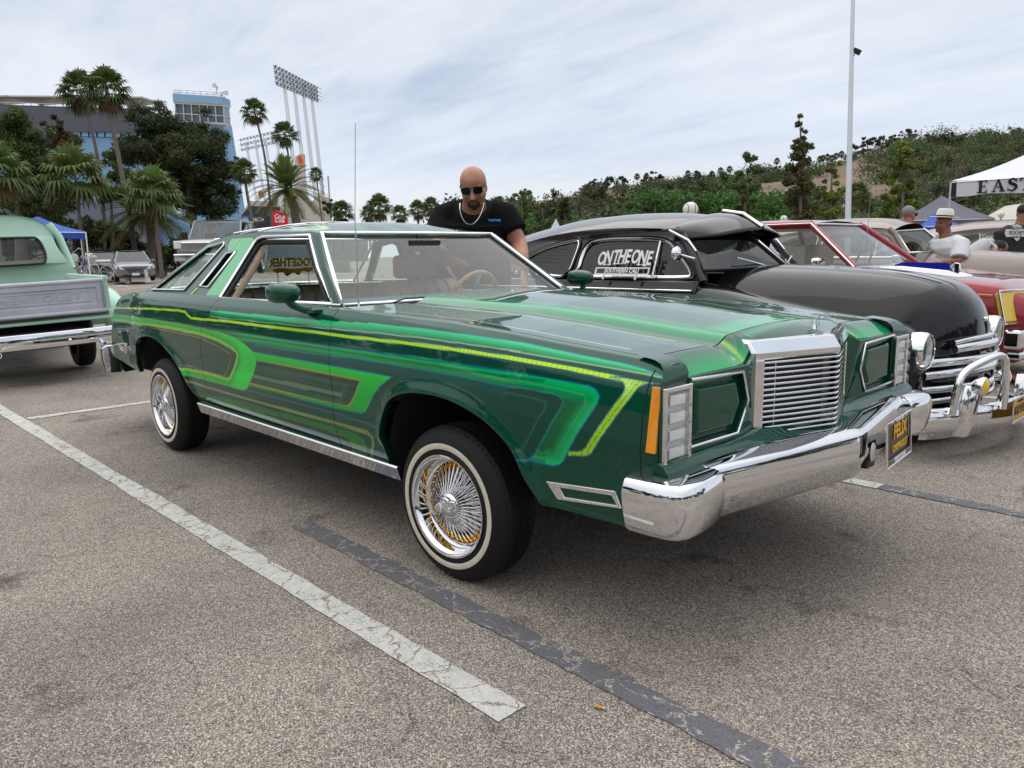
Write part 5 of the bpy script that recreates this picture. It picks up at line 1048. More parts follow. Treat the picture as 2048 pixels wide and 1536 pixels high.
mb = MB(); mb.box((-.02, 0, .645), (.04, 1.36, .085)); mb.build('rear_sill', MINT, tk, bevel=.008)
for s_ in (-1, 1):
    mb = MB(); mb.box((-1.02, s_*.66, .83), (2.0, .045, .36)); mb.tube([(-2.02, s_*.67, 1.02), (-.01, s_*.67, 1.02)], .026, 10); mb.build('bed_side', MINT, tk, bevel=.008)
    mb = MB(); secs = []
    for k in range(15):
        a = math.pi*k/14; secs.append([(-.95-.62*math.cos(a), s_*y_, .42+(.50 if y_ < .9 else .46)*math.sin(a)**.7*f_) for y_, f_ in ((.67, 1.0), (.80, 1.02), (.90, .97), (.945, .80), (.95, .55))])
    mb.loft(secs, close_ring=False); mb.build('rear_fender', MINT, tk, smooth=60, solid=.012)
    simple_wheel(tk, -1.1, s_*.64, .34, .18, s_); simple_wheel(tk, -3.85, s_*.80, .34, .18, s_)
mb = MB(); mb.box((-1.0, 0, .66), (2.0, 1.3, .05)); mb.build('bed_floor', mat('bed_wood', (.12, .09, .06), .7, var=.3, vs=12), tk)
mb = MB(); mb.box((-1.9, 0, .45), (4.0, .8, .16)); mb.build('chassis', DARK, tk)
bump('rear_bumper', [(.33-.10*(abs(y)/.8)**2, y) for y in np.linspace(-.86, .86, 15)], [(-.03, .545), (.0, .545), (.01, .50), (.012, .44), (.004, .40), (-.03, .40)], tk, CHROME, .006)
for a in (-.45, .20): mb = MB(); mb.lathe([(0, .008), (.014, .005), (.016, 0)], 12, frame((.345-.03*(abs(a)), a, .45), (0, 1, 0), (0, 0, 1))); mb.build('bumper_bolt', CHROME, tk, smooth=60)
for a in (-.42, .47): mb = MB(); mb.tube([(.05, a, .43), (.34, a, .415), (.44, a, .385)], .022, 12, cap=False); mb.lathe([(.022, 0), (.028, 0), (.028, .03), (.022, .03)], 16, frame((.44, a, .385), (0, 1, 0), (-.2, 0, 1)), closed=True); mb.build('exhaust_tip', CHROME, tk, smooth=60)
# cab
cabx = -2.15; cy = lambda z: np.interp(z, [.6, 1.05, 1.12, 1.75], [.80, .82, .78, .60])
cabs = spline([(.80, .55), (.82, .80), (.82, 1.02), (.76, 1.12), (.64, 1.35), (.59, 1.55), (.52, 1.67), (.38, 1.735), (.2, 1.765), (0, 1.77)], 4); full = [(-a, b) for a, b in cabs]+[(a, b) for a, b in cabs[::-1][1:]]
rwn = spline([(-.46, 1.20), (-.48, 1.32), (-.43, 1.47), (-.3, 1.495), (.3, 1.495), (.43, 1.47), (.48, 1.32), (.46, 1.20), (.36, 1.175), (-.36, 1.175)], 4, True)
mb = MB(); mb.poly(full, [rwn], lambda a, b: (cabx+.10-.30*max(0, b-1.1)**1.3-.10*(abs(a)/.8)**3, a, b), (-.03, 0, 0)); mb.build('cab_back', MINT, tk, smooth=40)
mb = MB(); mb.tube([(cabx+.11-.30*max(0, b-1.1)**1.3-.10*(abs(a)/.8)**3, a, b) for a, b in rwn], .014, 6, closed=True); mb.build('window_rubber', BLACKRUB, tk, smooth=60)
mb = MB(); mb.poly(rwn, (), lambda a, b: (cabx+.09-.30*max(0, b-1.1)**1.3-.10*(abs(a)/.8)**3, a, b)); mb.build('rear_glass', GLASS, tk)
top = [q for q in full if q[1] > 1.50]
mb = MB(); mb.loft([[(cabx+.07-.12*max(0, b-1.1)*k_-dx, a*(1-.04*(dx > .8)), b-.02*(dx > 1.2)) for a, b in top] for k_, dx in ((1.3, .02), (1.0, .3), (.8, .9), (.8, 1.3))], close_ring=False); mb.build('cab_roof', MINT, tk, smooth=60)
for s_ in (-1, 1):
    low = [(s_*a, b) for a, b in cabs if b <= 1.13]
    mb = MB(); mb.loft([[(cabx+.0-dx, a, b) for a, b in low] for dx in (0, .5, 1.2, 1.45)], close_ring=False); mb.build('cab_door', MINT, tk, smooth=50)
    for dx in (.16, 1.30): mb = MB(); mb.tube([(cabx+.0-dx, s_*.79, 1.10), (cabx-.10-dx+.12*(dx > 1), s_*.71, 1.50), (cabx-.12-dx+.2*(dx > 1), s_*.62, 1.66)], .045 if dx < 1 else .03, 8); mb.build('cab_pillar', MINT, tk, smooth=50)
    mb = MB(); mb.lathe([(0, .012), (.05, .010), (.055, 0)], 20, frame((cabx-1.0, s_*.98, 1.22), (0, 1, 0), (0, 0, 1))); mb.tube([(cabx-1.1, s_*.80, 1.1), (cabx-1.02, s_*.97, 1.2)], .007, 6); mb.build('door_mirror', mat('mirror_cream', (.6, .62, .55), .4), tk, smooth=60)
mb = MB(); mb.box((cabx-.18, 0, .95), (.22, 1.35, .55)); mb.build('bench_seat', TAN, tk, bevel=.06, seg=3)
mb = MB(); mb.loft([[(cabx-1.35-dx, s_*hw_, z) for s_, hw_, z in ((-1, .72, .6), (-1, .66, 1.0), (-1, .4, 1.14), (1, .4, 1.14), (1, .66, 1.0), (1, .72, .6))] for dx in (0, .6, 1.3)], close_ring=False); mb.build('hood', MINT, tk, smooth=50)
# ================================================================== PEOPLE
def ell(mb, c, r, M=None, n=14):
    V = []; F = []
    for i in range(n+1):
        th = math.pi*i/n
        for j in range(2*n):
            ph = math.pi*j/n; p_ = Vector((r[0]*math.sin(th)*math.cos(ph), r[1]*math.sin(th)*math.sin(ph), r[2]*math.cos(th)))
            if M is not None: p_ = M @ p_
            V.append(p_+Vector(c))
    for i in range(n):
        for j in range(2*n): a = i*2*n+j; b = i*2*n+(j+1) % (2*n); F.append((a, b, b+2*n, a+2*n))
    mb.add(V, F)
def fuse(mb, name, mat_, parent, vox=.011, it=6):
    o = mb.build(name, mat_, parent)
    k = o.modifiers.new('fuse', 'REMESH'); k.mode = 'VOXEL'; k.voxel_size = vox; k.use_smooth_shade = True
    k = o.modifiers.new('soft', 'SMOOTH'); k.factor = .5; k.iterations = it
    return o
def torso(mb, pts, fwd, grow=0.):
    """pts: list of (centre, half width, half depth); rings lie across the local spine"""
    secs = []; n = len(pts)
    for i, (c, w_, d) in enumerate(pts):
        c = Vector(c); t_ = (Vector(pts[min(i+1, n-1)][0])-Vector(pts[max(i-1, 0)][0])).normalized(); f_ = (fwd-t_*fwd.dot(t_)).normalized(); s_ = t_.cross(f_)
        secs.append([c+s_*math.copysign(abs(math.cos(a))**.8, math.cos(a))*(w_+grow)+f_*math.copysign(abs(math.sin(a))**.9, math.sin(a))*(d+grow) for a in np.linspace(0, 2*math.pi, 25)[:-1]])
    mb.loft(secs)
def hand(mb, w_, d, palm_n, s=1., curl=.5):
    """w_: wrist, d: direction of the fingers, palm_n: palm normal; five separate bent fingers"""
    w_ = Vector(w_); d = Vector(d).normalized(); pn = Vector(palm_n); pn = (pn-d*pn.dot(d)).normalized(); sd_ = d.cross(pn)
    secs = []
    for k, ww in ((0, .026), (.03, .034), (.07, .041), (.095, .040)): c = w_+d*k*s; secs.append([c+sd_*math.cos(a)*ww*s+pn*math.sin(a)*.014*s for a in np.linspace(0, 2*math.pi, 13)[:-1]])
    mb.loft(secs)
    for i, ln in enumerate((.068, .078, .074, .058)):
        b = w_+d*.09*s+sd_*(.030-.020*i)*s; q1 = b+(d*math.cos(curl*.5)+pn*math.sin(curl*.5))*ln*.45*s; q2 = q1+(d*math.cos(curl*1.1)+pn*math.sin(curl*1.1))*ln*.32*s; q3 = q2+(d*math.cos(curl*1.7)+pn*math.sin(curl*1.7))*ln*.25*s
        mb.tube([b-d*.02*s, b, q1, q2, q3], [.0095*s, .0095*s, .009*s, .008*s, .0065*s], 8)
    b = w_+d*.025*s+sd_*.030*s; t1 = b+(d*.6+sd_*.8).normalized()*.045*s+pn*.01*s; t2 = t1+(d*.9+sd_*.35).normalized()*.032*s+pn*.008*s
    mb.tube([b-sd_*.015*s, b, t1, t2], [.013*s, .013*s, .011*s, .008*s], 8)
def head(mb, c, F_, s=1., jaw=1.):
    """c centre of the skull, F_ facing direction (unit), world up tilted accordingly"""
    f_ = Vector(F_).normalized(); up = UP-f_*UP.dot(f_); up.normalize(); sd_ = up.cross(f_)      # sd_ = person's left
    M = Matrix((f_, sd_, up)).transposed(); L_ = lambda x, y, z: Vector(c)+M @ Vector((x*s, y*s, z*s))
    ell(mb, L_(-.012, 0, .035), (.100*s, .078*s*(.5+.5*jaw), .092*s), M); ell(mb, L_(.018, 0, -.03), (.074*s, .068*s*jaw, .085*s), M); ell(mb, L_(.036, 0, -.082), (.046*s, .046*s*jaw, .034*s), M)
    for y in (-1, 1):
        ell(mb, L_(-.008, y*.078, -.012), (.020*s, .010*s, .032*s), M, 8); ell(mb, L_(.060, y*.036, -.028), (.026*s, .024*s, .024*s), M, 8); ell(mb, L_(.070, y*.032, .020), (.022*s, .028*s, .012*s), M, 8)
    mb.tube([L_(.084, 0, .012), L_(.100, 0, -.014), L_(.112, 0, -.034), L_(.096, 0, -.042)], [.011*s, .012*s, .016*s, .010*s], 8)
    for y in (-.012, .012): ell(mb, L_(.094, y, -.038), (.012*s, .009*s, .009*s), M, 6)
    ell(mb, L_(.083, 0, -.062), (.014*s, .024*s, .007*s), M, 8); ell(mb, L_(.081, 0, -.073), (.014*s, .021*s, .007*s), M, 8)
    return L_, M
def skin(name, c): return mat(name, c, .42, rgb2=(c[0]*.78, c[1]*.62, c[2]*.58), vs=14, bump=.10, bs=160, sub=.12)
SK1 = skin('skin_tan', (.50, .25, .17)); SK2 = skin('skin_brown', (.27, .12, .07)); SHIRTB = mat('black_tshirt', (.006, .006, .008), .9, spec=.15, bump=.6, bs=7); SHIRTW = mat('white_tshirt', (.72, .73, .77), .85, bump=.25, bs=9); JEAN = mat('dark_denim', (.02, .03, .06), .85)
DKLENS = mat('dark_lens', (.006, .006, .007), .08, coat=1.)
def legs(mb, hip, s_, foot_fwd, spread=.12, z0=0., wr=.085):
    for k in (-1, 1):
        h_ = Vector(hip)+s_*k*.09; kn = Vector((h_.x, h_.y, h_.z*.52))+s_*k*.02+foot_fwd*.04; an = Vector((h_.x, h_.y, z0+.08))+s_*k*.03
        mb.tube([h_+Vector((0, 0, .04)), h_.lerp(kn, .5), kn, kn.lerp(an, .45), an], [wr*1.12, wr, wr*.78, wr*.74, wr*.62], 12)
def shoes(parent, hip, s_, ff, z0=0., m_=BLACKP):
    for k in (-1, 1):
        a = Vector((hip[0], hip[1], z0))+s_*k*.12; mb = MB(); secs = []
        for d, w_, h_ in ((-.09, .030, .06), (-.04, .038, .085), (.04, .044, .075), (.12, .046, .05), (.17, .034, .03), (.19, .015, .02)): secs.append([a+ff*d+s_*w_*q+Vector((0, 0, zz)) for q, zz in ((-1, 0.003), (1, 0.003), (.85, h_*.7), (0, h_), (-.85, h_*.7))])
        mb.loft(secs); mb.build('shoe', m_, parent, smooth=50)
def person(name, label, H, face, chest, fwd, sh_w, hipz, arms, skinm, shirtm, pantm, bulk=1., sleeve=.62, jaw=1., hs=1., z0=0., hip=None, longsleeve=False, group=None):
    """H head centre, chest centre; arms = [(side, elbow, wrist, finger dir, palm normal, curl)]; all world points"""
    fwd = Vector(fwd).normalized(); s_ = Vector((0, 0, 1)).cross(fwd).normalized(); H = Vector(H); chest = Vector(chest)
    hip = Vector(hip) if hip is not None else Vector((chest.x, chest.y, 0))-fwd*.10+Vector((0, 0, hipz))
    root = thing(name, label, 'person', (hip.x, hip.y, z0), group=group); inv = Matrix.Translation((-hip.x, -hip.y, -z0))
    neck = chest+(H-chest)*.52; b = MB(); L_, M = head(b, H, face, hs, jaw)
    b.tube([chest+(H-chest)*.25, neck, H-Vector((0, 0, .03))-Vector(face)*.02], [.072*bulk, .060*bulk, .056*bulk], 14)
    sp = [(hip-UP*.05, .15*bulk, .10*bulk), (hip+(chest-hip)*.25, .165*bulk, .125*bulk), (hip+(chest-hip)*.6, .17*bulk, .13*bulk), (chest, .185*bulk, .125*bulk), (chest+(H-chest)*.17, .15*bulk, .10*bulk), (chest+(H-chest)*.30, .10*bulk, .08*bulk), (chest+(H-chest)*.42, .07*bulk, .068*bulk)]
    torso(b, sp[:5], fwd, -.03); t = MB(); torso(t, [(hip+(chest-hip)*-.12, .165*bulk, .125*bulk)]+sp[1:5]+[(chest+(H-chest)*.29, .105*bulk, .088*bulk), (chest+(H-chest)*.36, .078*bulk, .074*bulk)], fwd, .026)
    for side, el, wr, fd, pn, cu in arms:
        sh = chest+s_*side*sh_w-(H-chest)*.02; el = Vector(el); wr = Vector(wr)
        b.tube([chest+s_*side*sh_w*.5+(H-chest)*.12, sh, sh.lerp(el, .5), el, el.lerp(wr, .35), wr], [.075*bulk, .068*bulk, .054*bulk, .045*bulk, .045*bulk, .030*bulk], 12)
        hand(b, wr, fd, pn, 1.05, cu); e = sh.lerp(el, sleeve)
        if longsleeve: t.tube([chest+s_*side*sh_w*.5+(H-chest)*.12, sh, sh.lerp(el, .5), el, wr], [.09*bulk, .088*bulk, .078*bulk, .066*bulk, .045*bulk], 14)
        else: t.tube([chest+s_*side*sh_w*.5+(H-chest)*.12, sh, sh.lerp(e, .6), e], [.09*bulk, .092*bulk, .088*bulk, .086*bulk], 14)
    legs(b, hip, s_, fwd, z0=z0)
    b.v = [tuple(inv @ Vector(p_)) for p_ in b.v]; t.v = [tuple(inv @ Vector(p_)) for p_ in t.v]
    fuse(b, 'body', skinm, root, .0065, 3); sh_o = fuse(t, 'shirt', shirtm, root, .011, 8)
    pm = MB(); legs(pm, hip, s_, fwd, z0=z0, wr=.10); torso(pm, [(hip-UP*.08, .165*bulk, .12*bulk), (hip+(chest-hip)*.12, .168*bulk, .125*bulk)], fwd, .008); pm.v = [tuple(inv @ Vector(p_)) for p_ in pm.v]; fuse(pm, 'trousers', pantm, root, .014, 6)
    shoes(root, inv @ Vector((hip.x, hip.y, z0)), s_, fwd)
    return root, inv, L_, M, s_, fwd, sh_o
def sunglasses(root, inv, L_, s=1.):
    g = bpy.data.objects.new('sunglasses', None); C.objects.link(g); g.parent = root
    for y in (-1, 1):
        mb = MB(); q = [(.036, .033), (.070, .029), (.068, -.004), (.054, -.017), (.020, -.017), (.009, .004), (.011, .029)]
        V = [inv @ L_(.100-.35*abs(a)**1.5, y*a, b+.008) for a, b in q]; V2 = [inv @ L_(.096-.35*abs(a)**1.5, y*a, b+.008) for a, b in q]; mb.loft([V, V2]); mb.build('lens', DKLENS, g)
        mb = MB(); mb.tube([inv @ L_(.092, y*.062, .028), inv @ L_(.05, y*.080, .026), inv @ L_(-.02, y*.083, .020)], .0045, 6); mb.build('temple_arm', BLACKP, g, smooth=60)
    mb = MB(); mb.tube([inv @ L_(.100, -.014, .030), inv @ L_(.104, 0, .033), inv @ L_(.100, .014, .030)], .004, 6); mb.build('bridge', BLACKP, g, smooth=60)
# ---- bald man leaning in at the driver's window of the green coupe
d0 = 5.45; fw = Vector((.62, -.78, -.0)).normalized()
Hc = at_depth(947, 374, d0-.10); ch = at_depth(949, 437, d0+.10)
aL = (1, at_depth(1038, 487, d0+.05), at_depth(1046, 545, d0-.22), (.3, -.2, -1), (-1, -.3, 0), .5)
aR = (-1, at_depth(868, 502, d0-.02), at_depth(905, 524, d0-.50), (.82, -.25, .10), (.2, -.3, -1), .35)
man, inv, L_, M_, s_, f_, sh_o = person('person', 'bald man in black t-shirt, sunglasses and chain leaning over the green coupe', Hc, (.66, -.72, -.50), ch, fw, .215, .98, [aL, aR], SK1, SHIRTB, JEAN, 1.34, .62, 1.18, 1.08)
sunglasses(man, inv, L_)
GOAT = mat('dark_beard', (.035, .024, .019), .9, bump=.6, bs=200)
mb = MB()
for pts, r_ in (([(.090, -.034, -.070), (.101, -.018, -.053), (.104, 0, -.049), (.101, .018, -.053), (.090, .034, -.070)], .0048), ([(.088, -.034, -.070), (.080, -.034, -.095), (.076, 0, -.118), (.080, .034, -.095), (.088, .034, -.070)], .0065)):
    mb.tube([inv @ L_(*p_) for p_ in pts], r_, 8)
ell(mb, inv @ L_(.072, 0, -.108), (.017, .022, .017), M_, 8); mb.build('goatee', GOAT, man, smooth=60)
mb = MB(); cz = lambda a: inv @ (Hc.lerp(ch, .62)+s_*math.cos(a)*.085+f_*(.075+.125*max(0, math.sin(a)))-UP*(.15*max(0, math.sin(a))**1.2-.02)); mb.tube([cz(a) for a in np.linspace(-.1, math.pi+.1, 26)], .0042, 6); mb.build('neck_chain', mat('silver_chain', (.8, .78, .72), .25, 1.), man, smooth=60)
lp = inv @ at_depth(989, 441, d0-.17); text('chest_print', 'TOGETHER', .0195, mat('blue_print', (.03, .30, .75), .6), man, frame(lp, CR, CU+CF*-.15), .02, .86, .001)
# ---- man in white hat, in profile towards the left
d0 = 9.9; HF = (-CR*.95-CF*.25).normalized(); Hc = at_depth(1886, 448, d0); ch = at_depth(1895, 490, d0+.02)
p2, inv, L_, M_, s_, f_, _ = person('person', 'man in white hat and white t-shirt standing by the taupe sedan', Hc, HF, ch, HF, .215, .93, [(1, at_depth(1917, 524, d0-.26), at_depth(1884, 526, d0-.22), -CR, -CU, .6), (-1, at_depth(1893, 528, d0+.26), at_depth(1868, 528, d0+.18), -CR, -CU, .8)], SK2, SHIRTW, JEAN, 1.22, .80, 1.05)
hat = bpy.data.objects.new('hat', None); C.objects.link(hat); hat.parent = p2; hm = M_.to_4x4(); hm.translation = inv @ L_(-.012, 0, .075); hat.matrix_local = hm
HATW = mat('white_straw', (.75, .75, .70), .8, bump=.3, bs=200)
mb = MB(); mb.lathe([(.165, .006), (.16, .012), (.11, .004), (.101, .006), (.098, .05), (.088, .105), (.070, .118), (.03, .108), (0, .104)], 32, Matrix.Diagonal((1.12, .95, 1, 1))); mb.build('crown', HATW, hat, smooth=60)
mb = MB(); mb.lathe([(.1025, .010), (.1015, .034)], 32, Matrix.Diagonal((1.12, .95, 1, 1))); mb.build('hat_band', BLACKP, hat, smooth=60)
mb = MB(); mb.lathe([(0, .004), (.014, .003), (.016, 0)], 10, frame((-.03, -.10, .04), (1, 0, 0), (0, .1, 1))); mb.build('hat_pin', mat('hat_pin', (.08, .07, .06), .5), hat)
mb = MB(); ell(mb, inv @ L_(-.055, 0, .0), (.05, .072, .05), M_, 8); mb.build('hair', mat('dark_hair', (.02, .016, .014), .8), p2, smooth=60)
# ---- grey haired man beyond the taupe sedan, facing right
d0 = 11.2; HF = (CR*.9+CF*.35).normalized(); Hc = at_depth(1818, 430, d0); ch = at_depth(1812, 476, d0+.02)
p3, inv, L_, M_, s_, f_, _ = person('person', 'grey haired man in sunglasses behind the taupe sedan roof', Hc, HF, ch, HF, .20, .93, [(1, at_depth(1812, 505, d0+.2), at_depth(1825, 530, d0+.2), (0, 0, -1), (1, 0, 0), .5), (-1, at_depth(1808, 505, d0-.2), at_depth(1822, 530, d0-.2), (0, 0, -1), (1, 0, 0), .5)], skin('skin_ruddy', (.45, .22, .15)), mat('tan_shirt', (.30, .22, .15), .9), JEAN, 1.05)
sunglasses(p3, inv, L_); mb = MB(); ell(mb, inv @ L_(-.022, 0, .046), (.096, .081, .09), M_, 12); mb.build('hair', mat('grey_hair', (.26, .25, .25), .85, bump=.6, bs=150), p3, smooth=60)
# ---- man in a black jacket, back to the camera
d0 = 10.8; HF = (CF*.95+CR*.2).normalized(); Hc = at_depth(2046, 426, d0); ch = at_depth(2038, 468, d0)
p4, inv, L_, M_, s_, f_, _ = person('person', 'man in black shop jacket with white back print at the right edge', Hc, HF, ch, HF, .22, .93, [(1, at_depth(2003, 530, d0+.05), at_depth(2012, 570, d0+.15), (0, 0, -1), (1, 0, 0), .5), (-1, at_depth(2070, 530, d0+.05), at_depth(2062, 570, d0+.15), (0, 0, -1), (1, 0, 0), .5)], SK2, mat('black_jacket', (.013, .013, .015), .8, bump=.2, bs=9), JEAN, 1.22, longsleeve=True)
mb = MB(); ell(mb, inv @ L_(-.022, 0, .040), (.095, .081, .085), M_, 12); mb.build('hair', MAT['dark_hair'], p4, smooth=60)
bk = at_depth(2034, 466, d0-.20); bm_ = frame(inv @ bk, CR, CU); PRW = mat('white_print', (.6, .6, .58), .8)
q = [(-.17, .0), (-.15, .055), (-.08, .05), (-.06, .10), (0, .12), (.06, .10), (.08, .05), (.15, .055), (.17, 0), (.15, -.055), (.07, -.05), (.0, -.115), (-.07, -.05), (-.15, -.055)]
mb = MB(); mb.poly(q, (), lambda a, b: bm_ @ Vector((a, b, 0)), bm_.to_3x3() @ Vector((0, 0, .002))); mb.build('back_print', PRW, p4)
for s__, sz, zz in (('BODY', .055, .062), ("EDDIE'S", .066, .0), ('SHOP', .05, -.058)): text('print_lettering', s__, sz, MAT['black_jacket'], p4, bm_ @ Matrix.Translation((0, zz, .003)), .001, 1., .0012)
# ---- man bending down beside the second taupe car
d0 = 10.6; HF = (CR*.75-CU*.55).normalized(); Hc = at_depth(1998, 500, d0-.1); ch = at_depth(1975, 497, d0); hp = at_depth(1947, 515, d0+.05)
p5, inv, L_, M_, s_, f_, _ = person('person', 'man in pale shirt bending over beside the jacketed man', Hc, HF, ch, (CR*.3-CU*.95), .17, .6, [(1, at_depth(1992, 506, d0-.3), at_depth(1978, 525, d0-.3), (0, 0, -1), (1, 0, 0), .5), (-1, at_depth(1996, 520, d0+.3), at_depth(2004, 540, d0+.3), (0, 0, -1), (1, 0, 0), .5)], SK2, mat('pale_grey_shirt', (.5, .5, .52), .9), mat('black_shorts', (.012, .012, .014), .9), 1.1, hip=hp)
mb = MB(); ell(mb, inv @ L_(-.022, 0, .040), (.095, .081, .085), M_, 12); mb.build('hair', MAT['dark_hair'], p5, smooth=60)
# ================================================================== BACKGROUND
RT = Vector((0, 0, 1)).rotation_difference(UP).to_matrix().to_4x4()
def leafmat(name, tr=.25):
    if name in MAT: return MAT[name]
    M = mat(name, (.1, .2, .05), .6, attr='Col', spec=.25); nt = M.node_tree; b = nt.nodes['Principled BSDF']; o = nt.nodes['Material Output']
    t = nt.nodes.new('ShaderNodeBsdfTranslucent'); mx = nt.nodes.new('ShaderNodeMixShader'); mx.inputs[0].default_value = tr
    src = [l.from_socket for l in nt.links if l.to_socket == b.inputs['Base Color']][0]; nt.links.new(src, t.inputs[0])
    nt.links.new(b.outputs[0], mx.inputs[1]); nt.links.new(t.outputs[0], mx.inputs[2]); nt.links.new(mx.outputs[0], o.inputs[0]); return M
LEAF = leafmat('foliage')
rng = np.random.default_rng(11)
def leaves(name, clumps, col, n, size, parent, rg=rng, flat=.0, jit=.35, needle=1.0):
    """clumps: (cx,cy,cz,rx,ry,rz); n leaf quads in all, spread through the clump volumes, denser to their surface"""
    cl = np.array(clumps, float); vol = (cl[:, 3]*cl[:, 4]*cl[:, 5])**(2/3); k = rg.choice(len(cl), n, p=vol/vol.sum()); c = cl[k]
    d = rg.normal(size=(n, 3)); d /= np.linalg.norm(d, axis=1)[:, None]; rad = rg.random(n)**.45; rad *= 1+.18*rg.normal(size=n)*(rad > .7)
    P = c[:, :3]+d*rad[:, None]*c[:, 3:6]
    nr = d*.7+rg.normal(size=(n, 3))*.6; nr /= np.linalg.norm(nr, axis=1)[:, None]; a = np.cross(nr, rg.normal(size=(n, 3))); a /= np.linalg.norm(a, axis=1)[:, None]; b = np.cross(nr, a)
    s = size*(.6+.8*rg.random(n))[:, None]; V = np.stack([P-a*s*needle, P+b*s*.55, P+a*s*needle, P-b*s*.55], 1).reshape(-1, 3)
    cb = (1-jit/2+jit*rg.random(len(cl)))[k]*(.75+.5*rg.random(n)); base = np.asarray(col, float)
    if base.ndim == 2: base = base[rg.integers(0, len(base), len(cl))[k]]
    c3 = np.repeat(base*cb[:, None] if base.ndim == 2 else base[None]*cb[:, None], 4, 0)
    me = bpy.data.meshes.new(name); me.vertices.add(4*n); me.vertices.foreach_set('co', V.astype(np.float32).ravel()); me.loops.add(4*n); me.loops.foreach_set('vertex_index', np.arange(4*n, dtype=np.int32)); me.polygons.add(n); me.polygons.foreach_set('loop_start', np.arange(0, 4*n, 4, dtype=np.int32)); me.polygons.foreach_set('loop_total', np.full(n, 4, np.int32)); me.update(calc_edges=True)
    at = me.color_attributes.new('Col', 'FLOAT_COLOR', 'POINT'); c4 = np.ones((4*n, 4), np.float32); c4[:, :3] = c3; at.data.foreach_set('color', c4.ravel()); me.materials.append(LEAF)
    o = bpy.data.objects.new(name, me); C.objects.link(o)
    if parent is not None: o.parent = parent
    return o
BARK = mat('bark_grey_brown', (.12, .09, .07), .9, var=.35, vs=6, bump=.8, bs=12); BARKP = mat('palm_trunk', (.15, .125, .11), .9, var=.3, vs=10, bump=.6, bs=20); PETI = mat('palm_petiole', (.10, .11, .03), .6)
def loc_px(d, pts):
    return [at_depth(x, y, d) for x, y in pts]
def base_on(px, py, d): return at_depth(px, py, d)
def tree_px(name, label, d, base, trunk, blobs, col, n, size, group=None, tr=.16, needle=1.0, limbs=True, rg=None):
    """everything given in photo pixels at one distance d, then built as a solid tree with depth; blobs: (px,py,rx,ry)"""
    B = at_depth(base[0], base[1], d); t = thing(name, label, 'tree', B, group=group); k = d/FPX; rg = rg or np.random.default_rng(abs(hash(label)) % 9999 if False else sum(map(ord, label)))
    L_ = lambda x, y, dd=0.: at_depth(x, y, d+dd)-B
    cl = []
    for (x, y, rx, ry) in blobs:
        dd = rg.uniform(-.5, .5)*rx*k; c = L_(x, y, dd); m_ = max(4, int(rx*ry/75)); 
        for i in range(m_):
            q = rg.normal(size=3)*.46; cc = c+CR*float(q[0]*rx*k)+UP*float(q[1]*ry*k)+CF*float(q[2]*rx*k*.9); r_ = (.22+.20*rg.random())*min(rx, ry)*k; cl.append((cc.x, cc.y, cc.z, r_*1.25, r_*1.25, r_*.9))
    leaves('crown', cl, col, int(n*1.5), size*.8, t, rg, needle=needle)
    mb = MB(); P = [L_(*p_) for p_ in trunk]; nP = len(P); r0 = tr; mb.tube(P, [r0*(1-.7*i/(nP-1)) for i in range(nP)], 8)
    if limbs:
        for c_ in cl[::max(1, len(cl)//9)]:
            e = Vector(c_[:3]); s0 = min(P, key=lambda q: (q-e).length+max(0, (q-e).dot(UP))*2); mb.tube([s0, s0.lerp(e, .5)+UP*.1, e], [r0*.35, r0*.22, r0*.08], 5)
    mb.build('trunk', BARK, t, smooth=60); return t
# ---- palms
def fan_frond(mb, cols, base, az, el, ln, fan, rg, col, droop=.4):
    d = Vector((math.cos(az)*math.cos(el), math.sin(az)*math.cos(el), math.sin(el))); tip = base+d*ln-Vector((0, 0, 1))*ln*.12; sd_ = d.cross(Vector((0, 0, 1)));
    if sd_.length < .05: sd_ = Vector((1, 0, 0))
    sd_.normalize(); nn = sd_.cross(d)
    n0 = len(mb.v); mb.add([base-sd_*.02*ln, base+sd_*.02*ln, tip+sd_*.012*ln, tip-sd_*.012*ln], [(0, 1, 2, 3)]); cols += [tuple(v*.8 for v in col)]*4
    m_ = 15
    for i in range(m_):
        a = (i/(m_-1)-.5)*R(250); dd = (d*math.cos(a)+sd_*math.sin(a)); L1 = fan*(1-.25*abs(a)/2.2)*rg.uniform(.9, 1.1); p1 = tip+dd*L1*.55; p2 = tip+dd*L1-Vector((0, 0, 1))*L1*droop*rg.uniform(.6, 1.3); w_ = fan*.075; e_ = dd.cross(nn).normalized()*w_
        mb.add([tip-e_*.3, tip+e_*.3, p1+e_, p2, p1-e_], [(0, 1, 2, 4), (4, 2, 3)]); c_ = tuple(v*rg.uniform(.75, 1.25) for v in col); cols += [c_]*5
def fan_crown(name, rg, ln=1., fan=.9, n=34, dead=10, col=(.085, .12, .035)):
    mb = MB(); cols = []
    for k in range(n):
        f = k/n; fan_frond(mb, cols, Vector((0, 0, .0)), k*2.39996, R(80-110*f+rg.uniform(-8, 8)), ln*rg.uniform(.85, 1.15), fan, rg, tuple(v*(1.15-.45*f) for v in col), .25+.5*f)
    for k in range(dead): fan_frond(mb, cols, Vector((0, 0, -.15)), k*2.39996+1, R(-55+rg.uniform(-18, 10)), ln*.75, fan*.8, rg, (.13, .10, .045), .5)
    c4 = np.ones((len(cols), 4)); c4[:, :3] = cols; me_o = mb.build(name, LEAF, None, col=c4); me = me_o.data; bpy.data.objects.remove(me_o); return me
class RG:
    def __init__(s, k): s.r = random.Random(k)
    def uniform(s, a, b): return s.r.uniform(a, b)
FAN = [fan_crown('fan_crown', RG(k), 1., .85) for k in (1, 2, 3)]
FAN_G = [fan_crown('fan_crown', RG(k), 1., 1.0, 30, 3, (.125, .175, .05)) for k in (5, 6)]
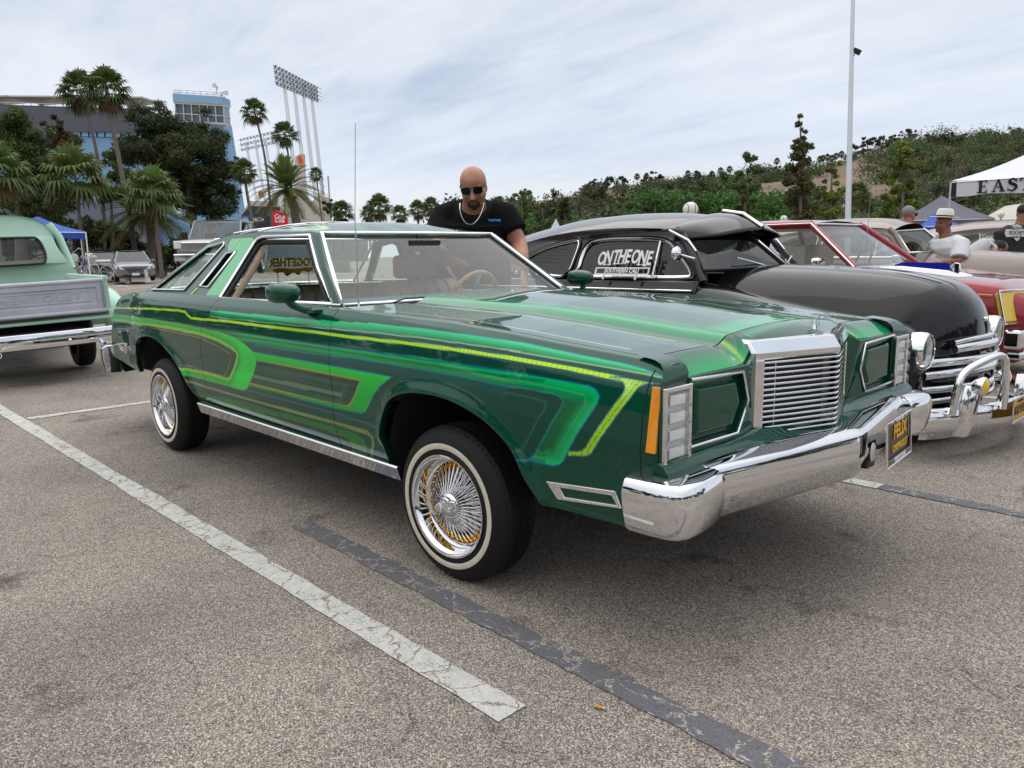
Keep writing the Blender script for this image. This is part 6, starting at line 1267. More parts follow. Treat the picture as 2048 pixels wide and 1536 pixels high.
def date_crown(rg, n=72, col=(.12, .16, .04)):
    mb = MB(); cols = []
    for k in range(n):
        f = k/n; az = k*2.39996; el = R(86-118*f+rg.uniform(-6, 6)); d = Vector((math.cos(az)*math.cos(el), math.sin(az)*math.cos(el), math.sin(el))); ln = rg.uniform(.9, 1.1); P = []
        g = Vector((0, 0, -1))
        for i in range(9): s_ = i/8*ln; P.append(d*s_+g*(s_**2.4)*(.16+.22*math.cos(el)))
        c_ = tuple(v*rg.uniform(.8, 1.2)*(1.2-.45*f) for v in col); dr = (.12, .09, .035) if f > .86 else c_
        for i in range(8):
            t_ = (P[i+1]-P[i]).normalized(); sd_ = t_.cross(Vector((0, 0, 1))); sd_ = sd_.normalized() if sd_.length > .05 else Vector((1, 0, 0)); up = sd_.cross(t_)
            mb.add([P[i]-sd_*.012, P[i]+sd_*.012, P[i+1]+sd_*.009, P[i+1]-sd_*.009], [(0, 1, 2, 3)]); cols += [c_]*4
            if i == 0: continue
            for j in range(3):
                b = P[i].lerp(P[i+1], j/3); L1 = .24*(1-.55*abs(i/8-.45))*rg.uniform(.85, 1.1)
                for s2 in (-1, 1): tip = b+(sd_*s2*.75+t_*.65+up*.15).normalized()*L1-Vector((0, 0, .05*L1)); mb.add([b-t_*.020, b+t_*.020, tip], [(0, 1, 2)]); cols += [dr]*3
    c4 = np.ones((len(cols), 4)); c4[:, :3] = cols; o = mb.build('date_crown', LEAF, None, col=c4); me = o.data; bpy.data.objects.remove(o); return me
DATE = [date_crown(RG(k)) for k in (3, 4)]
def palm(name, label, d, pts, crown_px, mesh, tr=.18, group=None, zrot=0., taper=.7):
    """pts: trunk from base to crown in pixels"""
    B = at_depth(*pts[0], d); t = thing(name, label, 'palm tree', B, group=group); P = [at_depth(x, y, d)-B for x, y in pts]
    sp_ = [Vector(p_) for p_ in spline([tuple(p_) for p_ in P], 5)]; mb = MB(); nP = len(sp_); mb.tube(sp_, [.62*tr*(1-(1-taper)*i/(nP-1))*(1+.06*(i % 2)) for i in range(nP)], 10); mb.build('trunk', BARKP, t, smooth=40)
    o = bpy.data.objects.new('crown', mesh); C.objects.link(o); o.parent = t; o.location = P[-1]; s_ = crown_px*d/FPX; o.scale = (s_, s_, s_); o.rotation_euler = (RT.to_3x3() @ Matrix.Rotation(zrot, 3, 'Z')).to_euler()
    return t
palm('fan_palm', 'tall fan palm leaning left, the left one of the tall pair', 54, [(212, 545), (207, 420), (196, 320), (178, 240), (160, 183)], 29, FAN[0], .20)
palm('fan_palm', 'tallest fan palm with thick trunk, the right one of the tall pair', 50, [(279, 560), (262, 450), (240, 330), (222, 240), (213, 180)], 31, FAN[1], .26, zrot=1.)
palm('fan_palm', 'short bright fan palm left of the tall pair', 46, [(172, 545), (163, 470), (156, 410), (150, 352)], 40, FAN_G[0], .17, zrot=.4)
palm('fan_palm', 'fan palm with rough trunk in front of the date palm', 46, [(325, 560), (318, 500), (312, 440), (306, 385)], 34, FAN_G[1], .22, zrot=2.)
palm('fan_palm', 'fan palm cut off by the left edge', 36, [(2, 545), (-4, 470), (-6, 400), (-6, 345)], 40, FAN_G[0], .18, zrot=3.)
palm('fan_palm', 'slim tall palm standing beside the stadium tower', 66, [(545, 470), (538, 380), (527, 300), (509, 222)], 18, FAN[2], .18)
palm('fan_palm', 'slim palm just left of the large light tower poles', 66, [(590, 470), (583, 380), (578, 320), (569, 268)], 18, FAN[0], .17, zrot=2.)
palm('fan_palm', 'short palm against the pine edge above the pickup', 50, [(508, 470), (500, 420), (493, 380), (488, 343)], 18, FAN[1], .18, zrot=.7)
palm('fan_palm', 'small palm right of the large date palm', 75, [(648, 470), (641, 420), (636, 380), (632, 348)], 10, FAN[2], .14)
palm('date_palm', 'large date palm in front of the stadium signs', 46, [(596, 480), (592, 440), (584, 405), (573, 378)], 76, DATE[0], .42, taper=.9)
palm('date_palm', 'dark date palm behind the rough trunked fan palm', 49, [(307, 560), (304, 500), (299, 455), (295, 425)], 96, DATE[1], .38, taper=.9)
for i, (x, y, r_, d) in enumerate(((683, 425, 17, 60), (758, 415, 19, 58), (738, 428, 13, 66), (800, 428, 13, 70), (836, 420, 14, 64), (862, 412, 13, 62), (1716, 388, 17, 60), (1728, 400, 13, 66))):
    lab = ['low palm right of the light tower behind the coupe roof', 'palm clump left of the bald man', 'smaller palm behind the palm clump', 'thin palm midway to the bald man', 'palm near the bald man shoulder, left of a twin', 'palm touching the bald man shoulder', 'young palm right of the light pole', 'smaller young palm right of the light pole'][i]
    palm('fan_palm', lab, d, [(x+3, 500), (x+1, y+30), (x, y)], r_, FAN[i % 3], .16, 'low palms beyond the cars', zrot=i)
# ---- big trees, left
G1 = [(.055, .085, .026), (.075, .105, .032), (.095, .125, .04)]; GP_ = [(.040, .058, .022), (.052, .068, .026), (.070, .085, .03)]; GB = [(.09, .15, .035), (.12, .18, .045), (.07, .12, .035)]; GY = [(.16, .21, .035), (.20, .24, .05), (.12, .16, .035)]; GO2 = [(.22, .12, .03), (.12, .09, .04), (.07, .07, .03)]
tree_px('pine_tree', 'large dark pine in front of the blue tower', 58, (395, 560), [(395, 560), (392, 480), (380, 400), (372, 330), (350, 250)], [(300, 225, 32, 28), (325, 262, 55, 42), (285, 300, 48, 40), (345, 320, 70, 50), (410, 262, 48, 38), (428, 310, 42, 42), (395, 370, 72, 46), (410, 420, 62, 36), (330, 380, 40, 36), (445, 355, 36, 34), (470, 395, 22, 18), (480, 335, 24, 22)], GP_, 48000, .095, tr=.40, needle=1.5)
tree_px('leafy_tree', 'broad dark leafy tree at the left edge above the mint pickup', 50, (45, 560), [(45, 560), (42, 470), (38, 390), (34, 320)], [(25, 245, 42, 32), (70, 285, 50, 45), (25, 320, 55, 55), (85, 350, 55, 50), (40, 400, 70, 45), (105, 410, 50, 40), (-20, 290, 40, 60)], G1, 36000, .105, tr=.45)
tree_px('autumn_tree', 'thin brown and yellow tree behind the short fan palm', 56, (125, 560), [(125, 560), (122, 450), (118, 360), (112, 290)], [(112, 252, 24, 22), (130, 285, 26, 28), (95, 262, 20, 16), (120, 320, 26, 24)], GO2, 3600, .13, tr=.22)
tree_px('leafy_tree', 'light green tree between the tall palms and the pine', 54, (228, 560), [(228, 560), (226, 470), (222, 400)], [(228, 340, 26, 34), (215, 385, 32, 36), (245, 370, 24, 30)], GB, 3800, .14, tr=.22)
for i, (x, y, rx, ry, cc, lab) in enumerate(((60, 470, 90, 50, G1, 'dark shrub mass behind the mint pickup cab'), (190, 480, 60, 46, G1, 'dark shrubs between the palm trunks behind the blue canopy'), (245, 490, 46, 40, GP_, 'shrub behind the silver sedan'), (350, 500, 60, 40, G1, 'shrub left of the grey pickup'), (668, 412, 24, 16, GP_, 'round tree right of the light tower'), (430, 490, 50, 30, G1, 'shrub behind the grey pickup'))):
    tree_px('shrub', lab, 56-i*.7 if i != 4 else 90, (x, 560), [(x, 560), (x, (560+y)/2), (x, y)], [(x-rx*.4, y, rx*.6, ry*.8), (x+rx*.4, y+8, rx*.6, ry*.8), (x, y+ry*.6, rx*.9, ry*.6), (x, y-ry*.3, rx*.5, ry*.5)], cc, 5500, .15, tr=.12)
# agave
ag = thing('agave', 'spiky blue grey agave beside the silver sedan', 'plant', at_depth(208, 540, 43)); mb = MB()
for k in range(34):
    a = k*2.39996; el = R(82-72*(k/34)); d = Vector((math.cos(a)*math.cos(el), math.sin(a)*math.cos(el), math.sin(el))); s_ = d.cross(UP).normalized(); l_ = 1.0; mb.add([s_*.05, -s_*.05, d*l_*.5-s_*.06, d*l_*.5+s_*.06, d*l_-UP*.06, d*l_*.5-UP*.03, -UP*.03], [(0, 3, 5, 6), (6, 5, 2, 1), (3, 4, 5), (5, 4, 2)])
mb.build('leaf_rosette', mat('agave_leaf', (.10, .15, .12), .5, var=.2, vs=3), ag)
# planted bank under the left trees
mb = MB(); rows = []
for k, (x, y0, d0, y1, d1) in enumerate([(x, 562, 50, 548, 70) for x in range(-500, 760, 60)]): rows.append([at_depth(x, y0, d0), at_depth(x, 540, d0+3), at_depth(x, 520, d1)])
mb.loft(rows, close_ring=False); o = mb.build('planted_bank', mat('dry_soil', (.10, .08, .06), .95, rgb2=(.035, .05, .02), vs=.5), None, smooth=60); o['kind'] = 'structure'
rp = MB(); rp.loft([[at_depth(x, 600, 20.), at_depth(x, 573, 24.), at_depth(x, 571, 30.), at_depth(x, 545, 46)] for x in (335, 420, 520, 640, 760)], close_ring=False); o = rp.build('access_ramp', ASPH, None, smooth=40); o['kind'] = 'structure'
# ---- stadium
Xh = (CR-UP*CR.dot(UP)).normalized(); Yh = UP.cross(Xh)
class Plane:
    """vertical plane facing the camera through a pixel at distance d; local x right, y up, z out"""
    def __init__(s, px, py, d, yaw=0.):
        s.o = at_depth(px, py, d); q = Matrix.Rotation(yaw, 3, UP); s.x = q @ Xh; s.n = s.x.cross(UP)
    def p(s, px, py):
        k = ray(px, py); t = (s.o-CAMP).dot(s.n)/k.dot(s.n); w_ = CAMP+k*t-s.o; return (w_.dot(s.x), w_.dot(UP))
    def root(s, name, label, cat, group=None):
        t = thing(name, label, cat, s.o, group=group); t.rotation_euler = Matrix((s.x, UP, s.n)).transposed().to_euler(); return t
STB = mat('stadium_blue', (.20, .37, .58), .6, var=.06, vs=.3); STB2 = mat('stadium_light_blue', (.30, .55, .78), .6); STG = mat('screen_slate', (.085, .095, .115), .6); CON = mat('pale_concrete', (.52, .49, .43), .8, var=.08, vs=.4); WIN = mat('window_dark_blue', (.04, .10, .16), .15, coat=.6); STC = mat('canopy_underside', (.62, .57, .50), .8)
pl_ = Plane(250, 480, 140); st = pl_.root('stadium', 'blue stadium stand with slate screen wall and zigzag roof behind the trees', 'stadium')
def slab(name, m_, quad, z0, z1, par=st, pl=pl_, bevel=0.):
    q = [pl.p(*c_) for c_ in quad]; mb = MB(); mb.loft([[(a, b, z0) for a, b in q], [(a, b, z1) for a, b in q]]); return mb.build(name, m_, par, bevel=bevel)
slab('screen_wall', STG, [(-60, 210), (289, 222), (288, 266), (-60, 262)], -6, 1.0)
slab('blue_wall', STB, [(-60, 262), (288, 266), (300, 470), (-60, 470)], -6, .0)
slab('base_wall', mat('stadium_base', (.14, .16, .20), .7), [(-60, 400), (300, 402), (302, 520), (-60, 520)], -5.5, .8)
slab('lower_wall', STB, [(285, 425), (500, 430), (506, 535), (285, 535)], -4., -2.)
slab('service_wall', mat('service_grey', (.20, .22, .25), .8), [(470, 448), (720, 446), (720, 535), (470, 535)], -8., -6.)
for k in range(9):
    x0 = 148+k*16; slab('panel_frame', mat('panel_navy', (.02, .06, .14), .5), [(x0, 262.5+k*.3), (x0+14.5, 262.8+k*.3), (x0+14.6, 274+k*.3), (x0+.1, 273.7+k*.3)], 0, .12)
    slab('blue_panel', STB2, [(x0+1.2, 263.8+k*.3), (x0+13.3, 264.1+k*.3), (x0+13.4, 272.8+k*.3), (x0+1.3, 272.5+k*.3)], .1, .25)
for k in range(6): slab('wall_vent', CON, [(185+k*0, 336+k*4), (197, 336.3+k*4), (197, 338.3+k*4), (185, 338+k*4)], 0, .15)
slab('rail_band', mat('seat_blue', (.03, .04, .06), .7), [(-60, 208), (289, 219), (289, 223), (-60, 212)], -4, .6)
for k in range(22): x = -50+k*16; slab('rail_post', ALU, [(x, 203+k*.48), (x+1, 203+k*.48), (x+1, 209+k*.5), (x, 209+k*.5)], 0, .1)
slab('top_rail', ALU, [(-60, 202.5), (289, 213), (289, 214), (-60, 203.5)], 0, .1)
for i, xc in enumerate((-60, 27, 124, 216)):       # zigzag canopy: inverted pyramids on posts
    h = 47; y = 186+i*.8; q = lambda x, yy: pl_.p(x, yy)
    mb = MB(); a, b, c_ = q(xc-h, y), q(xc+h, y+.6), q(xc, y+10.5); mb.loft([[(a[0], a[1], -4.), (a[0], a[1]+.25, -4.), (b[0], b[1]+.25, -4.), (b[0], b[1], -4.), (c_[0], c_[1], -7)], [(a[0], a[1], -12.), (a[0], a[1]+.25, -12.), (b[0], b[1]+.25, -12.), (b[0], b[1], -12.), (c_[0], c_[1], -9)]]); mb.build('roof_canopy', STC, st)
    p0, p1 = q(xc, y+9), q(xc+2, 216); mb = MB(); mb.tube([(p0[0], p0[1], -8), (p1[0], p1[1]-2, -8)], .45, 10); mb.build('canopy_post', CON, st, smooth=60)
# elevator tower
pt = Plane(400, 480, 132, R(0)); tw = pt.root('elevator_tower', 'pale blue stadium elevator tower with railing on top', 'tower')
sl = lambda nm, m_, quad, z0, z1: slab(nm, m_, quad, z0, z1, tw, pt)
sl('tower_shaft', STB, [(352, 244), (451, 250), (483, 452), (375, 452)], -3, 0); sl('tower_cap', mat('tower_cap_blue', (.24, .42, .62), .6), [(347, 187.5), (446, 194), (447, 209), (348, 204)], -3.3, .4)
sl('window_band', WIN, [(350, 208), (446, 213), (449, 246), (353, 241)], -2.9, -.1)
sl('band_frame', CON, [(349, 204), (447, 209), (447.4, 213), (349.4, 208)], -3, .3); sl('band_frame', CON, [(352, 226), (448.5, 231), (449, 233), (352.3, 228)], -3, .15); sl('band_frame', CON, [(353, 241), (450, 246), (450.5, 250), (353.5, 245)], -3, .3)
for k in range(7): x = 350+k*16; sl('mullion', CON, [(x, 207+k*.8), (x+2, 207.1+k*.8), (x+4.5, 244+k*.8), (x+2.5, 244+k*.8)], -.1, .2)
for x in (385, 400): sl('louvre', STG, [(x, 212), (x+13, 212.6), (x+14, 225), (x+1, 224.4)], -.05, .1)
for a, b in (((348, 179), (441, 185)), ((348, 184), (441, 190))): p0, p1 = pt.p(*a), pt.p(*b); mb = MB(); mb.tube([(p0[0], p0[1], 0), (p1[0], p1[1], 0), (p1[0], p1[1], -2.5), (p0[0], p0[1], -2.5)], .07, 5, closed=True); mb.build('roof_rail', ALU, tw)
for k in range(8): p0, p1 = pt.p(348+k*13.2, 179+k*.85), pt.p(348+k*13.2, 188+k*.85); mb = MB(); mb.tube([(p0[0], p0[1], 0), (p1[0], p1[1], 0)], .06, 5); mb.build('rail_post', ALU, tw)
for pts in ([(430, 188), (432, 172), (427, 170)], [(441, 192), (443, 183), (450, 181), (451, 185)]): mb = MB(); mb.tube([(*pt.p(*q), -.5) for q in pts], .12, 6); e = pt.p(*pts[-1]); mb.box((e[0], e[1], -.4), (.5, .6, .5)); mb.build('roof_camera', ALU, tw)
# light towers
def light_tower(label, d0, d1, TL, TR_, BL, BR, poles, rows, cols, foot):
    B = at_depth(foot[0], foot[1], (d0+d1)/2); t = thing('light_tower', label, 'light tower', B); f = lambda x, y, s: at_depth(x, y, d0+(d1-d0)*s)-B
    a0, a1, b0, b1 = f(*TL, 0), f(*TR_, 1), f(*BL, 0), f(*BR, 1); sp_ = lambda u, v: a0.lerp(a1, u).lerp(b0.lerp(b1, u), v); out_ = (a1-a0).normalized().cross(UP)
    for v in np.linspace(0, 1, rows): mb = MB(); mb.tube([sp_(0, v), sp_(1, v)], .10, 5); mb.tube([sp_(0, v)+out_*1.0+UP*.1, sp_(1, v)+out_*1.0+UP*.1], .06, 5); mb.build('catwalk_rail', GREYMETAL, t)
    for u in np.linspace(0, 1, cols//2): mb = MB(); mb.tube([sp_(u, -.06), sp_(u, 1.04)], .07, 5); mb.build('rack_upright', GREYMETAL, t)
    for v in np.linspace(0, 1, rows):
        for u in np.linspace(.02, .98, cols):
            c_ = sp_(u, v)+UP*.45; mb = MB(); mb.lathe([(.16, -.3), (.36, .25)], 8, frame(c_, (a1-a0), UP+out_*.5)); mb.build('floodlight', GREYMETAL, t)
    for (x0, y0, x1, y1, s) in poles: mb = MB(); mb.tube([f(x1, y1, s), f(x0, y0, s)], [.42, .36], 8); mb.build('pole', ALU, t, smooth=60)
light_tower('large stadium light tower with four tall poles', 150, 172, (548, 136), (634, 180), (552, 169), (636, 204), [(566, 150, 604, 470, .2), (586, 158, 622, 470, .43), (604, 168, 640, 470, .65), (621, 178, 655, 470, .87)], 4, 14, (630, 470))
light_tower('smaller stadium light tower farther away left of the large one', 235, 215, (481, 282), (560, 264), (484, 302), (562, 284), [(492, 285, 522, 450, .15), (510, 280, 538, 450, .4), (530, 276, 556, 450, .65), (552, 271, 578, 450, .9)], 3, 12, (550, 460))
for i, (x0, y0, x1) in enumerate(((644, 360, 652), (656, 352, 663))):
    B = at_depth(x1, 450, 120); t = thing('flag_pole', ('left' if i == 0 else 'right')+' of the two thin bare poles right of the light tower', 'pole', B); mb = MB(); mb.tube([Vector((0, 0, 0)), at_depth(x0, y0, 120)-B], .12, 6); mb.build('shaft', GREYMETAL, t, smooth=60)
# concourse building with signs
pc_ = Plane(560, 480, 118, R(6)); cb_ = pc_.root('concourse_building', 'beige stadium concourse with gable roof under the light tower', 'building'); sl = lambda nm, m_, quad, z0, z1: slab(nm, m_, quad, z0, z1, cb_, pc_)
sl('wall', CON, [(482, 428), (500, 402), (548, 402), (575, 425), (645, 392), (652, 470), (482, 470)], -8, 0); sl('gable_front', mat('dark_gable', (.03, .035, .05), .6), [(484, 430), (500, 412), (560, 414), (560, 470), (484, 470)], 0, .3); sl('tall_pylon', CON, [(588, 312), (604, 306), (610, 470), (594, 470)], -3, -1)
sl('side_wing', CON, [(612, 420), (642, 385), (650, 470), (612, 470)], -1, 1.2)
sg = Plane(500, 440, 115); hs_ = sg.root('health_sign', 'blue and dark sign reading UCLA HEALTH above the coupe roof', 'sign'); slab('sign_panel', mat('sign_blue', (.02, .16, .50), .5), [(486, 432), (498.5, 432), (498.5, 447), (486, 447)], 0, .3, hs_, sg); slab('sign_panel', mat('sign_dark', (.03, .035, .045), .5), [(499, 432), (532, 432), (532, 447), (499, 447)], 0, .25, hs_, sg)
a = sg.p(492.2, 439.5); text('sign_lettering', 'UCLA', .62, WHITE, hs_, Matrix.Translation((a[0], a[1], .32)), .01, .62, .01); a = sg.p(515, 439.5); text('sign_lettering', 'HEALTH', .75, WHITE, hs_, Matrix.Translation((a[0], a[1], .28)), .01, .75, .01)
sg = Plane(558, 440, 100); cs = sg.root('cola_sign', 'red Coca-Cola sign beside the date palm trunk', 'sign'); slab('sign_board', mat('cola_red', (.62, .01, .02), .45), [(544, 424), (556, 421), (576, 429), (576, 452), (544, 452)], 0, .3, cs, sg)
for tx, yy in (('Coca', 433), ('Cola', 441)): a = sg.p(560, yy); text('script_lettering', tx, .78, WHITE, cs, Matrix.Translation((a[0], a[1], .31)) @ Matrix.Rotation(R(-6), 4, 'Z'), .01, .85, .02, .35)
ORB = mat('signal_orange', (.80, .20, .03), .5)
for i, (x, y, rx, ry, d) in enumerate(((601, 321, 6, 12, 105), (522, 388, 6, 7, 110))):
    sg = Plane(x, y, d); t = sg.root('disc_sign', ['orange disc sign with blue 76 on the concrete pylon', 'orange disc sign half hidden left of the date palm'][i], 'sign'); k = d/FPX; mb = MB(); mb.lathe([(0, .10), (ry*k, .10), (ry*k, -.1), (0, -.1)], 24, Matrix.Diagonal((rx/ry, 1, 1, 1))); mb.build('disc', ORB, t); text('disc_lettering', '76', ry*k*1.25, mat('sign_navy', (.02, .05, .25), .5), t, Matrix.Translation((0, 0, .11)), .01, rx/ry*.9, .01)
B = at_depth(1541, 425, 150); t = thing('orange_ball', 'small orange ball sign in front of the green hedge on the hill', 'sign', B); mb = MB(); ell(mb, at_depth(1541, 391, 150)-B, (.58, .58, .58)); mb.build('ball', ORB, t, smooth=80); mb = MB(); mb.tube([Vector((0, 0, 0)), at_depth(1541, 395, 150)-B], .08, 6); mb.build('post', GREYMETAL, t); text('ball_lettering', '76', .55, MAT['sign_navy'], t, frame(at_depth(1541, 391, 150)-B-CF*.57, CR, CU), .03, 1., .01)
# ---- hill on the right
ridge = [(880, 428), (960, 426), (1040, 408), (1120, 396), (1200, 378), (1300, 366), (1400, 358), (1480, 350), (1560, 344), (1640, 338), (1690, 322), (1740, 300), (1800, 285), (1900, 284), (1980, 280), (2060, 274), (2200, 268), (2500, 262)]
hx = np.linspace(880, 2450, 110); hz = np.interp(hx, *zip(*ridge)); nv = 26; P = np.zeros((110, nv, 3)); rg = np.random.default_rng(5)
from mathutils import noise as mn
for i in range(110):
    for j in range(nv):
        v = j/(nv-1); d = 130+250*v**1.2; y = 478+(hz[i]-478)*v**.85; p_ = at_depth(hx[i], y, d); p_ = p_+UP*(mn.noise(Vector((p_.x*.03, p_.y*.03, 3.)))*5*math.sin(math.pi*min(1, v*1.0))+mn.noise(Vector((p_.x*.1, p_.y*.1, 1.)))*1.2*(v > .02)); P[i, j] = p_
P[:, 0] -= np.array(UP)*12
o = gridmesh('hill', P, mat('dry_hillside', (.22, .150, .105), .95, rgb2=(.13, .10, .065), vs=.06, bump=.5, bs=.5), None, flip=True, smooth=80); o['kind'] = 'structure'
# back slope so the hill is not a sheet
Q = np.zeros((110, 3, 3)); Q[:, 0] = P[:, -1]
for i in range(110): Q[i, 1] = np.array(at_depth(hx[i], hz[i]+26, 450)); Q[i, 2] = np.array(at_depth(hx[i], 500, 560))
o = gridmesh('hill', Q, MAT['dry_hillside'], None, flip=True, smooth=80); o['kind'] = 'structure'
# chaparral on it
def hill_pt(u, v):
    i = min(108, int(u*109)); fi = u*109-i; j = min(nv-2, int(v*(nv-1))); fj = v*(nv-1)-j; return (P[i, j]*(1-fi)+P[i+1, j]*fi)*(1-fj)+(P[i, j+1]*(1-fi)+P[i+1, j+1]*fi)*fj
cl = []; cl2 = []
for k in range(2600):
    u, v = rg.random(), rg.random()**.8; px = 880+1570*u; q = hill_pt(u, v); dens = mn.noise(Vector((q[0]*.018, q[1]*.018, 7.)))+.45*(px > 1750)+.25*(v < .35)+.1
    if 1640 < px < 1790 and .3 < v < .93: dens -= .55
    if 1130 < px < 1420 and .45 < v < .9: dens -= .25
    if dens+rg.normal()*.25 < .20: continue
    r_ = rg.uniform(1.2, 3.4)*(1+.6*(v > .6)*(px > 1500))*(1.5 if rg.random() < .12 else 1.); (cl if rg.random() < .6 else cl2).append((q[0], q[1], q[2]+r_*.35, r_*1.25, r_*1.25, r_*.8))
o = leaves('hillside_scrub', cl, [(.075, .095, .042), (.095, .105, .055), (.085, .088, .050), (.125, .105, .065)], 150000, .42, None); o['kind'] = 'stuff'; o['label'] = 'olive grey scrub covering the hillside'
o = leaves('hillside_scrub', cl2, [(.06, .115, .032), (.08, .14, .038), (.055, .09, .03)], 100000, .42, None); o['kind'] = 'stuff'; o['label'] = 'greener bushes scattered over the hillside'
clt = []
for k in range(120):
    u = rg.random(); v = rg.random()**.9; q = hill_pt(u, v); px = 880+1570*u
    if 1640 < px < 1790 and .3 < v < .93 and rg.random() < .8: continue
    hh = rg.uniform(2.5, 6.5)
    for i in range(7): r_ = rg.uniform(.9, 1.9); clt.append((q[0]+rg.normal()*1.5, q[1]+rg.normal()*1.5, q[2]+hh*rg.uniform(.3, 1.), r_, r_, r_*1.1))
o = leaves('hillside_wood', clt, [(.05, .075, .03), (.075, .095, .04), (.10, .11, .05), (.055, .06, .035)], 60000, .40, None); o['kind'] = 'stuff'; o['label'] = 'loose wood of taller trees on the hillside'
cl3 = []
for k in range(140):
    px = rg.uniform(1270, 1600); q = at_depth(px, rg.uniform(395, 445), rg.uniform(118, 132)); cl3.append((q.x, q.y, q.z, 2.2, 2.2, 1.8))
for k in range(60):
    px = rg.uniform(990, 2050); q = at_depth(px, rg.uniform(440, 470), rg.uniform(100, 116)); cl3.append((q.x, q.y, q.z, 2., 2., 1.5))
o = leaves('hedge', cl3, [(.065, .16, .032), (.09, .19, .042), (.05, .115, .03)], 26000, .30, None); o['kind'] = 'stuff'; o['label'] = 'bright green hedge mass at the foot of the hill'
# trees in front of the hill, each on its own
tree_px('conifer', 'tall dark columnar conifer left of the light pole', 72, (1602, 500), [(1602, 500), (1601, 400), (1600, 300), (1602, 250)], [(1605, 255, 14, 22), (1600, 290, 20, 26), (1602, 325, 25, 30), (1600, 365, 28, 32), (1599, 405, 30, 34), (1603, 440, 26, 28)], [(.095, .085, .035), (.08, .095, .035), (.11, .095, .045)], 9000, .17, tr=.22, needle=1.2)
tree_px('pine_tree', 'yellow green open pine right of the light pole', 64, (1805, 500), [(1800, 500), (1803, 430), (1808, 360), (1812, 300)], [(1812, 290, 24, 18), (1800, 315, 32, 20), (1822, 335, 30, 18), (1785, 345, 26, 18), (1808, 372, 34, 18), (1785, 400, 34, 18), (1825, 405, 30, 18), (1802, 432, 38, 18)], GY, 7000, .16, tr=.20, needle=1.3)
tree_px('pine_tree', 'green pine with bent top left of the dark conifer', 84, (1492, 480), [(1492, 480), (1490, 400), (1496, 340)], [(1500, 325, 16, 18), (1480, 350, 26, 20), (1495, 378, 28, 22), (1488, 408, 32, 24), (1500, 430, 30, 20)], GB, 5200, .18, tr=.24, needle=1.2)
tree_px('pine_tree', 'yellowish pine between the dark conifer and the light pole', 78, (1660, 480), [(1660, 480), (1662, 400), (1664, 350)], [(1668, 345, 16, 18), (1655, 372, 24, 18), (1668, 398, 30, 20), (1650, 425, 30, 20), (1675, 430, 26, 18)], GY, 4200, .17, tr=.2, needle=1.2)
for i, (x, yt, w_, lab) in enumerate(((1044, 378, 20, 'slim pine right beside the bald man'), (1132, 398, 20, 'round pine left of the triangular sign'), (1245, 380, 26, 'dark pine above the black roof, left of the ball light'), (1085, 408, 24, 'bushy pale pine behind the triangular sign'), (1398, 372, 22, 'pine just right of the ball light'), (1310, 398, 22, 'low pine left of the ball light'), (1725, 425, 20, 'dark bush at the foot of the light pole'))):
    tree_px('pine_tree', lab, 92-i, (x, 480), [(x, 480), (x, 440), (x, yt+8)], [(x, yt+6, w_*.5, 10), (x-4, yt+20, w_*.8, 14), (x+5, yt+34, w_, 16), (x-2, yt+50, w_*1.15, 18), (x, yt+66, w_*1.1, 16)], (GB, GP_, GB, G1)[i % 4], 3000, .19, 'pines at the foot of the hill', tr=.2)
ORD = 'first second third fourth fifth sixth seventh eighth ninth tenth eleventh twelfth thirteenth fourteenth fifteenth sixteenth seventeenth eighteenth nineteenth twentieth'.split()
# skyline trees: eucalyptus and palms
for i, (x, y, r_) in enumerate(((1185, 368, 10), (1213, 365, 13), (1245, 358, 9), (1310, 352, 14), (1290, 366, 12), (1365, 368, 14), (1395, 352, 10), (1420, 358, 12), (1555, 342, 9), (1706, 300, 16), (1735, 288, 17), (1765, 285, 17), (1790, 280, 14), (1822, 268, 14), (1862, 282, 14), (1900, 275, 12), (1925, 280, 14), (1960, 276, 13), (2000, 272, 13), (2035, 270, 14))):
    tree_px('ridge_tree', ORD[i]+' dark eucalyptus from the left along the hill ridge', 372, (x, np.interp(x, *zip(*ridge))+4), [(x, np.interp(x, *zip(*ridge))+4), (x, y+r_*.5), (x, y)], [(x-r_*.4, y, r_*.7, r_*.6), (x+r_*.4, y+2, r_*.7, r_*.6), (x, y-r_*.5, r_*.6, r_*.5), (x, y+r_*.6, r_*.8, r_*.5)], [(.055, .066, .045), (.075, .078, .055), (.09, .075, .06)], 700, .60, 'ridge trees', tr=.5, limbs=False, rg=np.random.default_rng(i))
for i, (x, y) in enumerate(((1274, 353), (1293, 352), (1376, 347), (1393, 347), (1424, 348), (1441, 341), (1459, 338), (1554, 322), (1640, 318), (1646, 316), (1655, 314), (1664, 316), (1672, 312), (1683, 308))):
    palm('ridge_palm', ORD[i]+' tiny thin palm from the left on the hill skyline', 368, [(x, np.interp(x, *zip(*ridge))+3), (x, y+6), (x, y)], 4.5, FAN[i % 3], .22, 'palms along the ridge', zrot=i)
# trees beyond the lot behind the viewer, seen only in the paint and chrome
cl = []; rg = np.random.default_rng(21)
for k in range(380):
    a = R(-187)+R(240)*rg.random(); d = rg.uniform(40, 56); h = rg.uniform(0, 1)**.8*8.5+.5; r_ = rg.uniform(1.2, 2.6); cl.append((CAMP.x+d*math.cos(a), CAMP.y+d*math.sin(a), h, r_*1.3, r_*1.3, r_))
o = leaves('tree_line', cl, [(.03, .05, .016), (.04, .06, .02), (.05, .07, .025)], 46000, .42, None); o['kind'] = 'stuff'; o['label'] = 'line of trees across the lot behind the viewer'
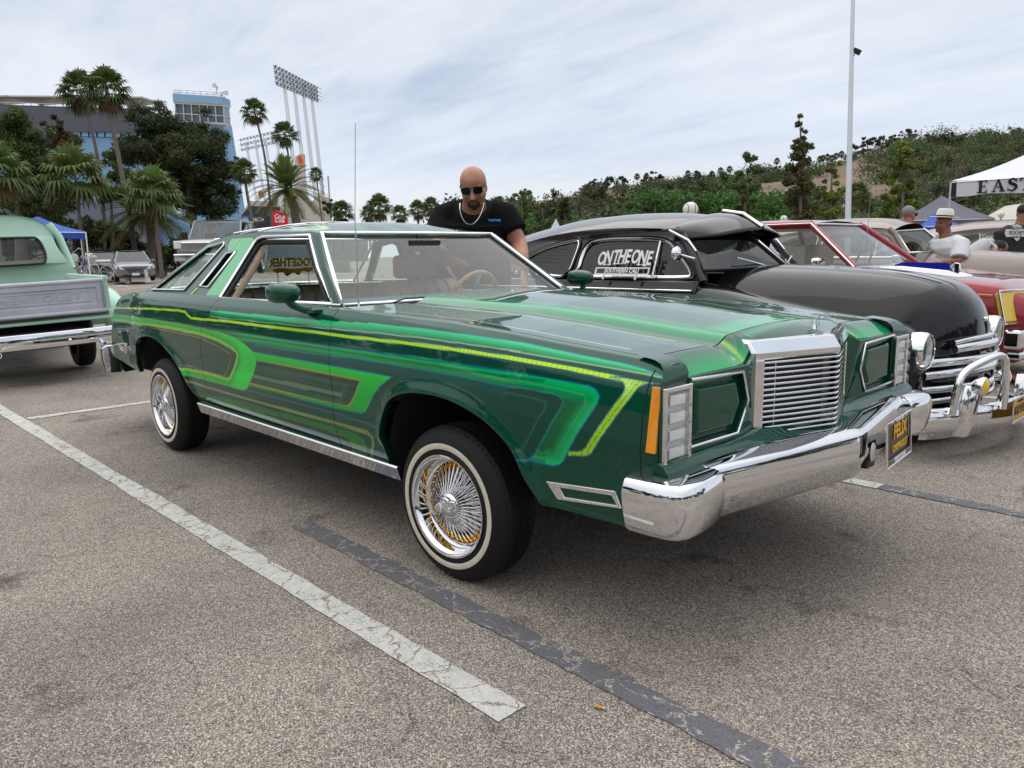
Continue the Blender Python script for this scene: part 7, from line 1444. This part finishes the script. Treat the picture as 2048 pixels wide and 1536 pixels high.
# ---- light pole, ball lights, triangular sign
B = at_depth(1694, 520, 30); t = thing('light_pole', 'tall white parking lot light pole rising out of frame', 'light pole', B); e = at_depth(1706, 0, 30)-B; mb = MB(); mb.tube([Vector((0, 0, 0)), e*.5, e*1.35], [.115, .095, .06], 14); mb.build('shaft', mat('pole_white', (.58, .62, .66), .4, .2), t, smooth=60)
q = at_depth(1714, 103, 30)-B; q0 = at_depth(1704, 116, 30)-B; mb = MB(); mb.tube([q0, q0.lerp(q, .5)], .03, 6); mb.box(q, (.30, .24, .20), (.2, .5, .5)); mb.build('floodlight', BLACKP, t, bevel=.03)
for i, (x, y, r_, d, n_) in enumerate(((1381, 419, 15, 26, '1'), (1568, 438, 7, 44, ''), (2002, 429, 6.5, 44, 'H'))):
    B = at_depth(x, 520, d); t = thing('ball_sign', ['large white baseball shaped lot sign above the black roof', 'small white ball sign above the red roof', 'small white ball sign by the beige slope at right'][i], 'sign', B); k = d/FPX; c_ = at_depth(x, y, d)-B; mb = MB(); ell(mb, c_, (r_*k,)*3, None, 16); mb.build('ball', mat('ball_white', (.72, .72, .70), .4), t, smooth=80); mb = MB(); mb.tube([Vector((0, 0, 0)), c_], .06, 8); mb.build('post', GREYMETAL, t, smooth=60)
    for s_ in (-1, 1): mb = MB(); mb.tube([c_+(Vector(CR)*s_*(.78-.35*math.cos(a))+Vector(CU)*math.sin(a)*.75-Vector(CF)*math.sqrt(max(.02, 1-(.78-.35*math.cos(a))**2-(.75*math.sin(a))**2))).normalized()*r_*k*1.005 for a in np.linspace(-1.1, 1.1, 9)], .05*r_*k, 5); mb.build('stitching', mat('stitch_red', (.35, .04, .03), .7), t, smooth=60)
B = at_depth(1112, 520, 34); t = thing('triangle_sign', 'grey back of a small triangular sign left of the black roof', 'sign', B); mb = MB(); mb.loft([[at_depth(1112, 437, 34)-B, at_depth(1122, 458, 34)-B, at_depth(1101, 458, 34)-B], [at_depth(1112, 437, 34.05)-B, at_depth(1122, 458, 34.05)-B, at_depth(1101, 458, 34.05)-B]]); mb.build('plate', ALU, t); mb = MB(); mb.tube([Vector((0, 0, 0)), at_depth(1112, 439, 34.08)-B], .03, 6); mb.build('post', GREYMETAL, t)
# beige slope at the right edge
mb = MB(); mb.loft([[at_depth(x, y0, 60), at_depth(x, y1, 74), at_depth(x, 520, 76)] for x, y0, y1 in ((1975, 520, 432), (2010, 520, 412), (2060, 520, 405), (2300, 520, 395))], close_ring=False); o = mb.build('concrete_bank', CON, None); o['kind'] = 'structure'
# ---- canopies
def canopy(name, label, corners, peak, valance, mat_, legs_to, legm=ALU, group=None, poles=None):
    """corners: 4 world points at the eave, in order; peak world point"""
    B = sum(corners, Vector())/4; B = Vector((B.x, B.y, 0)); t = thing(name, label, 'canopy', B, group=group); c_ = [Vector(p_)-B for p_ in corners]; pk_ = Vector(peak)-B
    for i in range(4):
        a, b = c_[i], c_[(i+1) % 4]; n = 10; rows = []
        for k in range(n+1):
            f = k/n; e = a.lerp(b, f); rows.append([e.lerp(pk_, g)-UP*(.05*math.sin(math.pi*g)+.03*math.sin(math.pi*f)*(1-g)) for g in np.linspace(0, 1, 7)])
        mb = MB(); mb.loft(rows, close_ring=False); mb.build('roof_panel', mat_, t, smooth=60)
        mb = MB(); mb.loft([[a.lerp(b, k/n)-UP*(.03*math.sin(math.pi*k/n)), a.lerp(b, k/n)-UP*(valance+.02*math.sin(k*2.1))+Vector((.012*math.sin(k*3.), .012*math.cos(k*2.), 0))] for k in range(n+1)], close_ring=False); mb.build('valance', mat_, t, smooth=60)
        g = Vector((a.x, a.y, legs_to)); mb = MB(); mb.tube([a-UP*.02, g], .02, 8); mb.build('leg', legm, t, smooth=60)
        mb = MB(); mb.tube([a-UP*.03, b-UP*.03], .014, 6); mb.build('frame_bar', legm, t, smooth=60)
    return t
CBLUE = mat('canopy_blue', (.02, .08, .42), .75, var=.08, vs=2); CGREY = mat('canopy_grey', (.12, .12, .16), .8, var=.08, vs=2); CWHT = mat('canopy_white', (.70, .71, .76), .75, var=.04, vs=2)
d = 15.2; A = at_depth(1902, 362, d); uy = ray(1902, 480); uy = (uy-UP*uy.dot(UP)).normalized(); ux = uy.cross(UP); cs_ = [A, A+ux*3.05, A+ux*3.05+uy*3.05, A+uy*3.05]; pkk = sum(cs_, Vector())/4+UP*.52
ct = canopy('white_canopy', 'white canopy tent printed EAST at the right edge', cs_, pkk, .30, CWHT, 0.0)
Bc = Vector(ct.location); mb = MB(); nrm = ux.cross(UP)
mb.loft([[A-Bc+ux*k+nrm*.006, A-Bc+ux*k+nrm*.006-UP*.30] for k in (.0, .10)], close_ring=False); mb.build('corner_patch', mat('canopy_black', (.02, .02, .025), .8), ct)
def serif_glyph(ch):
    th, tk = .05, .022
    R_ = lambda x0, y0, x1, y1: [(x0, y0), (x1, y0), (x1, y1), (x0, y1)]
    if ch == 'E': return [R_(.03, 0, .08, .24), R_(.0, 0, .17, .02), R_(.0, .22, .165, .24), R_(.08, .11, .13, .13), [(.15, .0), (.175, .07), (.163, .07), (.135, .02)], [(.165, .24), (.165, .18), (.155, .18), (.135, .22)], R_(.125, .085, .135, .155)]
    if ch == 'A': return [[(.10, .24), (.125, .24), (.215, .02), (.155, .02)], [(.10, .24), (.115, .20), (.048, .02), (.03, .02)], R_(.065, .085, .155, .102), R_(.0, 0, .08, .02), R_(.135, 0, .235, .02)]
    if ch == 'S': q = spline([(.15, .19), (.10, .232), (.045, .205), (.05, .155), (.13, .115), (.15, .06), (.09, .008), (.02, .04)], 6); return [('stroke', q), R_(.148, .165, .158, .24), R_(.012, .0, .022, .08)]
    if ch == 'T': return [R_(.085, 0, .135, .24), R_(.05, 0, .17, .02), R_(.0, .22, .22, .24), [(.0, .24), (.0, .165), (.012, .165), (.035, .22)], [(.22, .24), (.22, .165), (.208, .165), (.185, .22)]]
TXB = mat('canopy_lettering', (.015, .015, .018), .8); x0 = .45
for ch, adv in (('E', .235), ('A', .255), ('S', .205), ('T', .26)):
    mb = MB()
    for g in serif_glyph(ch):
        if g[0] == 'stroke':
            q = g[1]; n = len(q)
            for i in range(n-1):
                w_ = .012+.016*math.sin(math.pi*min(1, max(0, (i+.5)/n)))**2; a, b = Vector((*q[i], 0)), Vector((*q[i+1], 0)); e_ = (b-a).normalized(); s_ = Vector((-e_.y, e_.x, 0))*w_; mb.add([A-Bc+ux*(x0+v.x)+UP*(v.y-.268)+nrm*.022 for v in (a-s_-e_*.004, b-s_+e_*.004, b+s_+e_*.004, a+s_-e_*.004)], [(0, 1, 2, 3)])
        else: mb.add([A-Bc+ux*(x0+v[0])+UP*(v[1]-.268)+nrm*(.024) for v in g], [tuple(range(len(g)))])
    mb.build('valance_letter', TXB, ct); x0 += adv
d = 24.; A = at_depth(1800, 440, d); cs_ = [A, at_depth(1990, 436, d), at_depth(1990, 436, d+3.2), at_depth(1800, 438, d+3.2)]; canopy('grey_canopy', 'grey canopy tent behind the man in the white hat', cs_, at_depth(1884, 391, d+1.6), .28, CGREY, 0.)
d = 20.; cs_ = [at_depth(1838, 452, d), at_depth(1925, 450, d), at_depth(1925, 450, d+2.5), at_depth(1838, 452, d+2.5)]; canopy('blue_canopy', 'low bright blue canopy just behind the white hat', cs_, at_depth(1868, 424, d+1.2), .25, CBLUE, 0.)
d = 23.; cs_ = [at_depth(-40, 461, d), at_depth(171, 463, d), at_depth(160, 465, d+3.), at_depth(-40, 463, d+3.)]; bcn = canopy('blue_canopy', 'blue canopy tent behind the mint pickup', cs_, at_depth(75, 433, d+1.5), .22, CBLUE, .1, WHITE)
Bb = Vector(bcn.location); text('valance_lettering', 'WOLF', .13, WHITE, bcn, frame(at_depth(27, 469, d-.03)-Bb, CR, CU), .003, 1.2, .004)
# ---- painted posts, bikes and litter near the silver sedan
for i, (x, y0, y1, w_, sc_) in enumerate(((258, 530, 567, 6.5, 1), (297, 539, 565, 6, 0))):
    d = 37.; B = at_depth(x, y1, d); t = thing('white_post', ['worn white post in front of the silver sedan bonnet', 'white leaning post right of the silver sedan'][i], 'post', B); k = d/FPX; mb = MB(); h = (y1-y0)*k; ww = w_*k; mb.loft([[Xh*a*ww*.6*s_+Yh*b*.12*s_+UP*z+Xh*(-.05*z) for a, b in ((-1, -1), (1, -1), (1, 1), (-1, 1))] for z, s_ in ((0, 1.1), (h*.6, .9), (h*.95, .75), (h, .45))]); mb.build('shaft', mat('worn_white', (.66, .65, .6), .8, var=.4, vs=6), t, bevel=.02)
def bicycle(label, px, py, d, yaw, colr):
    B = at_depth(px, py, d); t = thing('bicycle', label, 'bicycle', B); t.rotation_euler = (0, 0, yaw); F_ = mat('bike_'+label[:4], colr, .3, .3, coat=1.)
    for x in (-.45, .45):
        wl = bpy.data.objects.new('wheel', None); C.objects.link(wl); wl.parent = t; wl.location = (x, 0, .26)
        mb = MB(); mb.tube([(.25*math.cos(a), 0, .25*math.sin(a)) for a in np.linspace(0, 2*math.pi, 25)[:-1]], .018, 6, closed=True); mb.build('tyre', WW, wl, smooth=60)
        mb = MB()
        for k in range(20): a = math.pi*k/10; mb.tube([(0, 0, 0), (.24*math.cos(a), 0, .24*math.sin(a))], .003, 4)
        o = mb.build('spoke_lacing', CHROME, wl); o['kind'] = 'stuff'
    mb = MB(); mb.tube([(-.45, 0, .26), (-.08, 0, .26), (.33, 0, .62), (-.18, 0, .58), (-.08, 0, .26)], .02, 6); mb.tube([(-.45, 0, .26), (-.18, 0, .58)], .014, 6); mb.tube([(.33, 0, .64), (.45, 0, .26)], .018, 6); mb.build('frame_tubes', F_, t, smooth=60)
    mb = MB(); mb.tube([(.12, -.3, .95), (.2, -.28, 1.0), (.31, 0, .78), (.2, .28, 1.0), (.12, .3, .95)], .012, 6); mb.tube([(.33, 0, .62), (.31, 0, .8)], .014, 6); mb.build('handlebar', CHROME, t, smooth=60)
    mb = MB(); mb.loft([[(x, y*w_, z) for y, z in ((-1, .66), (1, .66), (.7, .74), (-.7, .74))] for x, w_ in ((-.62, .06), (-.45, .11), (-.25, .09), (-.05, .03))]); mb.build('saddle', WHITE, t, bevel=.02)
bicycle('blue lowrider bicycle with white seat under the canopy edge', 163, 556, 26, CYAW+R(80), (.02, .08, .5)); bicycle('dark lowrider bicycle behind the blue one beside the sedan', 192, 557, 31, CYAW+R(100), (.02, .02, .025))
lt = thing('paper_litter', 'crumpled white and blue paper litter on the ground behind the coupe', 'litter', on_ground(240, 574)); mb = MB(); rr_ = random.Random(3)
for k in range(9): a = Vector((rr_.uniform(-.5, .5), rr_.uniform(-.2, .2), .01)); mb.add([a, a+Vector((.18, .02, .03)), a+Vector((.15, .12, .0)), a+Vector((-.03, .1, .05))], [(0, 1, 2, 3)])
mb.build('paper_scrap', mat('paper', (.6, .65, .72), .8), lt)
